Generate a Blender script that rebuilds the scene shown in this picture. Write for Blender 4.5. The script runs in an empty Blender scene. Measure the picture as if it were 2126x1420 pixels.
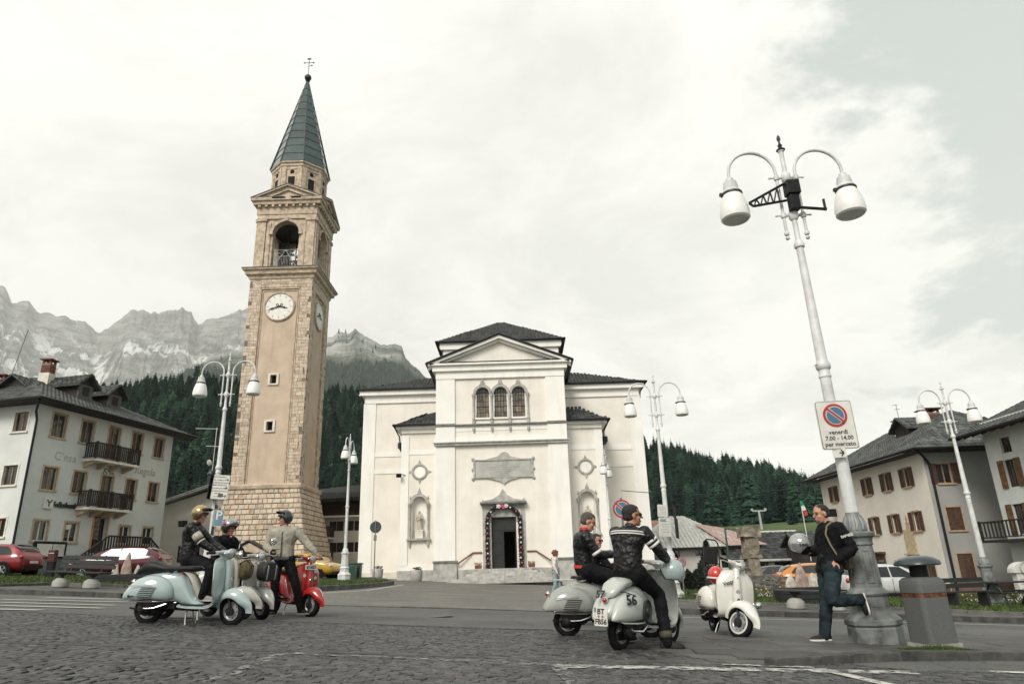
import bpy,bmesh,math,random
from mathutils import Vector,Matrix,noise as mnoise
random.seed(7)
PI = math.pi
S = bpy.context.scene
C = S.collection
rad = math.radians
# ------------------------------------------------------------------ camera
FPX = 1415.0
PITCH,ROLL,CAMH = rad(18.3),rad(1.78),1.0
cF = Vector((0,math.cos(PITCH),math.sin(PITCH)))
cR0 = Vector((1,0,0)); cU0 = Vector((0,-math.sin(PITCH),math.cos(PITCH)))
cX = cR0*math.cos(ROLL) - cU0*math.sin(ROLL)
cY = cR0*math.sin(ROLL) + cU0*math.cos(ROLL)
cam_d = bpy.data.cameras.new('camera'); cam = bpy.data.objects.new('camera',cam_d); C.objects.link(cam)
cam_d.sensor_width = 36; cam_d.lens = FPX/2126*36; cam_d.clip_end = 30000; cam_d.clip_start = 0.05
Mx = Matrix.Identity(4)
for i in range(3):
    Mx[i][0] = cX[i]; Mx[i][1] = cY[i]; Mx[i][2] = -cF[i]
Mx[2][3] = CAMH
cam.matrix_world = Mx
S.camera = cam
# ------------------------------------------------------------------ light
SUN_EL,SUN_AZ = rad(40),rad(204)     # azimuth clockwise from +Y: behind the camera, to its left
sun_d = bpy.data.lights.new('sun','SUN'); sun = bpy.data.objects.new('sun',sun_d); C.objects.link(sun)
sun_d.energy = 2.3; sun_d.angle = rad(24); sun_d.color = (1.0,.95,.87)
sd = Vector((math.sin(SUN_AZ)*math.cos(SUN_EL),math.cos(SUN_AZ)*math.cos(SUN_EL),math.sin(SUN_EL)))
sun.rotation_euler = (-sd).to_track_quat('-Z','Y').to_euler()
W = bpy.data.worlds.new("World"); S.world = W; W.use_nodes = True
nt = W.node_tree; nt.nodes.clear(); wn = nt.nodes.new; wl = nt.links.new
def wmath(op,a,b=None,clamp=False):
    n = wn('ShaderNodeMath'); n.operation = op; n.use_clamp = clamp
    for k,v in enumerate((a,b)):
        if v is None: continue
        if isinstance(v,(int,float)): n.inputs[k].default_value = v
        else: wl(v,n.inputs[k])
    return n.outputs[0]
out = wn('ShaderNodeOutputWorld'); bg = wn('ShaderNodeBackground'); wl(bg.outputs[0],out.inputs[0])
bg.inputs[1].default_value = 0.1
sky = wn('ShaderNodeTexSky'); sky.sky_type = 'NISHITA'; sky.sun_disc = False
sky.sun_elevation = SUN_EL; sky.sun_rotation = SUN_AZ; sky.air_density = 1.0; sky.dust_density = 3.0
tc = wn('ShaderNodeTexCoord')
sep = wn('ShaderNodeSeparateXYZ'); wl(tc.outputs['Generated'],sep.inputs[0])
# cloud layer: the view direction dropped onto a flat layer overhead
zz = wmath('MAXIMUM',wmath('ADD',sep.outputs[2],0.28),0.08)
cx_ = wmath('DIVIDE',sep.outputs[0],zz); cy_ = wmath('DIVIDE',sep.outputs[1],zz)
comb = wn('ShaderNodeCombineXYZ'); wl(cx_,comb.inputs[0]); wl(cy_,comb.inputs[1]); comb.inputs[2].default_value = 3.1
def wnoise(scale,detail,rough,dist=0.0,w=0.0):
    m = wn('ShaderNodeMapping'); m.inputs['Location'].default_value = (w,w*1.7,w*.3); wl(comb.outputs[0],m.inputs[0])
    n = wn('ShaderNodeTexNoise'); n.inputs['Scale'].default_value = scale; n.inputs['Detail'].default_value = detail
    n.inputs['Roughness'].default_value = rough; n.inputs['Distortion'].default_value = dist; wl(m.outputs[0],n.inputs['Vector'])
    return n.outputs[0]
n1 = wnoise(1.5,8,.6,.3,2.0)
n2 = wnoise(2.6,9,.62,.35,5.3)
n3 = wnoise(.8,4,.5,0,9.1)
n4 = wnoise(3.4,8,.6,.2,14.2)
# more breaks in the overcast towards one side of the sky (right of the church)
side = wmath('MULTIPLY',wmath('SUBTRACT',sep.outputs[0],0.21),0.74)
up = wmath('MULTIPLY',wmath('SUBTRACT',sep.outputs[2],0.42),0.22)
bias = wmath('ADD',wmath('MAXIMUM',side,-0.12),up)
cov = wmath('SUBTRACT',wmath('ADD',wmath('ADD',wmath('MULTIPLY',n1,.75),wmath('MULTIPLY',n4,.55)),wmath('SUBTRACT',wmath('MULTIPLY',n3,.3),.16)),bias)
mask = wn('ShaderNodeMapRange'); mask.interpolation_type = 'SMOOTHSTEP'; wl(cov,mask.inputs[0])
mask.inputs[1].default_value = .425; mask.inputs[2].default_value = .53
cr = wn('ShaderNodeValToRGB'); wl(n2,cr.inputs[0])
cr.color_ramp.elements[0].position = .38; cr.color_ramp.elements[0].color = (.77,.76,.71,1)
cr.color_ramp.elements[1].position = .58; cr.color_ramp.elements[1].color = (.98,.965,.91,1)
cs = wn('ShaderNodeVectorMath'); cs.operation = 'SCALE'; wl(cr.outputs[0],cs.inputs[0]); cs.inputs['Scale'].default_value = 10.0
# the thin high veil in the breaks: Nishita blue washed with pale grey
hz = wn('ShaderNodeMix'); hz.data_type = 'RGBA'; hz.inputs[0].default_value = .86
wl(sky.outputs[0],hz.inputs[6]); hz.inputs[7].default_value = (5.3,5.8,5.45,1)
mx = wn('ShaderNodeMix'); mx.data_type = 'RGBA'
wl(mask.outputs[0],mx.inputs[0]); wl(hz.outputs[2],mx.inputs[6]); wl(cs.outputs[0],mx.inputs[7])
wl(mx.outputs[2],bg.inputs[0])
S.view_settings.view_transform = 'Standard'; S.view_settings.look = 'None'
S.view_settings.exposure = 0.22; S.view_settings.gamma = 1.0; S.view_settings.use_curve_mapping = False
S.cycles.max_bounces = 6; S.cycles.volume_bounces = 1; S.cycles.diffuse_bounces = 3; S.cycles.glossy_bounces = 3
# ------------------------------------------------------------------ geometry helpers
def ray(px,py):
    u = (px-1063)/FPX; v = (710-py)/FPX
    return cF + cX*u + cY*v
def P(px,py,Y):
    d = ray(px,py); return Vector((0,0,CAMH)) + d*(Y/d.y)
def sstep(a,b,t):
    t = max(0.,min(1.,(t-a)/(b-a))); return t*t*(3-2*t)
def G(x,y):
    xx = max(-60.,min(60.,x))
    return -0.051*xx + 0.15*(1-sstep(9,20,y)) * sstep(-30,0,y)
def gp(px,py):
    """where the line of sight through a photo point meets the ground"""
    py = max(py,1178 - (px-1063)*.031 + 14)
    d = ray(px,py); lo,hi = 1.,400.
    for _ in range(60):
        m = (lo+hi)/2; p = Vector((0,0,CAMH)) + d*m
        if p.z > G(p.x,p.y): lo = m
        else: hi = m
    return Vector((0,0,CAMH)) + d*lo
class MB:
    def __init__(s): s.v = []; s.f = []; s.m = []; s.mi = 0; s.sm = []; s.smooth = False
    def add(s,vs,fs,smooth=None):
        o = len(s.v); s.v += [tuple(v) for v in vs]
        for f in fs:
            s.f.append(tuple(i+o for i in f)); s.m.append(s.mi); s.sm.append(s.smooth if smooth is None else smooth)
        return s
    def box(s,c,d,rz=0,ry=0,rx=0,taper=1.0):
        c = Vector(c); hx,hy,hz = d[0]/2,d[1]/2,d[2]/2
        R = Matrix.Rotation(rz,3,'Z') @ Matrix.Rotation(ry,3,'Y') @ Matrix.Rotation(rx,3,'X')
        vs = []
        for z in (-1,1):
            k = taper if z > 0 else 1
            for x,y in ((-1,-1),(1,-1),(1,1),(-1,1)):
                vs.append(c + R @ Vector((x*hx*k,y*hy*k,z*hz)))
        return s.add(vs,[(0,3,2,1),(4,5,6,7),(0,1,5,4),(1,2,6,5),(2,3,7,6),(3,0,4,7)],False)
    def bx(s,x0,x1,y0,y1,z0,z1): return s.box(((x0+x1)/2,(y0+y1)/2,(z0+z1)/2),(x1-x0,y1-y0,z1-z0))
    def rings(s,rs,cap=True,closed=True,smooth=True,loop=False):
        n = len(rs[0]); vs = [p for r in rs for p in r]; fs = []
        K = len(rs) if loop else len(rs)-1
        for i in range(K):
            a = i*n; b = ((i+1) % len(rs))*n
            for j in range(n if closed else n-1):
                k = (j+1) % n; fs.append((a+j,a+k,b+k,b+j))
        s.add(vs,fs,smooth)
        if cap and closed and not loop:
            o = len(s.v)-len(vs)
            s.f.append(tuple(o+j for j in reversed(range(n)))); s.m.append(s.mi); s.sm.append(False)
            s.f.append(tuple(o+(len(rs)-1)*n+j for j in range(n))); s.m.append(s.mi); s.sm.append(False)
        return s
    def tube(s,pts,r,n=8,cap=True,flat=1.0):
        pts = [Vector(p) for p in pts]; rr = r if isinstance(r,(list,tuple)) else [r]*len(pts)
        rs = []; up = None
        for i,p in enumerate(pts):
            t = (pts[min(i+1,len(pts)-1)] - pts[max(i-1,0)]).normalized()
            if up is None:
                up = Vector((0,0,1)) if abs(t.z) < .9 else Vector((1,0,0))
            a = (up - t*up.dot(t))
            a = a.normalized() if a.length > 1e-6 else t.orthogonal().normalized()
            b = t.cross(a); up = a
            rs.append([p + (a*math.cos(2*PI*k/n) + b*math.sin(2*PI*k/n)*flat)*rr[i] for k in range(n)])
        return s.rings(rs,cap)
    def lathe(s,prof,o=(0,0,0),ax=(0,0,1),n=16,cap=True,rot=0,smooth=True):
        ax = Vector(ax).normalized(); a = Vector((1,0,0)) if abs(ax.x) < .9 else Vector((0,1,0))
        a = (a - ax*a.dot(ax)).normalized(); b = ax.cross(a); o = Vector(o)
        rs = [[o + ax*z + (a*math.cos(rot+2*PI*k/n) + b*math.sin(rot+2*PI*k/n))*max(r,1e-4) for k in range(n)] for r,z in prof]
        return s.rings(rs,cap,smooth=smooth)
    def sphere(s,c,r,n=12,m=8,R=None):
        c = Vector(c); r = Vector(r) if not isinstance(r,(int,float)) else Vector((r,r,r))
        rs = []
        for i in range(m+1):
            t = -PI/2 + PI*i/m; t = max(-PI/2+.02,min(PI/2-.02,t)); ring = []
            for k in range(n):
                a = 2*PI*k/n; q = Vector((math.cos(t)*math.cos(a)*r.x,math.cos(t)*math.sin(a)*r.y,math.sin(t)*r.z))
                ring.append(c + (R @ q if R else q))
            rs.append(ring)
        return s.rings(rs,True)
    def prism(s,poly,d0,d1,fr=None,smooth=False):
        """poly (u,v) extruded along w from d0 to d1; fr maps (u,v,w) to a point"""
        fr = fr or (lambda u,v,w: (u,w,v)); n = len(poly)
        vs = [fr(u,v,d0) for u,v in poly] + [fr(u,v,d1) for u,v in poly]
        fs = [tuple(range(n)),tuple(reversed(range(n,2*n)))] + [(i+n,(i+1) % n + n,(i+1) % n,i) for i in range(n)]
        return s.add(vs,fs,smooth)
    def build(s,name,mats,parent=None,bev=0,recalc=True,loc=None,angle=38,sub=0):
        me = bpy.data.meshes.new(name); me.from_pydata(s.v,[],s.f)
        mats = mats if isinstance(mats,(list,tuple)) else [mats]
        for m in mats: me.materials.append(m)
        if len(mats) > 1: me.polygons.foreach_set('material_index',s.m)
        me.polygons.foreach_set('use_smooth',s.sm)
        if recalc:
            bm = bmesh.new(); bm.from_mesh(me); bmesh.ops.recalc_face_normals(bm,faces=bm.faces); bm.to_mesh(me); bm.free()
        if any(s.sm): me.set_sharp_from_angle(angle=rad(angle))
        me.update()
        o = bpy.data.objects.new(name,me); C.objects.link(o)
        if parent is not None: o.parent = parent
        if loc is not None: o.location = loc
        if bev:
            b = o.modifiers.new('b','BEVEL'); b.width = bev; b.segments = 2; b.limit_method = 'ANGLE'; b.angle_limit = rad(40)
        if sub:
            b = o.modifiers.new('s','SUBSURF'); b.levels = sub; b.render_levels = sub
        return o
def tag(o,label=None,cat=None,group=None,kind=None):
    if label: o['label'] = label
    if cat: o['category'] = cat
    if group: o['group'] = group
    if kind: o['kind'] = kind
    return o
def thing(name,label,cat,loc=(0,0,0),rz=0,group=None):
    o = bpy.data.objects.new(name,None); C.objects.link(o); o.location = loc; o.rotation_euler = (0,0,rz)
    o.empty_display_size = .1
    return tag(o,label,cat,group)
def copy_tree(o,parent=None):
    c = o.copy(); C.objects.link(c); c.parent = parent
    for ch in list(o.children): copy_tree(ch,c)
    return c
def put(mesh_obj,name,parent,loc,rz=0,sc=None,rot=None,mat=None):
    """another object on the same mesh"""
    o = bpy.data.objects.new(name,mesh_obj.data if hasattr(mesh_obj,'data') else mesh_obj); C.objects.link(o); o.parent = parent
    o.location = loc; o.rotation_euler = rot or (0,0,rz)
    if sc: o.scale = sc
    return o
# ------------------------------------------------------------------ materials
MATS = {}
def mat(name,col,rough=.7,metal=0.,var=.12,scale=3.,bump=.0,bscale=None,col2=None,isl=0.,spec=.5,coat=0.,
        streak=0.,detail=6,dirt=None,trans=0.,objv=0.):
    """one procedural material: base colour broken by two noises, per-piece variation, optional bump"""
    if name in MATS: return MATS[name]
    m = bpy.data.materials.new(name); m.use_nodes = True; t = m.node_tree; t.nodes.clear(); N = t.nodes.new; L = t.links.new
    o = N('ShaderNodeOutputMaterial'); b = N('ShaderNodeBsdfPrincipled'); L(b.outputs[0],o.inputs[0])
    b.inputs['Roughness'].default_value = rough; b.inputs['Metallic'].default_value = metal
    b.inputs['Specular IOR Level'].default_value = spec
    b.inputs['Coat Weight'].default_value = coat; b.inputs['Coat Roughness'].default_value = .08
    b.inputs['Transmission Weight'].default_value = trans
    tc = N('ShaderNodeTexCoord')
    def noise(sc,det=detail,vec=None):
        n = N('ShaderNodeTexNoise'); n.inputs['Scale'].default_value = sc; n.inputs['Detail'].default_value = det
        n.inputs['Roughness'].default_value = .6; L(vec or tc.outputs['Object'],n.inputs['Vector']); return n.outputs[0]
    n1 = noise(scale)
    c2 = col2 or tuple(max(0,c*(1-2.2*var)) for c in col)
    hi = tuple(min(1,c*(1+var)) for c in col)
    cr = N('ShaderNodeValToRGB'); cr.color_ramp.elements[0].position = .32; cr.color_ramp.elements[1].position = .66
    cr.color_ramp.elements[0].color = (*c2,1); cr.color_ramp.elements[1].color = (*hi,1); L(n1,cr.inputs[0])
    last = cr.outputs[0]
    if streak:
        mp = N('ShaderNodeMapping'); mp.inputs['Scale'].default_value = (1,1,.12); L(tc.outputs['Object'],mp.inputs[0])
        ns = noise(1.7,5,mp.outputs[0])
        rr = N('ShaderNodeMapRange'); L(ns,rr.inputs[0]); rr.inputs[1].default_value = .5; rr.inputs[2].default_value = .75
        rr.inputs[3].default_value = 0; rr.inputs[4].default_value = streak
        mxx = N('ShaderNodeMix'); mxx.data_type = 'RGBA'; L(rr.outputs[0],mxx.inputs[0]); L(last,mxx.inputs[6])
        mxx.inputs[7].default_value = (*(dirt or (.12,.11,.09)),1); last = mxx.outputs[2]
    elif dirt:
        nd = noise(scale*.37,8)
        rr = N('ShaderNodeMapRange'); L(nd,rr.inputs[0]); rr.inputs[1].default_value = .52; rr.inputs[2].default_value = .68
        rr.inputs[4].default_value = .7
        mxx = N('ShaderNodeMix'); mxx.data_type = 'RGBA'; L(rr.outputs[0],mxx.inputs[0]); L(last,mxx.inputs[6])
        mxx.inputs[7].default_value = (*dirt,1); last = mxx.outputs[2]
    if isl:
        ge = N('ShaderNodeNewGeometry'); oi = N('ShaderNodeObjectInfo')
        ad = N('ShaderNodeMath'); ad.operation = 'ADD'; L(ge.outputs['Random Per Island'],ad.inputs[0]); L(oi.outputs['Random'],ad.inputs[1])
        fr = N('ShaderNodeMath'); fr.operation = 'FRACT'; L(ad.outputs[0],fr.inputs[0])
        r2 = N('ShaderNodeMapRange'); L(fr.outputs[0],r2.inputs[0]); r2.inputs[3].default_value = 1-isl; r2.inputs[4].default_value = 1+isl*.8
        sc_ = N('ShaderNodeVectorMath'); sc_.operation = 'SCALE'; L(last,sc_.inputs[0]); L(r2.outputs[0],sc_.inputs['Scale']); last = sc_.outputs[0]
    if objv:
        oi2 = N('ShaderNodeObjectInfo'); r3 = N('ShaderNodeMapRange'); L(oi2.outputs['Random'],r3.inputs[0]); r3.inputs[3].default_value = 1-objv; r3.inputs[4].default_value = 1+objv
        s3_ = N('ShaderNodeVectorMath'); s3_.operation = 'SCALE'; L(last,s3_.inputs[0]); L(r3.outputs[0],s3_.inputs['Scale']); last = s3_.outputs[0]
    L(last,b.inputs['Base Color'])
    if bump:
        bn = noise(bscale or scale*4,5); bp = N('ShaderNodeBump'); bp.inputs['Strength'].default_value = bump
        bp.inputs['Distance'].default_value = .02; L(bn,bp.inputs['Height']); L(bp.outputs[0],b.inputs['Normal'])
    if rough > .15 and rough < .9:
        nr = noise(scale*1.7,4); mr = N('ShaderNodeMapRange'); L(nr,mr.inputs[0]); mr.inputs[3].default_value = max(.02,rough*.75); mr.inputs[4].default_value = min(1,rough*1.25)
        L(mr.outputs[0],b.inputs['Roughness'])
    MATS[name] = m; return m
def glassy(name,tint=(.02,.025,.025),rough=.06):
    return mat(name,tint,rough,0,.3,1.5,spec=.8)
def text_obj(name,s,size,m,parent,loc,rot,ext=.002,align='CENTER',font_sy=1.0,bold=0,space=1.0):
    cu = bpy.data.curves.new(name,'FONT'); cu.body = s; cu.size = size; cu.extrude = ext; cu.align_x = align; cu.align_y = 'CENTER'
    cu.resolution_u = 2; cu.offset = bold; cu.space_character = space
    cu.fill_mode = 'BOTH'; t_ = bpy.data.objects.new(name+'_t',cu); C.objects.link(t_)
    me = bpy.data.meshes.new_from_object(t_); bpy.data.objects.remove(t_); me.name = name; me.materials.clear(); me.materials.append(m)
    o = bpy.data.objects.new(name,me); C.objects.link(o); o.parent = parent
    o.location = loc; o.rotation_euler = rot; o.scale = (1,font_sy,1); return o
M_ = {}
M_['white_paint'] = mat('white_paint',(.72,.72,.69),.45,0,.08,5,dirt=(.42,.40,.36))
M_['black_metal'] = mat('black_metal',(.012,.013,.014),.5,.1,.2,8,spec=.25)
M_['dark_metal'] = mat('dark_metal',(.05,.055,.058),.45,.6,.2,6)
M_['chrome'] = mat('chrome',(.72,.73,.72),.16,1.,.05,8)
M_['rubber'] = mat('rubber',(.009,.009,.010),.8,0,.2,10,bump=.2,spec=.2)
M_['glass'] = glassy('dark_glass')
M_['black'] = mat('deep_black',(.006,.006,.007),.9,0,.1,4)
M_['red_brick'] = mat('red_brick',(.17,.06,.042),.85,0,.25,6,bump=.3,isl=.3)
# ================================================================== ground, hills, mountains
def struct(name,o,label=None):
    o['kind'] = 'structure'; return o
def sheet(name,poly,m,dz,step=None,kind='structure',parent=None,thick=0,inset=0):
    """a polygon (x,y) draped on the ground; triangulated on a grid so it follows it"""
    bm = bmesh.new(); vs = [bm.verts.new((x,y,0)) for x,y in poly]; f = bm.faces.new(vs)
    step = step or 3.0
    xs = [p[0] for p in poly]; ys = [p[1] for p in poly]
    def cuts(lo,hi,ax):
        k = math.ceil(lo/step)*step
        while k < hi:
            co = Vector((k,0,0)) if ax == 0 else Vector((0,k,0)); no = Vector((1,0,0)) if ax == 0 else Vector((0,1,0))
            bmesh.ops.bisect_plane(bm,geom=bm.verts[:]+bm.edges[:]+bm.faces[:],plane_co=co,plane_no=no); k += step
    bmesh.ops.triangulate(bm,faces=bm.faces[:])
    cuts(min(xs),max(xs),0); cuts(min(ys),max(ys),1)
    for v in bm.verts: v.co.z = G(v.co.x,v.co.y)+dz
    if thick:
        n0 = len(poly)
        bm.normal_update()
        be = [e for e in bm.edges if e.is_boundary]
        r = bmesh.ops.extrude_edge_only(bm,edges=be)
        for v in [g for g in r['geom'] if isinstance(g,bmesh.types.BMVert)]: v.co.z -= thick
    bm.normal_update()
    for f in bm.faces:
        if f.normal.z < -.5: f.normal_flip()
    me = bpy.data.meshes.new(name); bm.to_mesh(me); bm.free(); me.materials.append(m)
    o = bpy.data.objects.new(name,me); C.objects.link(o); o.parent = parent
    if kind: o['kind'] = kind
    return o
def ground_mat(name,kind):
    m = bpy.data.materials.new(name); m.use_nodes = True; t = m.node_tree; b = t.nodes['Principled BSDF']; N = t.nodes.new; L = t.links.new
    tc = N('ShaderNodeTexCoord')
    def noise(sc,det=6,r=.6,vec=None):
        n = N('ShaderNodeTexNoise'); n.inputs['Scale'].default_value = sc; n.inputs['Detail'].default_value = det
        n.inputs['Roughness'].default_value = r; L(vec or tc.outputs['Object'],n.inputs['Vector']); return n.outputs[0]
    def ramp(src,a,ca,bb,cb):
        r = N('ShaderNodeValToRGB'); r.color_ramp.elements[0].position = a; r.color_ramp.elements[0].color = (*ca,1)
        r.color_ramp.elements[1].position = bb; r.color_ramp.elements[1].color = (*cb,1); L(src,r.inputs[0]); return r.outputs[0]
    def mixc(f,a,c,mode='MIX'):
        x = N('ShaderNodeMix'); x.data_type = 'RGBA'; x.blend_type = mode
        if isinstance(f,float): x.inputs[0].default_value = f
        else: L(f,x.inputs[0])
        L(a,x.inputs[6])
        if isinstance(c,tuple): x.inputs[7].default_value = (*c,1)
        else: L(c,x.inputs[7])
        return x.outputs[2]
    bp = N('ShaderNodeBump'); bp.inputs['Distance'].default_value = .02
    if kind == 'asphalt':
        base = ramp(noise(.35,5),.3,(.080,.083,.079),.68,(.155,.156,.147))
        grit = ramp(noise(70,3,.8),.35,(.35,.35,.35),.7,(1.65,1.65,1.65))
        col = mixc(1.0,base,grit,'MULTIPLY')
        # thin cracks and patches
        v = N('ShaderNodeTexVoronoi'); v.feature = 'DISTANCE_TO_EDGE'; v.inputs['Scale'].default_value = .45; v.inputs['Randomness'].default_value = 1
        nn = N('ShaderNodeTexNoise'); nn.inputs['Scale'].default_value = 1.5; nn.inputs['Detail'].default_value = 6; L(tc.outputs['Object'],nn.inputs['Vector'])
        ad = N('ShaderNodeVectorMath'); ad.operation = 'ADD'; L(tc.outputs['Object'],ad.inputs[0]); L(nn.outputs['Color'],ad.inputs[1]); L(ad.outputs[0],v.inputs['Vector'])
        cr = N('ShaderNodeMapRange'); L(v.outputs['Distance'],cr.inputs[0]); cr.inputs[1].default_value = .004; cr.inputs[2].default_value = .010; cr.inputs[3].default_value = .55; cr.inputs[4].default_value = 0
        col = mixc(cr.outputs[0],col,(.03,.03,.03))
        L(noise(90,2,.8),bp.inputs['Height']); bp.inputs['Strength'].default_value = .8
        b.inputs['Roughness'].default_value = .82
    elif kind == 'setts':
        mp = N('ShaderNodeMapping'); L(tc.outputs['Object'],mp.inputs[0])
        nn = N('ShaderNodeTexNoise'); nn.inputs['Scale'].default_value = .8; nn.inputs['Detail'].default_value = 2; L(tc.outputs['Object'],nn.inputs['Vector'])
        sc = N('ShaderNodeVectorMath'); sc.operation = 'SCALE'; L(nn.outputs['Color'],sc.inputs[0]); sc.inputs['Scale'].default_value = .5
        ad = N('ShaderNodeVectorMath'); ad.operation = 'ADD'; L(tc.outputs['Object'],ad.inputs[0]); L(sc.outputs[0],ad.inputs[1])
        br = N('ShaderNodeTexBrick'); L(ad.outputs[0],br.inputs['Vector']); br.inputs['Scale'].default_value = 1.0
        br.inputs['Brick Width'].default_value = .15; br.inputs['Row Height'].default_value = .12; br.inputs['Mortar Size'].default_value = .012
        br.inputs['Color1'].default_value = (.13,.125,.115,1); br.inputs['Color2'].default_value = (.20,.19,.175,1); br.inputs['Mortar'].default_value = (.06,.057,.05,1)
        col = mixc(1.0,br.outputs[0],ramp(noise(.5,6),.3,(.75,.75,.75),.7,(1.25,1.24,1.2)),'MULTIPLY')
        L(br.outputs['Fac'],bp.inputs['Height']); bp.invert = True; bp.inputs['Strength'].default_value = .8
        b.inputs['Roughness'].default_value = .75
    elif kind == 'grass':
        col = ramp(noise(.9,8,.7),.3,(.028,.042,.013),.7,(.075,.098,.032))
        col = mixc(1.0,col,ramp(noise(25,5,.8),.3,(.55,.55,.5),.7,(1.5,1.5,1.3)),'MULTIPLY')
        L(noise(60,5,.8),bp.inputs['Height']); bp.inputs['Strength'].default_value = 1.0; bp.inputs['Distance'].default_value = .06
        b.inputs['Roughness'].default_value = .95
    elif kind == 'meadow':
        col = ramp(noise(.05,6,.6),.3,(.040,.070,.020),.7,(.085,.125,.038))
        L(noise(1.2,5,.8),bp.inputs['Height']); bp.inputs['Strength'].default_value = .6; bp.inputs['Distance'].default_value = .4
        b.inputs['Roughness'].default_value = .95
    elif kind == 'slabs':
        br = N('ShaderNodeTexBrick'); L(tc.outputs['Object'],br.inputs['Vector']); br.inputs['Scale'].default_value = 1.0
        br.inputs['Brick Width'].default_value = .8; br.inputs['Row Height'].default_value = .45; br.inputs['Mortar Size'].default_value = .01
        br.inputs['Color1'].default_value = (.075,.075,.07,1); br.inputs['Color2'].default_value = (.10,.10,.092,1); br.inputs['Mortar'].default_value = (.03,.03,.027,1)
        col = mixc(1.0,br.outputs[0],ramp(noise(1.3,8,.7),.3,(.6,.6,.6),.7,(1.35,1.33,1.3)),'MULTIPLY')
        L(noise(14,6,.75),bp.inputs['Height']); bp.inputs['Strength'].default_value = .5
        b.inputs['Roughness'].default_value = .8
    elif kind == 'bed':
        col = ramp(noise(9,6,.7),.42,(.014,.015,.015),.62,(.20,.20,.185))
        L(noise(30,5,.8),bp.inputs['Height']); bp.inputs['Strength'].default_value = .8; b.inputs['Roughness'].default_value = .9
    L(col,b.inputs['Base Color']); L(bp.outputs[0],b.inputs['Normal'])
    return m
GM = {k: ground_mat(k,k) for k in ('asphalt','setts','grass','meadow','slabs','bed')}
def worn_paint(name,thr,col=(.62,.62,.58)):
    """paint rubbed away to the setts underneath"""
    m = bpy.data.materials.new(name); m.use_nodes = True; t = m.node_tree; b = t.nodes['Principled BSDF']; N = t.nodes.new; L = t.links.new
    tc = N('ShaderNodeTexCoord'); n = N('ShaderNodeTexNoise'); n.inputs['Scale'].default_value = 7; n.inputs['Detail'].default_value = 9; n.inputs['Roughness'].default_value = .72
    L(tc.outputs['Object'],n.inputs['Vector'])
    r = N('ShaderNodeMapRange'); r.inputs[1].default_value = thr-.05; r.inputs[2].default_value = thr+.05; L(n.outputs[0],r.inputs[0])
    b.inputs['Base Color'].default_value = (*col,1); b.inputs['Roughness'].default_value = .7
    L(r.outputs[0],b.inputs['Alpha']); return m
# --- the base ground: polar sheet out to the hills
bm_ = MB()
radii = [0.01,1,2,3,4,5,6,7,8,9,10,12,14,16,18,20,24,30,38,50,65,85,110,140,180]
NA = 120
bm_.rings([[(r*math.sin(2*PI*k/NA),r*math.cos(2*PI*k/NA),G(r*math.sin(2*PI*k/NA),r*math.cos(2*PI*k/NA))-.004) for k in range(NA)] for r in radii],cap=False)
ground = bm_.build('ground',GM['asphalt'],recalc=False); ground['kind'] = 'structure'
for p in ground.data.polygons[:1]: pass
import bmesh as _b
_bm = _b.new(); _bm.from_mesh(ground.data)
for f in _bm.faces:
    if f.normal.z < 0: f.normal_flip()
_bm.to_mesh(ground.data); _bm.free()
# hills: azimuth-dependent profile -------------------------------------------------
def az(px,py):
    d = ray(px,py); h = math.hypot(d.x,d.y); return math.atan2(d.x,d.y),d.z/h
NEAR_RIDGE = [(-900,900),(-300,800),(0,800),(190,788),(250,786),(320,783),(380,778),(440,775),(520,778),(620,784),(675,790),(750,795),(860,812),(1000,850),(1200,880),
              (1325,893),(1340,903),(1380,915),(1430,930),(1480,945),(1520,950),(1560,960),(1620,970),(1660,983),(1690,998),(1800,1010),(2126,1010),(2700,1000)]
def prof(tab):
    a = [az(*q) for q in tab]
    def fn(t):
        if t <= a[0][0]: return a[0][1]
        if t >= a[-1][0]: return a[-1][1]
        for i in range(len(a)-1):
            if a[i][0] <= t <= a[i+1][0]:
                k = (t-a[i][0])/max(1e-9,a[i+1][0]-a[i][0]); return a[i][1]*(1-k)+a[i+1][1]*k
    return fn
ridge_n = prof(NEAR_RIDGE)
TREE_H = 11.0
RR = 430.0
def hill_h(t,r):
    """ground height on the near wooded hill, by azimuth and distance"""
    e = ridge_n(t)
    top = CAMH + e*RR - TREE_H*.9
    lo = -0.051*max(-60,min(60,140*math.sin(t)))
    right = sstep(-.02,.15,t)
    tl = 11.5*right + 9.5*(1-right)           # height where the trees begin
    if r < 120: h = lo
    elif r < 235: h = lo + (tl-lo)*sstep(105,245,r)
    elif r < RR: h = tl + (top-tl)*((r-235)/(RR-235))**1.0
    else: h = top - (r-RR)*.18
    if r < 120: h = lo
    x = r*math.sin(t); y = r*math.cos(t)
    if r > 150: h += 2.5*mnoise.noise((x*.013,y*.013,2.))*min(1,(r-150)/80)
    return h
mb = MB(); rs = []
rl = [118,140,150,165,180,195,210,225,240,255,270,300,340,380,410,430,470,560,700]
tl = [-2.2+4.4*i/220 for i in range(221)]
for r in rl: rs.append([(r*math.sin(t),r*math.cos(t),hill_h(t,r)-(1.2 if r < 130 else 0)) for t in tl])
mb.rings(rs,cap=False,closed=False)
hill = mb.build('hillside',GM['meadow'],recalc=False); hill['kind'] = 'structure'
_bm = _b.new(); _bm.from_mesh(hill.data)
for f in _bm.faces:
    if f.normal.z < 0: f.normal_flip()
_bm.to_mesh(hill.data); _bm.free()
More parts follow.
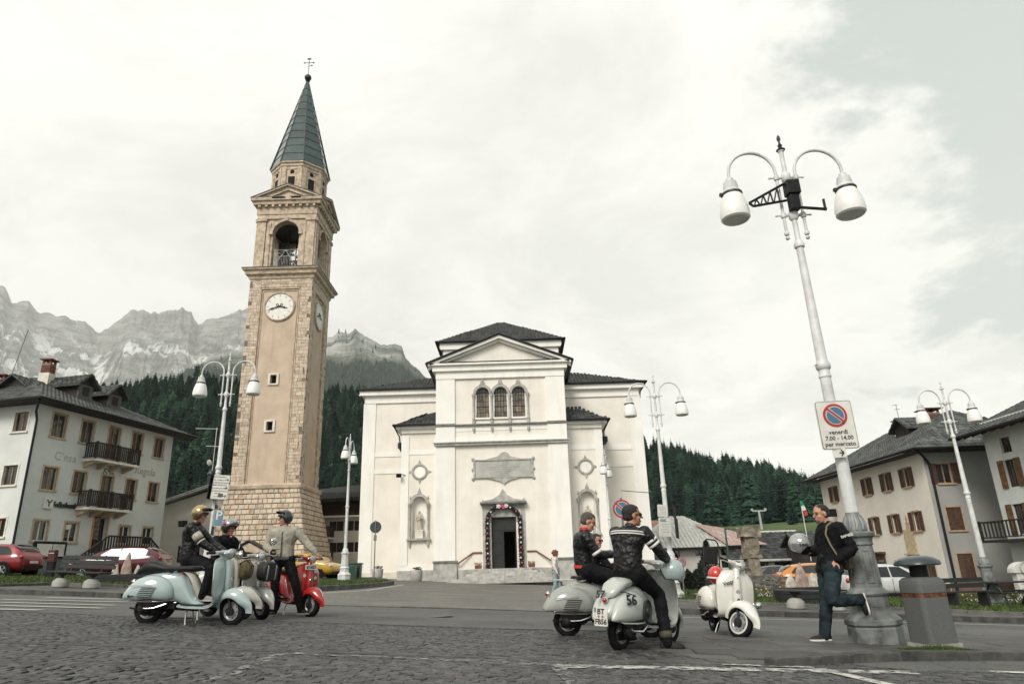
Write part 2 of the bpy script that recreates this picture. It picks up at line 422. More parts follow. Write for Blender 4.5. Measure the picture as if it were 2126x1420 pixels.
# --- trees
def leafmat(name,c1,c2,isl):
    return mat(name,c1,.85,0,.3,.6,col2=c2,isl=isl,spec=.12,objv=.6)
FOL = [leafmat('spruce_dark',(.012,.028,.022),(.005,.013,.010),.25),leafmat('spruce_green',(.019,.043,.031),(.008,.020,.015),.25),leafmat('larch_green',(.030,.064,.038),(.014,.034,.021),.25)]
BARK = mat('bark',(.06,.045,.035),.9,0,.3,4,bump=.5)
def spruce_crown(h,w,seed,dens=1.0,m=None,pw=.85):
    rnd = random.Random(seed); mb = MB()
    tiers = int(17*dens)
    for i in range(tiers):
        k = i/(tiers-1); z = h*(.10+.88*k**.95); rr = w*((1-k)**pw)*rnd.uniform(.8,1.1)+.12
        nb = max(5,int((13*(1-k)+5)*dens)); a0 = rnd.random()*6.28
        for j in range(nb):
            a = a0 + 2*PI*j/nb + rnd.uniform(-.25,.25); L = rr*rnd.uniform(.65,1.15); dr = L*rnd.uniform(.25,.55)
            ca,sa = math.cos(a),math.sin(a); ww = L*rnd.uniform(.26,.4)
            zz = z+rnd.uniform(-.25,.25)
            p0 = Vector((0,0,zz+.1*L)); p1 = Vector((ca*L*.55,sa*L*.55,zz-dr*.25)); p2 = Vector((ca*L,sa*L,zz-dr))
            s_ = Vector((-sa,ca,0))*ww; dn = Vector((0,0,-ww*.8))
            mb.add([p0,p1+s_+dn,p2,p1-s_+dn,p1+Vector((0,0,.12*L))],[(0,1,4),(1,2,4),(4,2,3),(0,4,3)],False)
    mb.add([(.10,0,h*.93),(-.05,.09,h*.93),(-.05,-.09,h*.93),(0,0,h*1.03)],[(0,1,3),(1,2,3),(2,0,3)],False)
    me = mb.build('crown',m,recalc=False)
    return me
def src_hide(o):
    return o
trunkmb = MB(); trunkmb.lathe([(.24,-1.0),(.2,2),(.12,8),(.02,14.5)],n=6);
trunk0 = trunkmb.build('trunk',BARK)
crowns = [spruce_crown(15,3.2,1,1,FOL[0]),spruce_crown(15,2.8,2,1,FOL[1]),spruce_crown(14,4.2,3,1,FOL[2],.62),spruce_crown(15,3.4,4,1,FOL[0]),spruce_crown(14.5,3.5,5,1,FOL[1],.7)]
protos = []
for k,c in enumerate(crowns):
    protos.append(c.data); bpy.data.objects.remove(c)
trunk_me = trunk0.data; bpy.data.objects.remove(trunk0)
rnd = random.Random(5)
def visible_band(t):  # azimuth windows through which the wood is seen
    x = 0
    return True
pts = []
def try_tree(t,r):
    x = r*math.sin(t); y = r*math.cos(t); return (x,y,hill_h(t,r))
def px_of(v):
    d = Vector(v)-Vector((0,0,CAMH)); w = d.dot(cF)
    if w <= 0: return None
    return (1063+FPX*d.dot(cX)/w,710-FPX*d.dot(cY)/w,w)
for i in range(7600):
    t = rnd.uniform(-.86,.82)
    r = 205+240*rnd.random()**.85
    dens_edge = 222 + 24*mnoise.noise((t*9,0,1.))
    if t < 0: dens_edge -= 22
    if r < dens_edge and rnd.random() > .12: continue
    p = try_tree(t,r); s = rnd.uniform(.42,.95) * (1.0 if r < RR else .95)
    if rnd.random() < .04: s *= 1.25
    pts.append((p,s,t,r))
# some conifers scattered on the meadow to the right
for q in [(1640,1095),(1605,1098),(1660,1088),(1575,1100)]:
    pass
vis = []
for p,s,t,r in pts:
    q = px_of((p[0],p[1],p[2]+10*s))
    if q is None: continue
    x,y,w = q
    if (150 < x < 500 and 740 < y < 1100) or (650 < x < 780 and 780 < y < 1100) or (1325 < x < 1730 and 880 < y < 1100): vis.append((w,p,s,t,r))
vis.sort(key=lambda a: a[0])
near = vis[:298]; chosen = set(id(a[1]) for a in near)
kinds = ['dark green spruce in the wooded hillside behind the square','mid green spruce in the wooded hillside behind the square','pale green larch in the wooded hillside behind the square',
         'dark green spruce in the wooded hillside behind the square','mid green spruce in the wooded hillside behind the square']
def patch_kind(p,rr):
    n = mnoise.noise((p[0]*.02,p[1]*.02,4.))
    if n > .12: return rr.choice([2,2,1])
    return rr.choice([0,3,0,1,4])
for w,p,s,t,r in near:
    k = patch_kind(p,rnd)
    nm = 'larch_tree' if k == 2 else 'spruce_tree'
    e = thing(nm,kinds[k],'tree',p,rnd.uniform(0,6.28),'trees of the wooded hillside')
    e.scale = (s*rnd.uniform(.9,1.15),s*rnd.uniform(.9,1.15),s)
    for nm2,me in (('trunk',trunk_me),('crown',protos[k])):
        o = bpy.data.objects.new(nm2,me); C.objects.link(o); o.parent = e
def scatter(name,plist,meshes,kind='stuff'):
    """ONE object: a point mesh with tree instances"""
    root = None
    me = bpy.data.meshes.new(name); me.from_pydata([p for p,s in plist],[],[])
    at = me.attributes.new('ts','FLOAT','POINT'); at.data.foreach_set('value',[s for p,s in plist])
    o = bpy.data.objects.new(name,me); C.objects.link(o); o['kind'] = kind
    ng = bpy.data.node_groups.new(name+'_nodes','GeometryNodeTree')
    ng.interface.new_socket('Geometry',in_out='INPUT',socket_type='NodeSocketGeometry'); ng.interface.new_socket('Geometry',in_out='OUTPUT',socket_type='NodeSocketGeometry')
    N = ng.nodes.new; L = ng.links.new
    gi = N('NodeGroupInput'); go = N('NodeGroupOutput'); jn = N('GeometryNodeJoinGeometry'); L(jn.outputs[0],go.inputs[0])
    gis = N('GeometryNodeGeometryToInstance')
    first = True
    for mo in meshes:
        oi = N('GeometryNodeObjectInfo'); oi.inputs['Object'].default_value = mo; oi.transform_space = 'ORIGINAL'
        L(oi.outputs['Geometry'],gis.inputs[0])
    ip = N('GeometryNodeInstanceOnPoints'); L(gi.outputs[0],ip.inputs['Points']); L(gis.outputs[0],ip.inputs['Instance'])
    ip.inputs['Pick Instance'].default_value = True
    na = N('GeometryNodeInputNamedAttribute'); na.data_type = 'FLOAT'; na.inputs['Name'].default_value = 'ts'
    L(na.outputs[0],ip.inputs['Scale'])
    rv = N('FunctionNodeRandomValue'); rv.data_type = 'FLOAT'; rv.inputs[2].default_value = 0; rv.inputs[3].default_value = 6.28
    cx = N('ShaderNodeCombineXYZ'); L(rv.outputs[1],cx.inputs[2]); L(cx.outputs[0],ip.inputs['Rotation'])
    ri = N('FunctionNodeRandomValue'); ri.data_type = 'INT'; ri.inputs[4].default_value = 0; ri.inputs[5].default_value = len(meshes)-1; ri.inputs['Seed'].default_value = 3
    L(ri.outputs[2],ip.inputs['Instance Index']); L(ip.outputs[0],jn.inputs[0])
    md = o.modifiers.new('g','NODES'); md.node_group = ng
    return o
first_crowns = {}
for o in C.objects:
    if o.type == 'MESH' and o.name.startswith('crown'): first_crowns.setdefault(o.data.name,o)
srcs = list(first_crowns.values())
rest = [(p,s) for p,s,t,r in pts if id(p) not in chosen]
forest = scatter('forest',rest,srcs)
# --- the mid mountain (wooded, rocky head) and the far rock wall
def rock_mat(name,snow,green_lo,green_hi,base=(.30,.295,.28),dark=(.15,.15,.145)):
    m = bpy.data.materials.new(name); m.use_nodes = True; t = m.node_tree; b = t.nodes['Principled BSDF']; N = t.nodes.new; L = t.links.new
    tc = N('ShaderNodeTexCoord'); ge = N('ShaderNodeNewGeometry')
    def noise(sc,det=8,r=.65,sx=(1,1,1)):
        mp = N('ShaderNodeMapping'); mp.inputs['Scale'].default_value = sx; L(tc.outputs['Object'],mp.inputs[0])
        n = N('ShaderNodeTexNoise'); n.inputs['Scale'].default_value = sc*.62; n.inputs['Detail'].default_value = det; n.inputs['Roughness'].default_value = r; L(mp.outputs[0],n.inputs['Vector']); return n.outputs[0]
    def mr(x,a,bb,c=0.,d=1.):
        r = N('ShaderNodeMapRange'); r.interpolation_type = 'SMOOTHSTEP'; L(x,r.inputs[0]); r.inputs[1].default_value = a; r.inputs[2].default_value = bb; r.inputs[3].default_value = c; r.inputs[4].default_value = d; return r.outputs[0]
    def mx(f,a,c):
        x = N('ShaderNodeMix'); x.data_type = 'RGBA'; L(f,x.inputs[0])
        for k,v in ((6,a),(7,c)):
            if isinstance(v,tuple): x.inputs[k].default_value = (*v,1)
            else: L(v,x.inputs[k])
        return x.outputs[2]
    def ma(op,a,bb):
        x = N('ShaderNodeMath'); x.operation = op; x.use_clamp = False
        for k,v in enumerate((a,bb)):
            if isinstance(v,(int,float)): x.inputs[k].default_value = v
            else: L(v,x.inputs[k])
        return x.outputs[0]
    strata = noise(.006,9,.7,(1,1,3.5))
    col = mx(mr(strata,.38,.62),dark,base)
    sz = N('ShaderNodeSeparateXYZ'); L(tc.outputs['Object'],sz.inputs[0]); sn = N('ShaderNodeSeparateXYZ'); L(ge.outputs['True Normal'],sn.inputs[0])
    # vegetation below a wavering line
    gz = ma('ADD',sz.outputs[2],ma('MULTIPLY',ma('SUBTRACT',noise(.0035,6),.5),(green_hi-green_lo)*2.4))
    gf = mr(gz,green_lo,green_hi,1.,0.)
    col = mx(gf,col,mx(mr(noise(.02,6,.75),.4,.6),(.028,.042,.022),(.075,.085,.05)))
    # snow lies where the slope eases low down in gullies
    if snow:
        s1 = mr(noise(.0042,7,.62,(1.5,1.5,.55)),.535,.56)
        s2 = mr(sz.outputs[2],snow[0],snow[1],1.,0.); s3 = mr(sz.outputs[2],snow[2],snow[3],0.,1.)
        s4 = mr(sn.outputs[2],.22,.5)
        col = mx(ma('MULTIPLY',ma('MULTIPLY',s1,s2),ma('MULTIPLY',s3,s4)),col,(.82,.83,.82))
    L(col,b.inputs['Base Color']); b.inputs['Roughness'].default_value = .95; b.inputs['Specular IOR Level'].default_value = .1
    bp = N('ShaderNodeBump'); bp.inputs['Strength'].default_value = 1.0; bp.inputs['Distance'].default_value = 45; L(noise(.018,8,.7),bp.inputs['Height']); L(bp.outputs[0],b.inputs['Normal'])
    return m
def mountain(name,ridge_tab,r0,r1,z0,m,px0,px1,nt_,nr,amp,curve=1.5,seed=0.,crag=.03):
    fn = prof(ridge_tab); t0 = az(px0,700)[0]; t1 = az(px1,700)[0]; mb = MB(); rs = []
    for j in range(nr):
        k = j/(nr-1) ; ring = []
        for i in range(nt_):
            t = t0+(t1-t0)*i/(nt_-1)
            kk = k/.86
            e = fn(t); top = CAMH + e*r1
            cr = mnoise.fractal((t*55,seed,0),.8,2.1,6)*crag*top + abs(mnoise.noise((t*160,seed,5)))*crag*top*.3
            top += cr
            if kk <= 1:
                r = r0+(r1-r0)*kk; h = z0 + (top-z0)*kk**curve
                w = math.sin(PI*min(1,kk))**.7
                x = r*math.sin(t); y = r*math.cos(t); f = 1/(top*.55)
                rg = 1-abs(mnoise.fractal((x*f,y*f*.6,seed),.9,2.1,7))*1.6
                h += amp*w*(rg-.55)*top + amp*.35*w*top*mnoise.fractal((x*f*4,y*f*4,h*f*3),.8,2.2,5)
                h = min(h,top*(.2+.8*kk**.6)) if kk > .5 else h
            else:
                r = r1+(kk-1)*(r1-r0)*.8; h = top-(r-r1)*1.1
            ring.append((r*math.sin(t),r*math.cos(t),h))
        rs.append(ring)
    mb.rings(rs,cap=False,closed=False,smooth=False)
    o = mb.build(name,m,recalc=False); o['kind'] = 'structure'
    _bm = _b.new(); _bm.from_mesh(o.data)
    for f in _bm.faces:
        if f.normal.z < 0: f.normal_flip()
    _bm.to_mesh(o.data); _bm.free()
    return o
FAR = [(-400,640),(-150,600),(-60,580),(0,592),(12,600),(25,626),(60,630),(82,655),(96,650),(130,655),(170,670),(205,690),(222,683),(246,660),(270,646),(320,645),(338,652),(358,648),(380,641),(398,648),(412,672),(430,664),(452,658),(485,650),(512,648),(600,655),(660,690),(760,780),(900,860),(1100,950)]
MID = [(300,860),(330,820),(371,783),(400,765),(446,741),(500,724),(580,705),(640,712),(672,702),(690,698),(705,691),(722,693),(737,683),(748,690),(764,702),(790,716),(820,714),(834,720),(842,742),(858,760),(880,776),(905,800),(960,850),(1100,900)]
R_FAR,R_MID = 8000.,2900.
far_m = rock_mat('far_rock',(1900,2500,900,1150),900,1450,(.36,.35,.33),(.13,.13,.125))
mid_m = rock_mat('mid_rock',None,690,860,(.50,.49,.46),(.13,.15,.13))
mountain('rock_wall',FAR,4600,R_FAR,250,far_m,-420,1100,640,220,.12,1.15,3.3,.017)
mountain('wooded_mountain',MID,1300,R_MID,60,mid_m,290,1110,420,130,.05,1.0,8.1,.012)
# trees on the mid mountain: one far wood
bvh = None
from mathutils.bvhtree import BVHTree
mo = bpy.data.objects['wooded_mountain']
bv = BVHTree.FromPolygons([v.co for v in mo.data.vertices],[tuple(p.vertices) for p in mo.data.polygons])
fp = []
for i in range(16000):
    t = rnd.uniform(az(310,800)[0],az(930,800)[0]); r = rnd.uniform(1500,2900)
    h = bv.ray_cast(Vector((r*math.sin(t),r*math.cos(t),3000)),Vector((0,0,-1)))
    if h[0] is None: continue
    z = h[0].z
    lim = 720 + 150*mnoise.noise((t*14,3,3)) + 60*mnoise.noise((t*60,r*.01,3))
    if z > lim and rnd.random() > .008: continue
    fp.append((tuple(h[0]-Vector((0,0,.5))),rnd.uniform(.9,1.8)))
fc = MB();
for a,b,c,r_ in ((0,5,3.2,2.6),(3,9,2.5,1.8),(7,14,1.7,.1)):
    fc.lathe([(c*.95,a),(r_*.35,b)],n=6,cap=True)
fcm = fc.build('far_crown_shape',FOL[1]);
fo = scatter('far_forest',fp,[fcm])
# the shape itself stands as one tree of that wood
fcm.location = fp[0][0]; fcm.name = 'far_tree'; tag(fcm,'tiny distant conifer standing on the slope of the rocky-headed mountain','tree')
# --- air
hz_ = MB(); hz_.bx(-9000,9000,-300,9600,-8,4600)
haze_m = bpy.data.materials.new('air'); haze_m.use_nodes = True; _t = haze_m.node_tree; _t.nodes.clear()
_o = _t.nodes.new('ShaderNodeOutputMaterial'); _v = _t.nodes.new('ShaderNodeVolumePrincipled'); _t.links.new(_v.outputs[0],_o.inputs['Volume'])
_v.inputs['Density'].default_value = 6.8e-5; _v.inputs['Color'].default_value = (.93,.95,.93,1); _v.inputs['Anisotropy'].default_value = .3
hz = hz_.build('haze',haze_m); hz['kind'] = 'stuff'
# ------------------------------------------------------------------ paving, islands, kerbs
def wp(px,py): q = gp(px,py); return (q.x,q.y)
kerb_m = mat('kerb_stone',(.115,.11,.10),.8,0,.25,3,bump=.5,bscale=20,isl=.25)
grey_m = mat('grey_stone',(.34,.33,.30),.8,0,.15,2.5,bump=.3,bscale=18,dirt=(.16,.15,.13))
def ribbon_kerb(name,pts,w,h,m,label=None,piece=1.0,gap=.012,parent=None,top0=None,base=-.03):
    """a line of separate kerb stones along a path"""
    pts = [Vector((p[0],p[1],0)) for p in pts]
    segs = [];
    for a,b in zip(pts,pts[1:]):
        L = (b-a).length; n = max(1,round(L/piece))
        for i in range(n): segs.append((a.lerp(b,i/n),a.lerp(b,(i+1)/n)))
    out = []
    for a,b in segs:
        d = (b-a).normalized(); s = Vector((-d.y,d.x,0))*w/2; a = a+d*gap/2; b = b-d*gap/2; c = (a+b)/2
        mb = MB(); jz = random.uniform(-.006,.006)
        ps = [a-s,b-s,b+s,a+s]; inn = .015
        lo = [Vector((p.x-c.x,p.y-c.y,G(p.x,p.y)+base)) for p in ps]
        mid = [Vector((p.x-c.x,p.y-c.y,G(p.x,p.y)+h-.015+jz)) for p in ps]
        tp = [Vector(((p-c).x*(1-inn*2/max(.1,(b-a).length)),(p-c).y*.97,G(p.x,p.y)+h+jz)) for p in ps]
        mb.rings([lo,mid,tp],cap=True,smooth=False)
        o = mb.build('kerb_stone',m,parent,loc=(c.x,c.y,0)); out.append(o)
        if parent is None: tag(o,label,'kerb stone',label)
    return out
# sett paving of the church forecourt
fore = [wp(600,1254),wp(668,1256),wp(1000,1265),wp(1250,1273),wp(1400,1262)]
court = sheet('forecourt_paving',fore + [(11,46),(14,60),(-16,60),(-12.5,46),(-11.5,36)],GM['setts'],.004)
# bed under the real setts in front
FB = [(-14,9.9),(-9.3,9.9)]
bound = [(-40,1268),(0,1270),(150,1275),(265,1281),(500,1288),(730,1296),(1000,1306),(1150,1309),(1320,1313),(1440,1320)]
bpts = [wp(*q) for q in bound]
front_poly = bpts + [wp(1480,1330),wp(1560,1345),wp(1700,1372),wp(1900,1392),(8.5,7.2),(8.5,3.0),(-8.5,3.0)]
bed = sheet('front_paving',front_poly,GM['bed'],.004,step=1.5)
# ------------------------------------------------------------------ real setts in front
sett_m = mat('sett_stone',(.054,.052,.052),.5,0,.3,9,bump=.4,bscale=60,isl=.55,spec=.5,col2=(.026,.028,.029))
def inpoly(x,y,poly):
    c = False; j = len(poly)-1
    for i in range(len(poly)):
        if (poly[i][1] > y) != (poly[j][1] > y) and x < (poly[j][0]-poly[i][0])*(y-poly[i][1])/(poly[j][1]-poly[i][1])+poly[i][0]: c = not c
        j = i
    return c
def sdist(x,y,line):
    best = 9e9
    for (ax,ay),(bx,by) in zip(line,line[1:]):
        dx,dy = bx-ax,by-ay; t = max(0,min(1,((x-ax)*dx+(y-ay)*dy)/(dx*dx+dy*dy)))
        d = math.hypot(x-ax-t*dx,y-ay-t*dy)
        if d < best: best = d
    return best
groove = [wp(-60,1330),wp(0,1335),wp(270,1343),wp(600,1354),wp(1000,1366),wp(1300,1374),wp(1500,1380),wp(1640,1384)]
def sett_verts(w,d,rr,cr=.010):
    hw,hd = w/2,d/2; b = .010
    j = lambda: rr.uniform(-.004,.004)
    base = [(-hw+j(),-hd+j()),(hw+j(),-hd+j()),(hw+j(),hd+j()),(-hw+j(),hd+j())]
    z0,z1 = -.02,.005+rr.uniform(-.002,.003); tl = rr.uniform(-.004,.004)
    lo = [(x,y,z0) for x,y in base]; mi = [(x,y,z1+tl*(1 if x > 0 else -1)) for x,y in base]
    tp = [(x*(1-b/hw),y*(1-b/hd),z1+cr*.7+tl*(1 if x > 0 else -1)) for x,y in base]
    c = (0,0,z1+cr+rr.uniform(0,.003))
    return lo+mi+tp+[c],[(0,1,5,4),(1,2,6,5),(2,3,7,6),(3,0,4,7),(4,5,9,8),(5,6,10,9),(6,7,11,10),(7,4,8,11),(8,9,12),(9,10,12),(10,11,12),(11,8,12)]
variants = []
rr = random.Random(11)
for i in range(14):
    v,f = sett_verts(rr.uniform(.092,.12),rr.uniform(.070,.080),rr,.005); m_ = MB(); m_.smooth = False
    m_.add(v,f); o = m_.build('paving_stone',sett_m,recalc=False); variants.append(o.data); bpy.data.objects.remove(o)
cells = []
slab_poly = [wp(1440,1321),wp(1330,1345),wp(1500,1377),wp(1690,1383),wp(1740,1374),wp(2126,1362),wp(2400,1362),(14,11.5),wp(2126,1322),wp(1700,1319)]
y = 4.9; row = 0
while y < 12.6:
    x = -9.5 + rr.uniform(0,.1)
    while x < 8.5:
        w = rr.uniform(.095,.135)
        yy = y + .05*math.sin(x*1.9+.6*y)+.03*math.sin(x*4.1+2)
        xc = x+w/2
        if inpoly(xc,yy,front_poly) and not inpoly(xc,yy,slab_poly) and sdist(xc,yy,groove) > .10:
            q = px_of((xc,yy,G(xc,yy)))
            if q and -60 < q[0] < 2190 and q[1] < 1480: cells.append((q[2],xc,yy,w,q))
        x += w
    y += .088; row += 1
cells.sort(key=lambda c: c[0])
big = [c for c in cells if 0 < c[4][0] < 2126 and c[4][1] < 1418][:300]; bs = set(map(id,big))
mb = MB()
for c in cells:
    _,xc,yy,w,q = c; rz = rr.uniform(-.06,.06) + .08*math.cos(xc*1.9+.6*yy)
    z = G(xc,yy); z += rr.uniform(-.003,.003)
    if id(c) in bs:
        o = put(rr.choice(variants),'paving_stone',bed,(xc,yy,z),rz,sc=(w/.122,1.0,1))
    else:
        v,f = sett_verts(w-.014,.076,rr,.005); ca,sa = math.cos(rz),math.sin(rz)
        sl = -.051
        mb.add([(xc+a*ca-b*sa,yy+a*sa+b*ca,z+c_+a*sl) for a,b,c_ in v],f,False)
o = mb.build('paving_stones',sett_m,bed,recalc=False); o['kind'] = 'stuff'
# flush dark edging stones along the groove and where the asphalt begins
edge_m = mat('edging_stone',(.07,.07,.066),.7,0,.3,5,bump=.4,isl=.3)
ribbon_kerb('edging',groove,.10,.018,edge_m,piece=1.1,parent=bed)
ribbon_kerb('edging',bpts[:9],.07,.020,edge_m,piece=1.1,parent=bed)
ribbon_kerb('edging',fore[:4],.10,.018,edge_m,piece=2.0,parent=court)
# cracked slabs at the foot of the lamp and the raised tongue of pavement
slabs = sheet('pavement',slab_poly,GM['slabs'],.009,step=1.0)
tongue = [wp(1600,1384),wp(1690,1379),wp(1760,1373),wp(1860,1369),wp(2000,1368),wp(2200,1368),wp(2450,1370),(14.5,8.4)]
def slab_stone(poly,m,z,parent,th=.03):
    c = (sum(p[0] for p in poly)/len(poly),sum(p[1] for p in poly)/len(poly))
    f = lambda k,zz: [(c_[0],c_[1],G(c[0]+c_[0],c[1]+c_[1])+zz) for c_ in [((p[0]-c[0])*k,(p[1]-c[1])*k) for p in poly]]
    mb = MB(); mb.rings([f(.985,z-th),f(.985,z-.008),f(.955,z)],smooth=False)
    return mb.build('paving_slab',m,parent,loc=(c[0],c[1],0))
slab_m = mat('slab_stone',(.066,.065,.061),.7,0,.35,2.2,bump=.6,bscale=14,isl=.3,col2=(.04,.04,.037))
rr = random.Random(3)
yy = 6.4
while yy < 9.9:
    d = rr.uniform(.32,.5); xx = 1.6 + rr.uniform(0,.5)
    while xx < 9.2:
        w = rr.uniform(.45,.95)
        cxx,cyy = xx+w/2,yy+d/2
        if inpoly(cxx,cyy,slab_poly) and inpoly(xx+.04,yy+.04,slab_poly) and inpoly(xx+w-.04,yy+.04,slab_poly):
            j = lambda: rr.uniform(-.03,.03)
            slab_stone([(xx+j(),yy+j()),(xx+w+j(),yy+j()),(xx+w+j(),yy+d+j()),(xx+j(),yy+d+j())],slab_m,.018+rr.uniform(-.004,.006),slabs)
        xx += w
    yy += d
dkerb = mat('dark_kerb_stone',(.07,.07,.066),.8,0,.3,4,bump=.5,isl=.2)
ribbon_kerb('kerb',tongue[:-1],.16,.085,dkerb,piece=.9,parent=slabs)
# worn white parking lines on the setts
line_m = worn_paint('worn_white_line',.50,(.44,.44,.41)); line_m2 = worn_paint('fresh_white_line',.42,(.50,.50,.46))
faint_m = worn_paint('faint_white_line',.54,(.26,.26,.24))
def line(name,pts,w,m,dz=.022):
    pts = [Vector((*p,0)) for p in pts]; L_ = []; R_ = []
    for i,p in enumerate(pts):
        d = (pts[min(i+1,len(pts)-1)]-pts[max(0,i-1)]).normalized(); s = Vector((-d.y,d.x,0))*w/2
        L_.append((p+s)[:2]); R_.append((p-s)[:2])
    o = sheet(name,L_+R_[::-1],m,dz,step=.5); return o
def pline(px0,px1,w,m,n=8,dz=.016,name='white_line'):
    a = wp(*px0); b = wp(*px1); return line(name,[(a[0]+(b[0]-a[0])*i/n,a[1]+(b[1]-a[1])*i/n) for i in range(n+1)],w,m,dz)
pline((1150,1385),(1900,1399),.22,line_m)
pline((1500,1381),(1690,1388),.10,line_m)
pline((1700,1391),(1915,1440),.13,line_m2)
pline((2060,1397),(2170,1400),.12,line_m2)
pline((430,1422),(580,1360),.12,faint_m)
pline((560,1356),(1150,1383),.14,faint_m)
pline((1155,1384),(1215,1440),.14,faint_m)
# road markings on the asphalt
road_m = worn_paint('road_white',.36,(.42,.42,.39))
for a,b,w in (((95,1240),(250,1243.5),.28),((0,1244),(262,1249.5),.30),((0,1250),(240,1256.5),.30),((0,1257),(215,1262.5),.30),((-60,1263),(85,1266.5),.30)):
    pline(a,b,w,road_m,6,.008,'crossing_stripe')
pline((1412,1281.5),(1700,1287.5),.13,road_m,8,.008,'edge_line')
pline((1700,1287.5),(2140,1299),.13,road_m,8,.008,'edge_line')
pline((668,1231),(760,1225.5),.16,road_m,6,.008,'edge_line'); pline((760,1225.5),(838,1213.8),.16,road_m,6,.008,'edge_line')
pline((700,1238),(830,1234),.3,faint_m,6,.010,'crossing_stripe'); pline((660,1243),(800,1241),.3,faint_m,6,.010,'crossing_stripe'); pline((760,1246),(850,1236),.2,faint_m,5,.012,'crossing_stripe')
# --- traffic islands: outer kerb, walk, grass bed
walk_m = mat('island_walk',(.10,.098,.088),.9,0,.3,2,bump=.6,bscale=40)
def island(name,outer,inner,back,label):
    """outer / inner front edges as pixels on the ground, back edge too"""
    o = [wp(*q) for q in outer]; i_ = [wp(*q) for q in inner]; b = [wp(*q) if q[0] > -9000 else q for q in back]
    return o,i_,b
Lo = [wp(-330,1226),wp(-120,1229),wp(0,1232),wp(150,1237),wp(255,1241.5),wp(400,1243),wp(520,1241)]
Li = [wp(-330,1209),wp(-120,1211),wp(0,1214),wp(130,1219),wp(260,1226),wp(400,1231),wp(560,1234),wp(668,1227),wp(740,1222),wp(790,1217.5),wp(815,1213.5)]
Lb = [wp(803,1207.5),wp(770,1203),wp(700,1200.5),(-13.5,41),(-22,37),(-32,33)]
walkL = sheet('island_walk',Lo + [wp(560,1236),wp(400,1232),wp(260,1227)] + Li[:4][::-1],walk_m,.11,step=2)
grassL = sheet('grass_island',Li + Lb,GM['grass'],.17,step=2)
Ro = [wp(1380,1270),wp(1410,1274),wp(1560,1278),wp(1700,1282),wp(1900,1287),wp(2126,1294),wp(2350,1300)]
Ri = [wp(1372,1252),wp(1407,1258),wp(1560,1263),wp(1700,1268),wp(1900,1277),wp(2126,1286),wp(2350,1293)]
Rb = [(36,28),(30,33),(22,36),(12,36),wp(1385,1217)]
walkR = sheet('island_walk',Ro + Ri[::-1],walk_m,.11,step=2)
grassR = sheet('grass_island',Ri + Rb,GM['grass'],.17,step=2)
for pts_,par in ((Lo,walkL),(Li,grassL),(Ro,walkR),(Ri,grassR)):
    ribbon_kerb('kerb',pts_,.16,.13 if par in (walkL,walkR) else .19,dkerb if par in (walkL,walkR) else kerb_m,piece=1.0,parent=par)
ribbon_kerb('kerb',[wp(815,1213.5),wp(803,1207.5),wp(770,1203)],.14,.19,kerb_m,piece=1.2,parent=grassL)
# grass blades on the islands
blade_m = mat('grass_blade',(.07,.10,.03),.8,0,.3,1.3,isl=.45,col2=(.03,.05,.015),spec=.2)
mb = MB(); rr = random.Random(8)
def blades(poly,n,hh,x0,x1,y0,y1):
    k = 0
    while k < n:
        x = rr.uniform(x0,x1); y_ = y0+(y1-y0)*rr.random()**1.5
        k += 1
        if not inpoly(x,y_,poly): continue
        z = G(x,y_)+.165; a = rr.uniform(0,6.28); w = rr.uniform(.012,.03); h = hh*rr.uniform(.5,1.3); dx,dy = math.cos(a)*w,math.sin(a)*w
        bx_,by_ = rr.uniform(-.05,.05),rr.uniform(-.05,.05)
        mb.add([(x-dx,y_-dy,z),(x+dx,y_+dy,z),(x+bx_,y_+by_,z+h)],[(0,1,2)],False)
blades(Li+Lb,42000,.07,-24,-4,15,40); blades(Ri+Rb,42000,.08,4,26,17,36)
o = mb.build('grass',blade_m,recalc=False); o['kind'] = 'stuff'
# cast-iron cover set in the road
cv = gp(905,1279); mb = MB(); mb.lathe([(.33,G(cv.x,cv.y)+.001),(.33,G(cv.x,cv.y)+.008),(.001,G(cv.x,cv.y)+.009)],(cv.x,cv.y,0),n=28); o = mb.build('manhole_cover',M_['dark_metal']); tag(o,'round iron manhole cover in the asphalt between the two scooter groups','manhole cover')
# ================================================================== wall builder
def wallgrid(mb,u0,u1,v0,v1,holes,fr,depth=.2,rev=True):
    """rectangular wall in (u,v) with rectangular holes (u0,u1,v0,v1) and their reveals; fr(u,v,w): w = outwards"""
    us = sorted(set([u0,u1]+[h[0] for h in holes]+[h[1] for h in holes])); vs = sorted(set([v0,v1]+[h[2] for h in holes]+[h[3] for h in holes]))
    us = [u for u in us if u0-1e-6 <= u <= u1+1e-6]; vs = [v for v in vs if v0-1e-6 <= v <= v1+1e-6]
    P_ = {}; verts = []; faces = []
    def vi(u,v,w=0):
        k = (round(u,4),round(v,4),w)
        if k not in P_: P_[k] = len(verts); verts.append(fr(u,v,w))
        return P_[k]
    for i in range(len(us)-1):
        for j in range(len(vs)-1):
            cu,cv = (us[i]+us[i+1])/2,(vs[j]+vs[j+1])/2
            if any(h[0] < cu < h[1] and h[2] < cv < h[3] for h in holes): continue
            faces.append((vi(us[i],vs[j]),vi(us[i+1],vs[j]),vi(us[i+1],vs[j+1]),vi(us[i],vs[j+1])))
    mb.add(verts,faces,False)
    if rev:
        for a,b,c,d in holes:
            q = [fr(a,c,0),fr(b,c,0),fr(b,d,0),fr(a,d,0)]; r = [fr(a,c,-depth),fr(b,c,-depth),fr(b,d,-depth),fr(a,d,-depth)]
            mb.add(q+r,[(0,1,5,4),(1,2,6,5),(2,3,7,6),(3,0,4,7)],False)
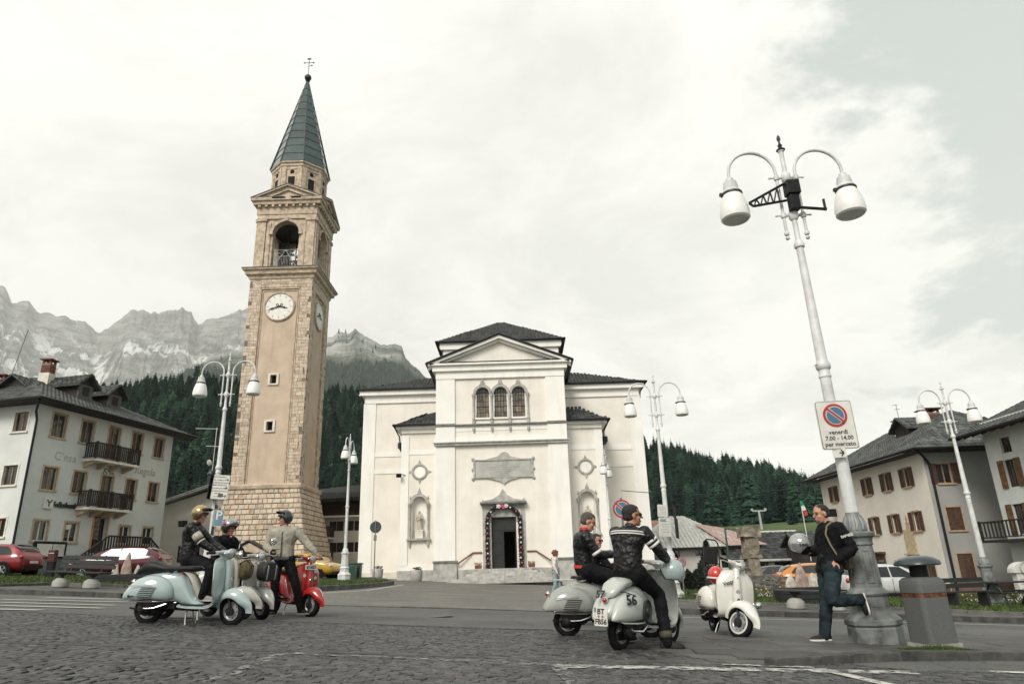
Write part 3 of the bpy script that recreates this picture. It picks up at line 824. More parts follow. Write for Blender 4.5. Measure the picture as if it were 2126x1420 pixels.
def frame(o,ud,n):
    """(u,v,w) -> building-local point: origin o, u direction ud, outward normal n"""
    o = Vector(o); ud = Vector(ud).normalized(); n = Vector(n).normalized()
    return lambda u,v,w=0: o+ud*u+Vector((0,0,v))+n*w
def fbox(mb,fr,u0,u1,v0,v1,w0,w1):
    mb.add([fr(u0,v0,w0),fr(u1,v0,w0),fr(u1,v1,w0),fr(u0,v1,w0),fr(u0,v0,w1),fr(u1,v0,w1),fr(u1,v1,w1),fr(u0,v1,w1)],
           [(0,3,2,1),(4,5,6,7),(0,1,5,4),(1,2,6,5),(2,3,7,6),(3,0,4,7)],False)
WOOD = mat('brown_wood',(.085,.04,.024),.7,0,.3,6,bump=.3,streak=.3)
WOODL = mat('pale_wood',(.30,.19,.10),.7,0,.25,6,bump=.2)
ORW = mat('orange_wood',(.17,.085,.035),.7,0,.3,6,bump=.2,isl=.25)
DWOOD = mat('dark_wood',(.028,.022,.018),.8,0,.3,5,bump=.3,isl=.25)
SILL = mat('sandstone_trim',(.48,.37,.26),.8,0,.15,4,bump=.2)
WSTONE = mat('white_stone',(.70,.66,.58),.8,0,.1,4,bump=.2)
CURT = mat('curtain',(.50,.49,.44),.9,0,.1,12)
def window(fr,u,v,w,h,par,trim=SILL,tw=.12,glass=None,frame_m=WOODL,mull=True,depth=.18,proud=.03,curtain=False,bars=None):
    """window centred on (u, v=bottom): frame part > pane, sill, surround"""
    mb = MB(); a,b = u-w/2,u+w/2; t = .055; dw = depth-.06
    fbox(mb,fr,a,a+t,v,v+h,-dw-.05,-dw); fbox(mb,fr,b-t,b,v,v+h,-dw-.05,-dw)
    fbox(mb,fr,a+t,b-t,v,v+t,-dw-.05,-dw); fbox(mb,fr,a+t,b-t,v+h-t,v+h,-dw-.05,-dw)
    if mull: fbox(mb,fr,u-.04,u+.04,v+t,v+h-t,-dw-.05,-dw+.004)
    if bars:
        for k in bars: fbox(mb,fr,a+t,b-t,v+h*k-.02,v+h*k+.02,-dw-.048,-dw-.003)
    fo = mb.build('window',frame_m,par)
    mb = MB(); fbox(mb,fr,a+t,b-t,v+t,v+h-t,-dw-.04,-dw-.025); mb.build('pane',glass or M_['glass'],fo)
    if curtain:
        mb = MB(); fbox(mb,fr,a+.06,a+w*.3,v+t,v+h-t,-dw-.10,-dw-.07); fbox(mb,fr,b-w*.3,b-.06,v+t,v+h-t,-dw-.10,-dw-.07); mb.build('curtain',CURT,fo)
    if trim:
        mb = MB()
        fbox(mb,fr,a-tw,a,v,v+h+tw,-.05,proud); fbox(mb,fr,b,b+tw,v,v+h+tw,-.05,proud); fbox(mb,fr,a,b,v+h,v+h+tw,-.05,proud)
        mb.build('surround',trim,fo)
        mb = MB(); fbox(mb,fr,a-tw-.05,b+tw+.05,v-.10,v,-.05,proud+.07); mb.build('sill',trim,fo)
    return fo
def shutters(fr,u,v,w,h,fo,m=WOOD,open_=True,sw=.42):
    if open_:
        for s in (-1,1):
            mb = MB(); c = u+s*(w/2+sw/2+.02)
            fbox(mb,fr,c-sw/2,c+sw/2,v-.02,v+h+.02,.035,.075)
            for k in range(3):
                vv = v+h*(.12+.36*k); fbox(mb,fr,c-sw/2+.03,c+sw/2-.03,vv,vv+.06,.075,.09)
            for k in range(1,4):
                uu = c-sw/2+sw*k/4; fbox(mb,fr,uu-.008,uu+.008,v+.02,v+h-.02,.075,.080)
            mb.build('shutter',m,fo)
    else:
        mb = MB(); fbox(mb,fr,u-w/2+.01,u-.008,v+.01,v+h-.01,-.07,-.02); fbox(mb,fr,u+.008,u+w/2-.01,v+.01,v+h-.01,-.07,-.02)
        mb.build('shutter',m,fo)
def roof_slope(mbs,quad,rows=.36,cols=.26,th=.05,parent=None,m=None,name='roof',ribs=True,tiles_n=None,seg=None):
    """one roof plane: quad = eave_l, eave_r, ridge_r, ridge_l. slab + rows of curved tiles joined into one part"""
    el,er,rr_,rl_ = [Vector(q) for q in quad]
    n = (er-el).cross(rl_-el if (rl_-el).length > .01 else rr_-el).normalized()
    if n.z < 0: n = -n
    mb = MB(); q = [el,er,rr_,rl_]
    mb.add([p-n*th for p in q]+[p+n*.0 for p in q],[(0,1,2,3),(7,6,5,4),(0,4,5,1),(1,5,6,2),(2,6,7,3),(3,7,4,0)],False)
    base = mb.build(name,m,parent,recalc=True)
    if ribs:
        mb = MB(); H = ((rl_+rr_)/2-(el+er)/2).length; W_ = (er-el).length; nr = max(2,round(H/rows)); nc = max(2,round(W_/cols))
        ud = (er-el).normalized(); vd = n.cross(ud)
        if vd.dot((rl_+rr_)/2-(el+er)/2) < 0: vd = -vd
        Hh = vd.dot(rl_-el); Hr = vd.dot(rr_-el); Ul = ud.dot(rl_-el); Ur = ud.dot(rr_-el); Hh = max(Hh,Hr,.01)
        for i in range(nr):
            v0 = Hh*i/nr; v1 = Hh*(i+1)/nr; a = Ul*v0/Hh; b = W_+(Ur-W_)*v0/Hh; a1 = Ul*v1/Hh; b1 = W_+(Ur-W_)*v1/Hh
            lo,hi = max(a,a1),min(b,b1)
            k = math.floor(a/cols)
            while k*cols < b:
                u0 = k*cols; c = u0+cols/2; k += 1
                if c < lo-cols*.3 or c > hi+cols*.3: continue
                w = cols*.40; zz = .052
                p = lambda u,v,z: el+ud*u+vd*v+n*z
                mb.add([p(c-w,v0-.02,.018),p(c-w*.4,v0-.02,zz+.012),p(c+w*.4,v0-.02,zz+.012),p(c+w,v0-.02,.018),
                        p(c-w,v1,.004),p(c-w*.4,v1,zz-.02),p(c+w*.4,v1,zz-.02),p(c+w,v1,.004)],
                       [(0,1,5,4),(1,2,6,5),(2,3,7,6),(0,3,2,1)],False)
        o = mb.build('roof_tiles',m,base,recalc=False); o['kind'] = 'stuff'
    return base
def gutter(path,r,m,par,name='gutter'):
    mb = MB(); mb.tube(path,r,6); return mb.build(name,m,par)
# ================================================================== CHURCH
CREAM = mat('cream_render',(.81,.77,.695),.9,0,.045,.6,bump=.12,bscale=30,streak=.25,dirt=(.5,.44,.36))
WHITER = mat('white_render',(.85,.835,.785),.9,0,.03,.6,bump=.08,bscale=30,streak=.30,dirt=(.50,.47,.40))
STGREY = mat('church_grey_stone',(.43,.42,.39),.8,0,.15,3,bump=.35,bscale=14,dirt=(.25,.25,.23))
BAND = mat('grey_band',(.20,.20,.185),.8,0,.2,3)
RTILE = mat('dark_roof_tile',(.045,.048,.047),.7,0,.35,2.2,bump=.2,isl=.6,col2=(.015,.016,.016),spec=.4)
ch = thing('church','pale cream and white church with dark tiled roofs and a central pediment above steps','church',(-.95,47.5,0))
Z0 = -.6
fC = frame((0,0,0),(1,0,0),(0,-1,0))         # central block plane y=0 (world 47.5)
fA = frame((0,1.5,0),(1,0,0),(0,-1,0))       # aisles
fW = frame((0,5.5,0),(1,0,0),(0,-1,0))       # wings
hw = 4.6
# central block walls (front with door, windows), sides
door = (-.83,.85,.98,4.28)
def arch_pts(c,r,z,n=12,a0=0,a1=PI): return [(c+r*math.cos(a0+(a1-a0)*i/n),z+r*math.sin(a0+(a1-a0)*i/n)) for i in range(n+1)]
winC = [-1.28,-.0,1.29]; wr = .47; wz0,wz1 = 11.12,12.88
holes = [door] + [(c-wr,c+wr,wz0,wz1+wr) for c in winC]
mb = MB(); wallgrid(mb,-hw+.0,hw,Z0,14.5,holes,fC,.35)
for s in (-1,1):
    fs = frame((s*hw,0,0),(0,1,0),(s,0,0)); wallgrid(mb,0,12,Z0,14.5,[],fs)
# spandrels of the three arched windows
for c in winC:
    for s in (-1,1):
        pl = [(c+s*wr,wz1)] + [(c+s*wr*math.cos(a),wz1+wr*math.sin(a)) for a in [PI/2*i/8 for i in range(1,9)]] + [(c+s*wr,wz1+wr)]
        mb.prism(pl,.0,.30,lambda u,v,w: fC(u,v,-w-.001))
wall = mb.build('wall',CREAM,ch)
# white pilasters, frieze, mouldings -------------------------------------------------
mb = MB()
for s in (-1,1):
    a,b = (s*hw,s*3.25); fbox(mb,fC,min(a,b),max(a,b),1.5,9.15,0,.12); fbox(mb,fC,min(a,b),max(a,b),9.45,10.55,0,.12)
    fbox(mb,fC,min(a,b),max(a,b),10.75,14.0,0,.12)
    mb.build('pilaster',WHITER,ch); mb = MB()
mb = MB(); fbox(mb,fC,-hw-.02,hw+.02,14.0,14.55,0,.16); fbox(mb,fC,-hw-.25,hw+.25,14.55,14.95,0,.35); fbox(mb,fC,-hw-.42,hw+.42,14.95,15.10,0,.55)
for s in (-1,1):
    fs = frame((s*hw,0,0),(0,1,0),(s,0,0)); fbox(mb,fs,-.0,12,14.55,14.95,0,.25)
mb.build('cornice',WHITER,ch)
mb = MB(); fbox(mb,fC,-hw-.06,hw+.06,10.58,10.68,0,.20); mb.build('string_course',BAND,ch)
mb = MB(); fbox(mb,fC,-hw-.10,hw+.10,9.18,9.42,0,.26); fbox(mb,fC,-hw-.16,hw+.16,9.34,9.42,.26,.34); mb.build('string_course',STGREY,ch)
mb = MB(); fbox(mb,fC,-3.24,3.24,9.44,9.78,0,.05); fbox(mb,fC,-3.24,3.24,10.2,10.57,0,.03); mb.build('frieze',WHITER,ch)
# pediment
mb = MB(); mb.prism([(-hw-.3,15.10),(hw+.3,15.10),(0,17.0)],-.02,1.2,lambda u,v,w: fC(u,v,-w)); mb.build('tympanum',CREAM,ch)
mb = MB()
for s in (-1,1):
    d = Vector((s*(hw+.55),15.12)); ap = Vector((0,17.12)); e = Vector((0,.42)); e2 = Vector((0,.24))
    mb.prism([tuple(d-e),tuple(ap-e),tuple(ap-e2),tuple(d-e2)] ,-.28,0,lambda u,v,w: fC(u,v,-w))
    mb.prism([tuple(d-e2),tuple(ap-e2),tuple(ap),tuple(d)],-.55,0,lambda u,v,w: fC(u,v,-w))
mb.build('raking_cornice',WHITER,ch)
for s in (-1,1):
    q = [(s*(hw+.62),-.62,15.14),(s*(hw+.62),12,15.14),(0,12,17.22),(0,-.62,17.22)]
    roof_slope(None,q,.4,.28,.1,ch,RTILE)
mb = MB(); mb.tube([(-hw-.62,-.64,15.10),(0,-.64,17.19),(hw+.62,-.64,15.10)],.075,6); mb.build('roof_edge',M_['black_metal'],ch)
mb = MB(); fbox(mb,fC,-4.3,4.3,15.09,15.16,.0,.57); mb.build('ledge_flashing',M_['black_metal'],ch)
for s in (-1,1): gutter([(s*(hw+.66),-.6,15.08),(s*(hw+.66),11.5,15.08)],.09,M_['black_metal'],ch)
for s in (-1,1): gutter([(s*(hw+.62),-.3,15.05),(s*(hw+.2),.4,14.4),(s*(hw+.06),1.3,13.8),(s*(hw+.06),1.3,12.2)],.05,M_['black_metal'],ch,'downpipe')
# plinths
mb = MB()
for s in (-1,1):
    a,b = (s*(hw+.1),s*3.15); fbox(mb,fC,min(a,b),max(a,b),Z0,1.42,0,.26)
    mb.build('plinth',STGREY,ch); mb = MB()
    fbox(mb,fC,min(a,b)-.04,max(a,b)+.04,1.42,1.56,0,.32); mb.build('plinth_cap',BAND,ch); mb = MB()
# windows: glass, glazing, columns, hood
GLZ = mat('stained_glass',(.16,.13,.085),.25,0,.5,2.2,spec=.6,col2=(.05,.05,.045),isl=.35)
for c in winC:
    fo = None
    mb = MB()
    # leads and bars
    for k in range(5):
        u = c-wr+.05+(2*wr-.1)*k/4; hh = wz1+math.sqrt(max(0.0,wr*wr-(u-c)**2))*.97; fbox(mb,fC,u-.018,u+.018,wz0,max(wz1,hh),-.30,-.26)
    for v,t in ((wz0+.03,.05),(wz0+.42,.02),(wz0+.85,.045),(wz0+1.25,.02),(wz0+1.62,.02),(wz1+.1,.03)): fbox(mb,fC,c-wr,c+wr,v-t/2,v+t/2,-.305,-.255)
    ar = arch_pts(c,wr,wz1); ar2 = arch_pts(c,wr-.06,wz1)
    mb.prism(ar+ar2[::-1],.25,.31,lambda u,v,w: fC(u,v,-w))
    fo = mb.build('window',M_['black_metal'],ch)
    for i in range(4):
        for j,(va,vb) in enumerate(((wz0+.06,wz0+.41),(wz0+.43,wz0+.83),(wz0+.875,wz0+1.24),(wz0+1.26,wz0+1.61),(wz0+1.63,wz1+.1))):
            m_ = MB(); u0 = c-wr+.05+(2*wr-.1)*i/4+.018; u1 = c-wr+.05+(2*wr-.1)*(i+1)/4-.018; fbox(m_,fC,u0,u1,va,vb,-.29,-.275); m_.build('pane',GLZ,fo)
    m_ = MB(); m_.prism(arch_pts(c,wr-.05,wz1+.12,10),.275,.29,lambda u,v,w: fC(u,v,-w)); m_.build('pane',M_['glass'],fo)
mb = MB()
for c in winC:
    mb.prism(arch_pts(c,wr+.20,wz1,14)+arch_pts(c,wr+.01,wz1,14)[::-1],-.10,0,lambda u,v,w: fC(u,v,-w-.005))
mb.build('arch_moulding',STGREY,ch)
def finial(mb,fr,c,z,s=1.0,w=.12):
    pl = [(c-.22*s,z),(c-.12*s,z+.10*s),(c-.16*s,z+.2*s),(c-.05*s,z+.3*s),(c-.07*s,z+.40*s),(c,z+.55*s),(c+.07*s,z+.40*s),(c+.05*s,z+.3*s),(c+.16*s,z+.2*s),(c+.12*s,z+.10*s),(c+.22*s,z)]
    mb.prism(pl,-w,0,lambda u,v,w_: fr(u,v,-w_-.004))
for c in winC:
    mb = MB(); finial(mb,fC,c,wz1+wr+.18,.95); mb.build('finial',STGREY,ch)
for c in (-1.92,-.64,.64,1.93):
    mb = MB(); p = fC(c,0,.10)
    mb.lathe([(.11,11.0),(.11,11.12),(.075,11.18),(.07,12.55),(.10,12.62),(.13,12.74),(.13,12.84)],(p.x,p.y,0),n=10); mb.build('column',STGREY,ch)
    mb = MB(); mb.lathe([(.10,11.0),(.12,10.9),(.07,10.6),(.05,10.45),(.11,10.36),(.09,10.22),(.02,10.05)],(p.x,p.y+.04,0),n=8); mb.build('corbel',STGREY,ch)
mb = MB(); fbox(mb,fC,-1.85,1.86,11.0,11.12,0,.12); mb.build('sill',WHITER,ch)
# inscription tablet
TABL = mat('tablet_stone',(.42,.42,.39),.8,0,.1,2,bump=.15)
INK = mat('faded_ink',(.22,.22,.21),.8,0,.2,20)
mb = MB(); fbox(mb,fC,-1.85,1.98,6.98,8.08,0,.08)
tb = mb.build('tablet',TABL,ch)
mb = MB()
fbox(mb,fC,-2.0,2.14,8.08,8.17,0,.14); fbox(mb,fC,-2.0,2.14,6.9,6.98,0,.14); fbox(mb,fC,-2.0,-1.87,6.95,8.1,0,.12); fbox(mb,fC,2.0,2.14,6.95,8.1,0,.12)
mb.prism([(-1.2,8.17),(-.35,8.34),(0,8.62),(.18,8.66),(.38,8.6),(.6,8.34),(1.35,8.17)],-.12,0,lambda u,v,w: fC(u,v,-w-.005))
mb.prism([(-1.1,6.9),(-.4,6.72),(.0,6.56),(.1,6.42),(.22,6.56),(.55,6.72),(1.25,6.9)],-.12,0,lambda u,v,w: fC(u,v,-w-.005))
for u in (-2.02,2.16):
    for v in (6.86,8.2,7.5): mb.sphere(fC(u,v,.06),(.11,.08,.12),8,6)
mb.build('tablet_frame',STGREY,tb)
rotC = (PI/2,0,0)
for i,(s_,sz) in enumerate((('D . O . M',.17),('DEO OPTIMO MAXIMO',.085),('AC IN HONOREM SANCTI STEPHANI PROTOMARTYRIS',.085),('TEMPLUM HOC A FUNDAMENTIS ERECTUM',.085),('POPULI PIETATE ET LABORE',.085),('ANNO DOMINI',.085),('CONSECRATUM FUIT',.085))):
    p = fC(.06,7.92-.145*i-(.02 if i else 0),.085); text_obj('inscription',s_,sz,INK,tb,p,rotC,.002,space=1.1)
# portal ----------------------------------------------------------------------------
mb = MB(); da,db,dz0,dz1 = door
for s in (-1,1):
    c = .02+s*1.12; fbox(mb,fC,c-.14,c+.14,dz0,4.35,0,.16); c2 = .02+s*1.30; fbox(mb,fC,c2-.13,c2+.13,dz0,4.9,0,.10)
fbox(mb,fC,-1.42,1.46,4.88,5.06,0,.16)
ar = arch_pts(.02,1.0,4.05,14);
mb.prism(arch_pts(.02,1.05,3.95,14)+[(-.84,3.95),(-.84,4.29),(.86,4.29),(.86,3.95)],-.05,0,lambda u,v,w: fC(u,v,-w-.006))
mb.build('door_surround',STGREY,ch)
mb = MB(); fbox(mb,fC,-1.50,1.54,5.06,5.14,0,.40); fbox(mb,fC,-1.56,1.60,5.14,5.26,0,.50); mb.build('door_cornice',BAND,ch)
mb = MB(); mb.prism([(-1.42,5.26),(-1.42,5.46),(-1.25,5.36),(-.7,5.45),(-.25,5.72),(-.16,5.9),(0,6.12),(.16,5.9),(.25,5.72),(.75,5.45),(1.3,5.36),(1.45,5.5),(1.45,5.26)],-.30,-.05,lambda u,v,w: fC(u,v,-w)); mb.build('door_pediment',STGREY,ch)
DOORM = mat('dark_green_door',(.014,.016,.016),.55,0,.2,3)
mb = MB(); fbox(mb,fC,da,db,dz0+2.35,dz1,-.30,-.24)
fbox(mb,fC,da,.0,dz0,dz0+2.35,-.30,-.24)
for a,b,c,d in ((da+.1,-.08,dz0+.15,dz0+.75),(da+.1,-.08,dz0+.85,dz0+1.5),(da+.1,-.08,dz0+1.6,dz0+2.25),(da+.1,-.05,dz0+2.45,dz0+2.9),(.06,db-.1,dz0+2.45,dz0+2.9)): fbox(mb,fC,a,b,c,d,-.24,-.21)
dr = mb.build('door',DOORM,ch)
mb = MB(); fs = frame((db-.05,.28,0),(.15,1,0),(-1,0,0)); fbox(mb,fs,0,.8,dz0,dz0+2.35,0,.05); mb.build('door_leaf',DOORM,ch)
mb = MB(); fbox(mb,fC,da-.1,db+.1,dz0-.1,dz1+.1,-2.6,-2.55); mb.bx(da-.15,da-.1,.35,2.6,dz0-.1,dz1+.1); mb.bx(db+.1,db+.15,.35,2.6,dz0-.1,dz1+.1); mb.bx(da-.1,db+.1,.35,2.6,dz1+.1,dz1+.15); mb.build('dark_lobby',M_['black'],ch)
# steps: each a stone
NS = 6; st = thing('church_steps','flight of pale grey stone steps in front of the church door','steps',(-.95,47.5,0))
for i in range(NS):
    top = .98-.145*i; hx = 1.75+.38*i
    n = 4;
    for k in range(n):
        a = -hx+.05+(2*hx)*k/n; b = -hx+.05+2*hx*(k+1)/n
        mb = MB(); mb.bx(a+.006,b-.006,-.9-.33*(i+1),-.34-.33*i if i else -.02-.0,top-.15,top); mb.build('stone_step',STGREY,st,bev=.012)
    mb = MB(); mb.bx(-hx+.12,hx-.02,-.55-.33*i,-.36,Z0,top-.15); mb.build('step_core',STGREY,st)
HR = mat('rusty_handrail',(.20,.075,.03),.6,.2,.2,8)
for s in (-1,1):
    c = .02; mb = MB()
    pts_ = [(c+s*1.5,-.06,2.02),(c+s*2.1,-.06,2.02),(c+s*3.12,-.30,1.34-.0)]
    mb.tube(pts_,.05,8); hrl = mb.build('handrail',HR,ch)
    # cheek wall behind the rail
    pl = [(c+s*1.5,Z0),(c+s*3.15,Z0),(c+s*3.15,.95),(c+s*2.3,.98),(c+s*1.5,.98)]
    mb = MB(); mb.prism(pl,-.10,0,lambda u,v,w: fC(u,v,-w-.01)); mb.build('cheek_wall',STGREY,ch)
# garland round the door
gl = thing('door_garland','dark green garland dotted with pink and white flowers arched over the church door','garland',(-.93,47.5-.25,.98))
LEAF = mat('garland_leaf',(.010,.018,.010),.7,0,.3,20,isl=.4)
FLP = mat('pink_flower',(.60,.12,.20),.7,0,.3,30,isl=.3); FLW = mat('white_flower',(.75,.65,.66),.7,0,.15,30)
path = [(-1.10,z*.32) for z in range(0,10)] + [(1.10*math.cos(a),3.02+.95*math.sin(a)) for a in [PI-PI*i/14 for i in range(15)]] + [(1.10,z*.32) for z in range(9,-1,-1)]
rr = random.Random(4); mb = MB()
for (x0,z0),(x1,z1) in zip(path,path[1:]):
    L_ = math.hypot(x1-x0,z1-z0)
    for k in range(int(L_*420)):
        t = rr.random(); x = x0+(x1-x0)*t; z = z0+(z1-z0)*t; a = rr.uniform(0,6.28); r_ = rr.uniform(.02,.13)
        ox,oz = math.cos(a)*r_,math.sin(a)*r_; oy = -rr.uniform(0,.14); s_ = rr.uniform(.05,.10)
        b_ = rr.uniform(0,6.28); mb.add([(x+ox,oy,z+oz),(x+ox+math.cos(b_)*s_,oy-.03,z+oz+math.sin(b_)*s_),(x+ox+math.cos(b_+1)*s_,oy+.02,z+oz+math.sin(b_+1)*s_)],[(0,1,2)],False)
o = mb.build('leaves',LEAF,gl,recalc=False)
fl = MB();
for k in range(5): a = 2*PI*k/5; fl.sphere((math.cos(a)*.045,0,math.sin(a)*.045),(.04,.025,.04),6,4)
fl.sphere((0,-.03,0),.035,6,4)
f0 = fl.build('flower',FLP,gl); f1 = MB(); f1.v,f1.f,f1.m,f1.sm = fl.v,fl.f,fl.m,fl.sm; f1o = f1.build('flower',FLW,gl)
acc = 0; first = True
for (x0,z0),(x1,z1) in zip(path,path[1:]):
    L_ = math.hypot(x1-x0,z1-z0); acc += L_
    if acc > .27:
        acc = 0; src = rr.choice([f0,f1o,f0]); x,z = x1+rr.uniform(-.03,.03),z1
        put(src,'flower',gl,(x,-.16,z),rot=(0,rr.uniform(0,6),0),sc=(.8,.8,.8))
f0.location = (-.08,-.18,4.0); f0.scale = (1.7,1.2,1.7); f1o.location = (-.32,-.17,3.98); f1o.scale = (1.9,1,1.9)
put(f1o,'flower',gl,(.2,-.18,4.0),sc=(1.8,1,1.8)); put(f0,'flower',gl,(.02,-.2,3.88),sc=(1.4,1,1.4))
# aisles --------------------------------------------------------------------------
for s in (-1,1):
    a,b = s*hw,s*7.25; u0,u1 = min(a,b),max(a,b); nc = s*5.9 if s > 0 else -5.92
    mb = MB(); wallgrid(mb,u0,u1,Z0,11.0,[(nc-.48,nc+.48,3.1,5.95)],fA,.42)
    fs = frame((s*7.25,1.5,0),(0,1,0),(s,0,0)); wallgrid(mb,0,6,Z0,11.0,[],fs)
    for q in (-1,1):
        pl = [(nc+q*.48,5.47)] + [(nc+q*.48*math.cos(t),5.47+.48*math.sin(t)) for t in [PI/2*i/8 for i in range(1,9)]] + [(nc+q*.48,5.95)]
        mb.prism(pl,0,.35,lambda u,v,w: fA(u,v,-w-.001))
    mb.build('wall',CREAM,ch)
    mb = MB(); fbox(mb,fA,nc-.48,nc+.48,3.1,5.95,-.44,-.42); mb.build('niche_back',WHITER,ch)
    e = s*7.25
    mb = MB(); fbox(mb,fA,min(e-s*.55,e),max(e-s*.55,e),1.35,10.3,0,.07); fbox(mb,fA,min(a,a+s*.3),max(a,a+s*.3),1.35,10.3,0,.03); mb.build('pilaster',WHITER,ch)
    mb = MB(); fbox(mb,fA,u0-.0,u1,10.45,10.75,0,.15); fbox(mb,fA,u0-.05,u1+.05,10.75,11.0,0,.38)
    fbox(mb,fs,-.38,6,10.75,11.0,0,.38); fbox(mb,fA,u0,u1,8.9,9.25,0,.035); mb.build('cornice',WHITER,ch)
    mb = MB(); fbox(mb,fA,u0,u1,Z0,1.02,0,.12); fbox(mb,fs,-.12,6,Z0,1.02,0,.12); mb.build('plinth',STGREY,ch)
    mb = MB(); fbox(mb,fA,u0,u1,1.02,1.36,0,.05); mb.build('plinth_band',WHITER,ch)
    ez = 11.02; xo = s*7.75
    roof_slope(None,[(xo,.98,ez),(s*hw,.98,ez),(s*hw,2.8,12.35),(s*(6.0),2.8,12.05)] if s < 0 else [(s*hw,.98,ez),(xo,.98,ez),(s*6.0,2.8,12.05),(s*hw,2.8,12.35)],.36,.28,.1,ch,RTILE)
    roof_slope(None,[(xo,7.4,ez),(xo,.98,ez),(s*6.0,2.8,12.05),(s*5.6,7.4,12.2)],.36,.28,.1,ch,RTILE)
    gutter([(s*hw,.92,10.98),(xo+s*.05,.92,10.98),(xo+s*.05,7.3,10.98)],.085,M_['black_metal'],ch)
    gutter([(xo,1.0,10.9),(s*7.4,1.4,10.2),(s*7.34,1.7,9.2)],.05,M_['black_metal'],ch,'downpipe')
    # small side porch roof end seen past the aisle
    mb = MB(); mb.bx(min(s*7.3,s*8.0),max(s*7.3,s*8.0),4.2,6.5,9.9,10.3); mb.build('side_eave',RTILE,ch)
    # medallion
    mz = 7.68; mc = nc+(.02 if s > 0 else -.0)
    mb = MB(); mb.lathe([(.40,0),(.56,.0),(.58,.06),(.50,.10),(.42,.08),(.40,.0)],fA(mc,mz,0),(0,-1,0),20,cap=False)
    for aa in range(4):
        t = aa*PI/2; mb.prism([(mc+math.cos(t)*.52+math.cos(t+1.57)*.14,mz+math.sin(t)*.52+math.sin(t+1.57)*.14),(mc+math.cos(t)*.85,mz+math.sin(t)*.85),(mc+math.cos(t)*.52-math.cos(t+1.57)*.14,mz+math.sin(t)*.52-math.sin(t+1.57)*.14)],-.06,0,lambda u,v,w: fA(u,v,-w-.004))
    md = mb.build('medallion',STGREY,ch)
    mb = MB(); mb.lathe([(.001,.02),(.41,.02),(.41,0)],fA(mc,mz,0),(0,-1,0),20); mb.build('medallion_face',WHITER,md)
    # niche frame, columns
    mb = MB(); mb.prism(arch_pts(nc,.68,5.47,14)+arch_pts(nc,.49,5.47,14)[::-1],-.12,0,lambda u,v,w: fA(u,v,-w-.004)); finial(mb,fA,nc,6.12,.8)
    for q in (-1,1): finial(mb,fA,nc+q*.62,5.82,.35)
    nfr = mb.build('niche_arch',STGREY,ch)
    for q in (-1,1):
        p = fA(nc+q*.64,0,.14); mb = MB(); mb.lathe([(.12,3.12),(.12,3.22),(.08,3.28),(.07,5.1),(.09,5.15),(.13,5.36),(.15,5.46)],(p.x,p.y,0),n=10); mb.build('column',STGREY,nfr)
        mb = MB(); mb.lathe([(.11,2.98),(.12,2.88),(.07,2.75),(.08,2.68),(.02,2.5)],(p.x,p.y+.04,0),n=8); mb.build('corbel',STGREY,nfr)
    mb = MB(); fbox(mb,fA,nc-.82,nc+.82,2.98,3.12,0,.28); mb.build('niche_sill',STGREY,nfr)
    # statue of a robed figure on its pedestal
    STAT = mat('statue_stone',(.52,.46,.36),.8,0,.15,8,bump=.4)
    p = fA(nc,0,-.16); sta = thing('statue',['robed stone saint in the niche left of the church door','robed stone saint in the niche right of the church door'][s > 0],'statue',(-.95+p.x,47.5+p.y,3.12),0,'statues in the church niches')
    mb = MB(); mb.bx(-.27,.27,-.14,.18,0,.50); mb.bx(-.31,.31,-.17,.2,.50,.58); mb.build('pedestal',WSTONE,sta)
    mb = MB(); rng = []
    for z,rx,ry in ((.58,.22,.15),(.7,.21,.15),(1.0,.18,.14),(1.25,.19,.14),(1.42,.2,.13),(1.52,.22,.13),(1.60,.17,.11),(1.66,.07,.07),(1.70,.06,.06)):
        rng.append([(rx*math.cos(t)*(1+.06*math.sin(t*7+z*3)),ry*math.sin(t)*(1+.08*math.sin(t*7+z*3)),z) for t in [2*PI*k/20 for k in range(20)]])
    mb.rings(rng); mb.sphere((0,-.01,1.78),(.085,.095,.115),12,8)
    mb.tube([(-.2,-.02,1.5),(-.25,-.06,1.25),(-.06,-.17,1.22)],[.06,.055,.04],8); mb.tube([(.2,-.02,1.5),(.24,-.08,1.28),(.08,-.17,1.36)],[.06,.055,.04],8)
    mb.box((.02,-.18,1.3),(.13,.05,.16),.2); mb.build('figure',STAT,sta)
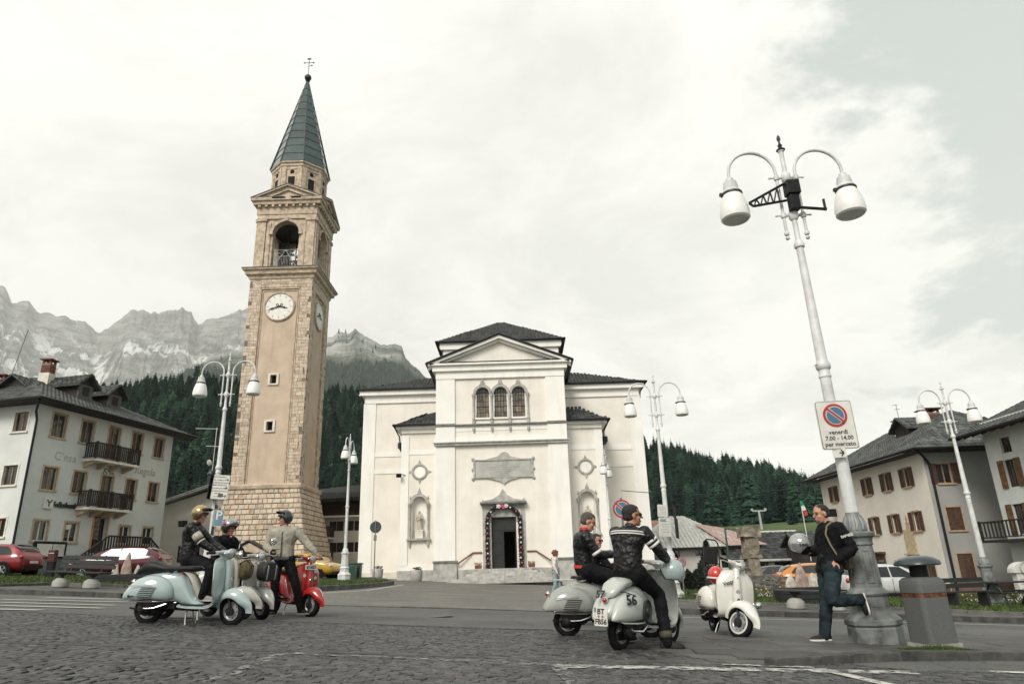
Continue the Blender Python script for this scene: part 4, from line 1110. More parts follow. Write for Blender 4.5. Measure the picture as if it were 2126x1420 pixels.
# wings --------------------------------------------------------------------------
for s in (-1,1):
    x1 = s*10.9; u0,u1 = min(s*4.6,x1),max(s*4.6,x1)
    mb = MB(); wallgrid(mb,u0,u1,Z0,14.8,[],fW); fs = frame((x1,5.5,0),(0,1,0),(s,0,0)); wallgrid(mb,0,12,Z0,14.8,[],fs); mb.build('wall',CREAM,ch)
    mb = MB(); fbox(mb,fW,min(x1,x1-s*.9),max(x1,x1-s*.9),.9,13.7,0,.08); fbox(mb,fs,-.08,.8,.9,13.7,0,.08)
    fbox(mb,fW,u0,u1,9.45,9.8,0,.05); fbox(mb,fW,u0,u1,8.15,8.5,0,.05); mb.build('pilaster',WHITER,ch)
    mb = MB(); fbox(mb,fW,u0,u1,13.7,14.3,0,.12); fbox(mb,fW,u0,u1,14.3,14.72,0,.42); fbox(mb,fs,-.42,12,14.3,14.72,0,.42); mb.build('cornice',WHITER,ch)
    mb = MB(); fbox(mb,fW,u0,u1,Z0,.95,0,.10); fbox(mb,fs,-.1,12,Z0,.95,0,.1); mb.build('plinth',WSTONE if s < 0 else STGREY,ch)
    xo = s*11.45; q = [(xo,5.0,14.78),(s*4.6,5.0,14.78),(s*4.6,8.2,16.5),(s*6.6,8.2,16.4)]
    if s > 0: q = [q[1],q[0],q[3],q[2]]
    roof_slope(None,q,.36,.28,.12,ch,RTILE)
    roof_slope(None,[(xo,18,14.78),(xo,5.0,14.78),(s*6.6,8.2,16.4),(s*6.6,18,16.4)],.4,.3,.12,ch,RTILE)
    gutter([(s*4.6,4.93,14.74),(xo+s*.06,4.93,14.74),(xo+s*.06,17,14.74)],.09,M_['black_metal'],ch)
    gutter([(xo,5.0,14.7),(x1+s*.12,5.3,14.0),(x1+s*.1,5.6,13.5)],.05,M_['black_metal'],ch,'downpipe')
# raised block behind the pediment
mb = MB(); fD = frame((0,5.5,0),(1,0,0),(0,-1,0)); wallgrid(mb,-4.6,4.6,15,18.3,[],fD)
for s in (-1,1): fs = frame((s*4.6,5.5,0),(0,1,0),(s,0,0)); wallgrid(mb,0,9,14,18.3,[],fs)
mb.build('wall',CREAM,ch)
mb = MB(); fbox(mb,fD,-4.7,4.7,17.45,17.95,0,.12); fbox(mb,fD,-4.95,4.95,17.95,18.5,0,.34); mb.build('cornice',WHITER,ch)
roof_slope(None,[(-5.2,5.0,18.6),(5.2,5.0,18.6),(.35,9.8,21.8),(-.35,9.8,21.8)],.36,.28,.12,ch,RTILE)
for s in (-1,1): roof_slope(None,[(s*5.2,14.8,18.6),(s*5.2,5.0,18.6),(s*.35,9.8,21.8),(s*.35,10,21.8)],.4,.3,.12,ch,RTILE)
gutter([(-5.25,14,18.55),(-5.25,4.95,18.55),(5.25,4.95,18.55),(5.25,14,18.55)],.09,M_['black_metal'],ch)
for s in (-1,1): gutter([(s*5.2,5.0,18.5),(s*4.75,5.3,17.6),(s*4.72,5.35,16.6)],.05,M_['black_metal'],ch,'downpipe')
# flower boxes and tubs by the steps, floodlight
for i,(px,py,Y) in enumerate(((993,1178,46.9),(1104,1176,46.9))):
    p = P(px,py,Y); t_ = thing('flower_box',['small red flower box at the left of the top step','small red flower box at the right of the top step'][i],'flower box',(p.x,p.y,1.0 if True else 0),0,'flower boxes beside the church door')
    t_.location.z = .985
    mb = MB(); mb.box((0,0,.11),(.42,.2,.2),taper=1.1); mb.build('planter',M_['red_brick'],t_)
    mb = MB(); r9 = random.Random(i)
    for k in range(120):
        x,y_,z = r9.uniform(-.22,.22),r9.uniform(-.1,.1),r9.uniform(.18,.36); a = r9.uniform(0,6); mb.add([(x,y_,z),(x+.05*math.cos(a),y_+.03,z+.05*math.sin(a)),(x-.02,y_-.03,z+.05)],[(0,1,2)],False)
    mb.build('plant',LEAF,t_,recalc=False)
    for k in range(5):
        mb = MB(); mb.sphere((r9.uniform(-.16,.16),-.1,r9.uniform(.26,.36)),.035,6,4); mb.build('flower',mat('yellow_flower',(.6,.38,.04),.7),t_)
for i,(px,py,Y,lab) in enumerate(((864,1208,47.2,'rough stone flower tub in front of the left aisle of the church'),(783,1203,50,'rough stone tub at the foot of the left church wing behind the sign post'))):
    p = P(px,py,Y); t_ = thing('stone_tub',lab,'flower tub',(p.x,p.y,G(p.x,p.y)),0,'stone tubs along the church wall')
    mb = MB(); mb.lathe([(.34,0),(.36,.03),(.42,.66),(.40,.70),(.34,.70),(.33,.6)],n=14); mb.build('tub',STGREY,t_)
    mb = MB(); r9 = random.Random(i+5)
    for k in range(140):
        a = r9.uniform(0,6.28); r_ = r9.uniform(0,.34); x,y_,z = math.cos(a)*r_,math.sin(a)*r_,r9.uniform(.62,.84); mb.add([(x,y_,z),(x+.05*math.cos(a),y_+.03,z+.06),(x-.04,y_-.03,z+.05)],[(0,1,2)],False)
    mb.build('plant',LEAF,t_,recalc=False)
    if i == 0:
        for k in range(6): mb = MB(); mb.sphere((r9.uniform(-.25,.25),-.2,.82),.04,6,4); mb.build('flower',mat('red_flower',(.35,.03,.03),.7),t_)
p = P(828,987,48.6); t_ = thing('wall_lamp','small dark floodlight bracketed to the left corner of the church aisle','floodlight',tuple(p))
mb = MB(); mb.box((0,0,0),(.34,.25,.2),0,0,.5); mb.build('housing',M_['black_metal'],t_); mb = MB(); mb.tube([(0,0,.1),(.2,.2,.1),(.42,.3,.05)],.025,6); mb.build('bracket',M_['black_metal'],t_)
# ================================================================== BELL TOWER
SHAFT = mat('tower_plaster',(.55,.44,.335),.9,0,.07,.8,bump=.15,bscale=30,streak=.35,dirt=(.30,.21,.14))
TSTONE = mat('tower_stone',(.53,.44,.34),.85,0,.18,3,bump=.4,bscale=14,isl=.14,col2=(.44,.35,.265))
TTRIM = mat('tower_trim',(.52,.42,.315),.85,0,.2,3,bump=.35,bscale=14)
TMORT = mat('tower_mortar',(.20,.16,.12),.95,0,.2,6)
TOCH = [mat('tower_stone_orange',(.50,.385,.27),.85,0,.2,5,bump=.3),mat('tower_stone_pale',(.58,.50,.40),.85,0,.15,5,bump=.3),mat('tower_stone_brown',(.46,.37,.285),.85,0,.2,5,bump=.3)]
OXG = mat('green_copper',(.024,.046,.045),.2,.0,.25,1.2,coat=.35,spec=.6,col2=(.014,.030,.030),isl=.2,bump=.1)
TC = Vector((-19.0,54.6,0)); Wt = 2.6
tw = thing('bell_tower','tall square stone bell tower with clock, belfry and green copper spire','bell tower',tuple(TC))
SIDES = [(frame((0,-Wt,0),(1,0,0),(0,-1,0)),0),(frame((Wt,0,0),(0,1,0),(1,0,0)),1),(frame((-Wt,0,0),(0,1,0),(-1,0,0)),3),(frame((0,Wt,0),(1,0,0),(0,1,0)),2)]
# battered base: core plus real stones
bz0,bz1 = .2,7.2
def bat(z): return Wt+.08+(bz1-z)*.205
mb = MB(); mb.rings([[(sx*(bat(z)-.06),sy*(bat(z)-.06),z) for sx,sy in ((-1,-1),(1,-1),(1,1),(-1,1))] for z in (bz0-1,bz1)],smooth=False)
core = mb.build('base_core',TMORT,tw)
rs_ = random.Random(21); stones = []; z = bz1-.38
while z > bz0:
    hgt = .355
    for side in (0,1):
        half = bat(z+hgt/2); u = -half+(.0 if side == 0 else .0) - rs_.uniform(0,.2)
        while u < half:
            w = rs_.choice([.34,.42,.5,.6]); a,b = max(u,-half),min(u+w,half)
            if b-a > .10: stones.append((side,a,b,z,hgt))
            u += w
    z -= hgt+.022
def base_stone(side,a,b,z,hgt):
    o0,o1 = bat(z),bat(z+hgt); g = .012; pr = rs_.uniform(-.01,.03)
    def pt(u,v,w):
        off = o0+(o1-o0)*v/hgt + w
        return (u,-off,z+v) if side == 0 else (off,u,z+v)
    mb = MB(); q = [(a+g,g),(b-g,g),(b-g,hgt-g),(a+g,hgt-g)]; i_ = .03
    q2 = [(a+g+i_,g+i_),(b-g-i_,g+i_),(b-g-i_,hgt-g-i_),(a+g+i_,hgt-g-i_)]
    mb.add([pt(u,v,-.10) for u,v in q]+[pt(u,v,-.012) for u,v in q]+[pt(u,v,.012+pr) for u,v in q2],
           [(0,1,5,4),(1,2,6,5),(2,3,7,6),(3,0,4,7),(4,5,9,8),(5,6,10,9),(6,7,11,10),(7,4,8,11),(8,9,10,11)],False)
    return mb
stones = [s_ for s_ in stones if s_[3] > .9]
for i,s_ in enumerate(stones[:300]):
    r_ = rs_.random(); m_ = TSTONE if r_ < .52 else TOCH[0] if r_ < .66 else TOCH[1] if r_ < .86 else TOCH[2]
    base_stone(*s_).build('base_stone',m_,tw,recalc=False)
if len(stones) > 300:
    mb = MB()
    for s_ in stones[300:]:
        q = base_stone(*s_); mb.add(q.v,q.f,False)
    o = mb.build('base_stones',[TSTONE],tw,recalc=False); o['kind'] = 'stuff'
mb = MB(); mb.rings([[(sx*r,sy*r,z) for sx,sy in ((-1,-1),(1,-1),(1,1),(-1,1))] for r,z in ((Wt+.08,7.12),(Wt+.22,7.2),(Wt+.24,7.42),(Wt+.10,7.55))],smooth=False); mb.build('base_cap',TTRIM,tw)
# shaft
mb = MB()
wz = [(11.5,12.45),(15.25,16.2)]
holes = [(-.25,.25,a+.1,b-.1) for a,b in wz]
for fr,k in SIDES:
    wallgrid(mb,-Wt+.06,Wt-.06,7.4,24.4,holes if k == 0 else [],lambda u,v,w=0,fr=fr: fr(u,v,w-.10),.4)
mb.build('shaft',SHAFT,tw)
for fr,k in SIDES:
    mb = MB()
    for s in (-1,1):
        a,b = s*Wt,s*(Wt-.98); fbox(mb,fr,min(a,b),max(a,b),7.5,24.4,-.3,-.02)
    fbox(mb,fr,-Wt+.98,Wt-.98,23.55,24.4,-.3,-.02)
    mb.build('corner_strip',TMORT,tw)
    # small facing stones of the corner strips
    if k in (0,1):
        mb = MB(); grp = [mb,MB(),MB(),MB()]
        def facing(u0,u1,v0,v1):
            v = v0
            while v < v1-.08:
                h = rs_.uniform(.2,.34); h = min(h,v1-v); u = u0
                while u < u1-.05:
                    w = rs_.uniform(.2,.5);
                    if u+w > u1-.12: w = u1-u
                    r_ = rs_.random(); g_ = grp[0 if r_ < .6 else 1 if r_ < .70 else 2 if r_ < .9 else 3]
                    g = .010; pr = rs_.uniform(-.004,.014)
                    q = [(u+g,v+g),(u+w-g,v+g),(u+w-g,v+h-g),(u+g,v+h-g)]
                    g_.add([fr(a,b,-.05) for a,b in q]+[fr(a,b,pr) for a,b in q],[(0,1,5,4),(1,2,6,5),(2,3,7,6),(3,0,4,7),(4,5,6,7)],False)
                    u += w
                v += h
        for s in (-1,1):
            a,b = s*Wt,s*(Wt-.95); facing(min(a,b),max(a,b),7.55,24.4)
        facing(-Wt+.95,Wt-.95,23.6,24.4)
        for g_,m_ in zip(grp,(TSTONE,TOCH[0],TOCH[1],TOCH[2])):
            o = g_.build('facing_stones',m_,tw,recalc=False); o['kind'] = 'stuff'
        # double moulding of the recessed panel
        mb = MB()
        for s in (-1,1):
            c = s*(Wt-1.0); fbox(mb,fr,c-.04,c+.04,7.5,23.5,-.1,.03); c = s*(Wt-1.16); fbox(mb,fr,c-.03,c+.03,7.5,23.35,-.1,-.04)
        fbox(mb,fr,-Wt+1.04,Wt-1.04,23.44,23.56,-.1,.03); fbox(mb,fr,-Wt+1.19,Wt-1.19,23.28,23.36,-.1,-.04); mb.build('panel_moulding',TTRIM,tw)
        # clock
        cz = 21.9; ck = None
        mb = MB(); mb.lathe([(1.12,0),(1.28,.0),(1.30,.10),(1.22,.16),(1.14,.12),(1.12,.02)],fr(0,cz,-.10),tuple((fr(0,0,1)-fr(0,0,0))),36,cap=False); ck = mb.build('clock',TTRIM,tw)
        mb = MB(); mb.lathe([(.001,.07),(1.14,.07),(1.14,0)],fr(0,cz,-.10),tuple((fr(0,0,1)-fr(0,0,0))),36); mb.build('clock_face',mat('clock_white',(.74,.73,.68),.6,0,.05,4),ck)
        for h_ in range(12):
            a = PI/2-h_*PI/6; mb = MB(); pl = []
            for (rr0,ww) in ((.86,.03),(1.04,.045)):
                pl.append((rr0,ww))
            ca,sa = math.cos(a),math.sin(a)
            pts4 = [(.86*ca-.028*sa,.86*sa+.028*ca),(1.04*ca-.04*sa,1.04*sa+.04*ca),(1.04*ca+.04*sa,1.04*sa-.04*ca),(.86*ca+.028*sa,.86*sa-.028*ca)]
            mb.prism([(x,cz+y_) for x,y_ in pts4],.0,.012,lambda u,v,w,fr=fr: fr(u,v,-.028+w)); mb.build('hour_mark',mat('pale_grey_mark',(.42,.42,.40),.7),ck)
        def hand(a,L_,wd,nm,w0):
            ca,sa = math.cos(a),math.sin(a); mb = MB()
            pl = [(-.2,.03),(-.05,.05),(L_*.45,wd),(L_*.62,wd*2.1),(L_*.7,wd),(L_,.008),(L_,-.008),(L_*.7,-wd),(L_*.62,-wd*2.1),(L_*.45,-wd),(-.05,-.05),(-.2,-.03)]
            mb.prism([(x*ca-y_*sa,cz+x*sa+y_*ca) for x,y_ in pl],0,.02,lambda u,v,w,fr=fr: fr(u,v,w0+w)); mb.build(nm,M_['black_metal'],ck)
        hand(rad(-13),.70,.045,'hour_hand',.0); hand(rad(198),1.02,.035,'minute_hand',.03)
        for s in (-1,1):
            mb = MB(); c0 = Vector((s*.17,cz+.14)); mb.tube([fr(c0.x+.09*math.cos(t),c0.y+.09*math.sin(t),.0) for t in [rad(-60)+rad(270)*i/8 for i in range(9)]],.022,6); mb.build('hand_scroll',M_['black_metal'],ck)
        if k == 0:
            for (a,b) in wz:
                mb = MB(); fbox(mb,fr,-.42,-.25,a,b,-.1,.02); fbox(mb,fr,.25,.42,a,b,-.1,.02); fbox(mb,fr,-.25,.25,b-.12,b,-.1,.02); fbox(mb,fr,-.25,.25,a,a+.12,-.1,.02); wi = mb.build('window',WSTONE,tw)
                mb = MB(); fbox(mb,fr,-.26,.26,a+.08,b-.08,-.5,-.45); mb.build('pane',M_['black'],wi)
# cornice under belfry
def sq(r,z): return [(sx*r,sy*r,z) for sx,sy in ((-1,-1),(1,-1),(1,1),(-1,1))]
mb = MB(); mb.rings([sq(Wt+.02,24.3),sq(Wt+.10,24.4),sq(Wt+.12,24.62),sq(Wt+.34,24.72),sq(Wt+.38,24.98),sq(Wt+.55,25.08),sq(Wt+.55,25.2)],smooth=False); mb.build('cornice',TTRIM,tw)
mb = MB(); mb.rings([sq(Wt+.60,25.2),sq(Wt+.60,25.26),sq(Wt-.1,25.5)],smooth=False); mb.build('cornice_flashing',M_['dark_metal'],tw)
# belfry
Wb = 2.45; ar_r = 1.12; spr = 28.65
for idx,nrm in enumerate(((0,-1),(1,0),(0,1),(-1,0))):
    n = Vector((nrm[0],nrm[1],0)); ud = Vector((-n.y,n.x,0)); fr = frame(n*Wb,ud,n)
    mb = MB(); wallgrid(mb,-Wb,Wb,25.3,30.4,[(-ar_r,ar_r,25.5,spr+ar_r)],lambda u,v,w=0,fr=fr: fr(u,v,w-.06),.55)
    for q in (-1,1):
        pl = [(q*ar_r,spr)] + [(q*ar_r*math.cos(t),spr+ar_r*math.sin(t)) for t in [PI/2*i/8 for i in range(1,9)]] + [(q*ar_r,spr+ar_r)]
        mb.prism(pl,.061,.58,lambda u,v,w,fr=fr: fr(u,v,-w))
    mb.build('belfry_wall',SHAFT if idx < 0 else TTRIM,tw)
    if idx in (2,): continue
    mb = MB()
    for s in (-1,1):
        a,b = s*Wb,s*(Wb-.72); fbox(mb,fr,min(a,b),max(a,b),25.5,29.75,-.1,.12); a,b = s*(Wb-.78),s*(Wb-1.12); fbox(mb,fr,min(a,b),max(a,b),25.5,29.75,-.1,.04)
        a,b = s*(Wb+.06),s*(Wb-.80); fbox(mb,fr,min(a,b),max(a,b),29.75,30.02,-.1,.22); a,b = s*(ar_r-.02),s*(ar_r+.30); fbox(mb,fr,min(a,b),max(a,b),28.5,28.72,-.1,.16)
    mb.prism(arch_pts(0,ar_r+.22,spr,16)+arch_pts(0,ar_r+.0,spr,16)[::-1],-.10,.06,lambda u,v,w,fr=fr: fr(u,v,-w))
    mb.build('pilaster',TTRIM,tw)
    if idx in (0,1):
        mb = MB(); fbox(mb,fr,-.16,.16,spr+ar_r,30.1,0,.18); mb.build('keystone',TTRIM,tw)
        # railing
        mb = MB(); R_ = lambda a,b,r=.03: mb.tube([fr(a[0],a[1],-.25),fr(b[0],b[1],-.25)],r,5)
        R_((-1.1,26.6),(1.1,26.6),.035); R_((-1.1,25.6),(1.1,25.6)); R_((-1.1,27.2),(1.1,27.2),.03)
        for c in (-.55,.55):
            R_((c-.55,26.6),(c+.55,27.2),.02); R_((c-.55,27.2),(c+.55,26.6),.02)
        R_((-1.0,25.6),(.0,27.2),.035); R_((1.0,25.6),(0,27.2),.035)
        for i in range(17): u = -1.08+2.16*i/16; R_((u,25.55),(u,26.6),.012)
        mb.build('railing',mat('galvanised',(.42,.43,.43),.45,.6,.1,6),tw)
mb = MB(); mb.bx(-Wb+.6,Wb-.6,-Wb+.6,Wb-.6,25.3,25.52); mb.bx(-Wb+.6,Wb-.6,-Wb+.6,Wb-.6,29.9,30.1); mb.build('belfry_floor',M_['dark_metal'],tw)
# bells
bell_m = mat('bronze',(.10,.085,.05),.4,.8,.2,4)
for i,(x,y_) in enumerate(((-.5,-.3),(.7,.2),(-.2,1.0))):
    b = thing('bell',['bronze bell in the left of the tower belfry','bronze bell in the right of the tower belfry','bronze bell at the back of the tower belfry'][i],'bell',(TC.x+x,TC.y+y_,26.6),0,'bells in the belfry')
    mb = MB(); mb.lathe([(.48,0),(.44,.08),(.32,.4),(.26,.75),(.18,.88),(.02,.92)],n=20,cap=True); mb.build('bell_body',bell_m,b)
    mb = MB(); mb.bx(-.6,.6,-.07,.07,.92,1.1); mb.tube([(0,0,1.1),(0,0,3.3)],.05,6); mb.build('yoke',M_['dark_metal'],b)
# entablature and pediments
mb = MB(); mb.rings([sq(Wb+.08,30.02),sq(Wb+.08,30.4),sq(Wb+.14,30.42),sq(Wb+.14,31.0),sq(Wb+.2,31.05)],smooth=False); mb.build('frieze',TTRIM,tw)
for k in range(9):
    for fr,kk in ((frame((0,-Wb-.14,0),(1,0,0),(0,-1,0)),0),(frame((Wb+.14,0,0),(0,1,0),(1,0,0)),1)):
        mb = MB(); u = -Wb+.1+(2*Wb-.2)*k/8; fbox(mb,fr,u-.1,u+.1,31.05,31.25,0,.25); mb.build('dentil',TTRIM,tw)
mb = MB(); mb.rings([sq(Wb+.16,31.05),sq(Wb+.18,31.24),sq(Wb+.42,31.26),sq(Wb+.46,31.5),sq(Wb+.60,31.58),sq(Wb+.60,31.68)],smooth=False); mb.build('cornice',TTRIM,tw)
for nrm in ((0,-1),(1,0),(0,1),(-1,0)):
    n = Vector((nrm[0],nrm[1],0)); fr = frame(n*(Wb+.2),Vector((-n.y,n.x,0)),n); E_ = Wb+.62
    mb = MB(); mb.prism([(-E_+.3,31.66),(E_-.3,31.66),(0,32.75)],0,1.6,lambda u,v,w,fr=fr: fr(u,v,-w)); mb.build('pediment',SHAFT,tw)
    mb = MB()
    for s in (-1,1):
        a = Vector((s*E_,31.68)); b = Vector((0,32.98)); e = Vector((0,.14)); e2 = Vector((0,.34))
        mb.prism([tuple(a),tuple(b),tuple(b+Vector((0,.0))-e2),tuple(a+Vector((-s*.9,.0)))],-.18,1.2,lambda u,v,w,fr=fr: fr(u,v,-w))
        mb.prism([tuple(a),tuple(a+e),tuple(b+e),tuple(b)],-.40,1.4,lambda u,v,w,fr=fr: fr(u,v,-w))
    mb.build('raking_cornice',TTRIM,tw)
    mb = MB()
    for s in (-1,1):
        a = Vector((s*(E_+.03),31.83)); b = Vector((0,33.13)); e = Vector((0,.05)); mb.prism([tuple(a),tuple(a+e),tuple(b+e),tuple(b)],-.45,2.4,lambda u,v,w,fr=fr: fr(u,v,-w))
    mb.build('pediment_roof',M_['dark_metal'],tw)
def octo(r,z,o=PI/8): return [(r/math.cos(PI/8)*math.cos(o+k*PI/4),r/math.cos(PI/8)*math.sin(o+k*PI/4),z) for k in range(8)]
mb = MB(); mb.rings([octo(2.16,31.7),octo(2.16,35.35)],smooth=False); mb.build('octagon_drum',TTRIM,tw)
for k in range(8):
    a = k*PI/4; n = Vector((math.cos(a),math.sin(a),0)); fr = frame(n*2.16,Vector((-n.y,n.x,0)),n)
    mb = MB(); fbox(mb,fr,-.89,-.5,32.8,35.35,-.05,.09); fbox(mb,fr,.5,.89,32.8,35.35,-.05,.09); fbox(mb,fr,-.55,.55,35.1,35.35,-.05,.05); mb.build('drum_pilaster',TTRIM,tw)
    mb = MB(); fbox(mb,fr,-.30,.30,33.3,34.35,-.05,.012); wi = mb.build('drum_window',M_['black'],tw)
    mb = MB(); fbox(mb,fr,-.40,-.30,33.3,34.45,0,.05); fbox(mb,fr,.30,.40,33.3,34.45,0,.05); fbox(mb,fr,-.3,.3,34.35,34.45,0,.05); mb.build('surround',TTRIM,wi)
    mb = MB(); mb.lathe([(.001,.02),(.14,.02),(.16,.05),(.2,.0)],fr(0,34.85,0),tuple(n),12); mb.build('round_opening',M_['black'],tw)
mb = MB(); mb.rings([octo(2.18,35.3),octo(2.3,35.42),octo(2.3,35.62),octo(2.42,35.7),octo(2.42,35.82)],smooth=False); mb.build('drum_cornice',TTRIM,tw)
# spire: separate copper sheets on each face
mb = MB(); mb.rings([octo(2.28,35.80),octo(.08,46.15)],smooth=False); mb.build('spire_core',OXG,tw)
z0 = 35.82
for k in range(8):
    a0 = PI/8+(k-1)*PI/4; a1 = a0+PI/4; nrow = 11
    for i in range(nrow):
        za = 35.82+(46.1-35.82)*i/nrow; zb = 35.82+(46.1-35.82)*(i+1)/nrow
        def pr(z,a,e): r = (2.40-(z-35.82)*(2.40-.11)/10.3+e)/math.cos(PI/8); return Vector((r*math.cos(a),r*math.sin(a),z))
        A,B,C_,D = pr(za+.02,a0,.035),pr(za+.02,a1,.035),pr(zb,a1,.0),pr(zb,a0,.0)
        ins = .025; A2,B2 = A.lerp(B,ins),B.lerp(A,ins); C2,D2 = C_.lerp(D,ins),D.lerp(C_,ins)
        mb = MB(); nn = (B2-A2).cross(D2-A2).normalized()*-.04; mb.add([A2,B2,C2,D2,A2+nn,B2+nn,C2+nn,D2+nn],[(0,1,2,3),(7,6,5,4),(0,4,5,1),(1,5,6,2),(2,6,7,3),(3,7,4,0)],False)
        mb.build('copper_sheet',OXG,tw)
    mb = MB(); pts_ = [pr(35.8,a0,.05),pr(46.1,a0,.01)]; mb.tube(pts_,[.06,.03],5); mb.build('spire_ridge',OXG,tw)
mb = MB(); mb.lathe([(.14,46.0),(.12,46.2),(.2,46.25),(.1,46.35)],n=12); mb.sphere((0,0,46.68),.33,16,12); mb.build('ball',M_['dark_metal'],tw)
mb = MB(); mb.tube([(0,0,46.9),(0,0,48.9)],.03,6); mb.tube([(-.42,0,48.45),(.42,0,48.45)],.03,6); mb.tube([(-.12,0,48.0),(.28,0,48.15)],.02,6)
for q in ((-.45,48.45),(.45,48.45),(0,48.92),(.12,48.9),(-.12,48.9),(.28,48.12)): mb.sphere((q[0],0,q[1]),.075,8,6)
mb.build('cross',M_['black_metal'],tw)
# memorial door in the base
fr = frame((0,-bat(1.5)-.42,0),(1,0,0),(0,-1,0)); px_c = P(523,1150,51.0).x-TC.x; u = px_c
mb = MB(); fbox(mb,fr,u-1.15,u+1.15,-.3,2.55,-1.0,0); mb.build('memorial_block',TTRIM,tw)
mb = MB(); fbox(mb,fr,u-1.2,u-.85,-.3,2.3,0,.12); fbox(mb,fr,u+.85,u+1.2,-.3,2.3,0,.12); fbox(mb,fr,u-1.25,u+1.25,2.3,2.5,-.2,.18); fbox(mb,fr,u-.75,u+.75,-.1,1.6,0,.04); fbox(mb,fr,u-.6,u+.6,.0,1.4,.04,.07); mb.build('memorial_frame',TSTONE,tw)
mb = MB(); mb.prism([(u-1.35,2.55),(u+1.35,2.55),(u,3.25)],0,.5,lambda a,b,w: fr(a,b,.1-w)); mb.build('memorial_pediment',TTRIM,tw)
mb = MB()
for s in (-1,1): a = Vector((u+s*1.5,2.55)); b = Vector((u,3.34)); e = Vector((0,.1)); mb.prism([tuple(a),tuple(a+e),tuple(b+e),tuple(b)],-.25,.9,lambda q,r_,w: fr(q,r_,-w))
mb.build('memorial_roof',M_['dark_metal'],tw)
text_obj('inscription','AI SUOI CADUTI',.2,mat('carved',(.18,.13,.09),.9),tw,fr(u,2.05,.005),(PI/2,0,0),.01)
# ================================================================== street lamps
LAMPW = mat('lamp_white_iron',(.62,.63,.62),.45,.0,.10,5,bump=.15,bscale=30,dirt=(.22,.21,.19),streak=.55,spec=.5)
LAMPG = mat('lamp_grey_iron',(.20,.215,.21),.5,.1,.35,3,bump=.3,bscale=18,dirt=(.09,.085,.075),streak=.3,spec=.4)
GLOBE = mat('opal_glass',(.80,.80,.76),.22,0,.03,4,spec=.6,coat=.3)
def octprof(prof,mb,n=8,rot=PI/8,c=(0,0)):
    mb.rings([[(c[0]+r*math.cos(rot+k*2*PI/n),c[1]+r*math.sin(rot+k*2*PI/n),z) for k in range(n)] for r,z in prof],smooth=False)
def lamp_head(par,x):
    """one curved arm with its bell shade; x signed offset"""
    sg = 1 if x > 0 else -1; x0 = sg*.16; r = (abs(x)-.16)/2; z = 7.13
    mb = MB(); pts_ = [(x0,0,6.0),(x0,0,6.6)]
    pts_ += [(x0+sg*(r-r*math.cos(t)),0,z+r*math.sin(t)) for t in [PI*i/14 for i in range(15)]] + [(x,0,7.0)]
    mb.tube(pts_,[.024]*2+[.026]*15+[.022],10)
    mb.sphere((x0,0,5.93),.035,8,6); mb.lathe([(.035,5.98),(.042,6.01),(.03,6.04)],(x0,0,0),n=10)
    arm = mb.build('arm',LAMPW,par)
    zt = 7.0
    mb = MB(); mb.lathe([(.025,zt+.06),(.06,zt+.04),(.06,zt),(.08,zt-.02),(.105,zt-.03),(.105,zt-.09),(.118,zt-.095),(.118,zt-.16),(.13,zt-.17),(.145,zt-.19),(.145,zt-.24)],(x,0,0),n=18); mb.build('shade_cap',LAMPW,arm)
    mb = MB(); mb.lathe([(.15,zt-.22),(.168,zt-.235),(.168,zt-.26),(.14,zt-.27)],(x,0,0),n=18); mb.box((x-.18,0,zt-.245),(.04,.05,.05)); mb.build('clamp_ring',M_['dark_metal'],arm)
    mb = MB(); mb.lathe([(.145,zt-.25),(.17,zt-.31),(.205,zt-.42),(.228,zt-.54),(.236,zt-.62),(.228,zt-.69),(.20,zt-.715),(.19,zt-.70),(.19,zt-.68)],(x,0,0),n=28); mb.build('lamp_shade',GLOBE,arm)
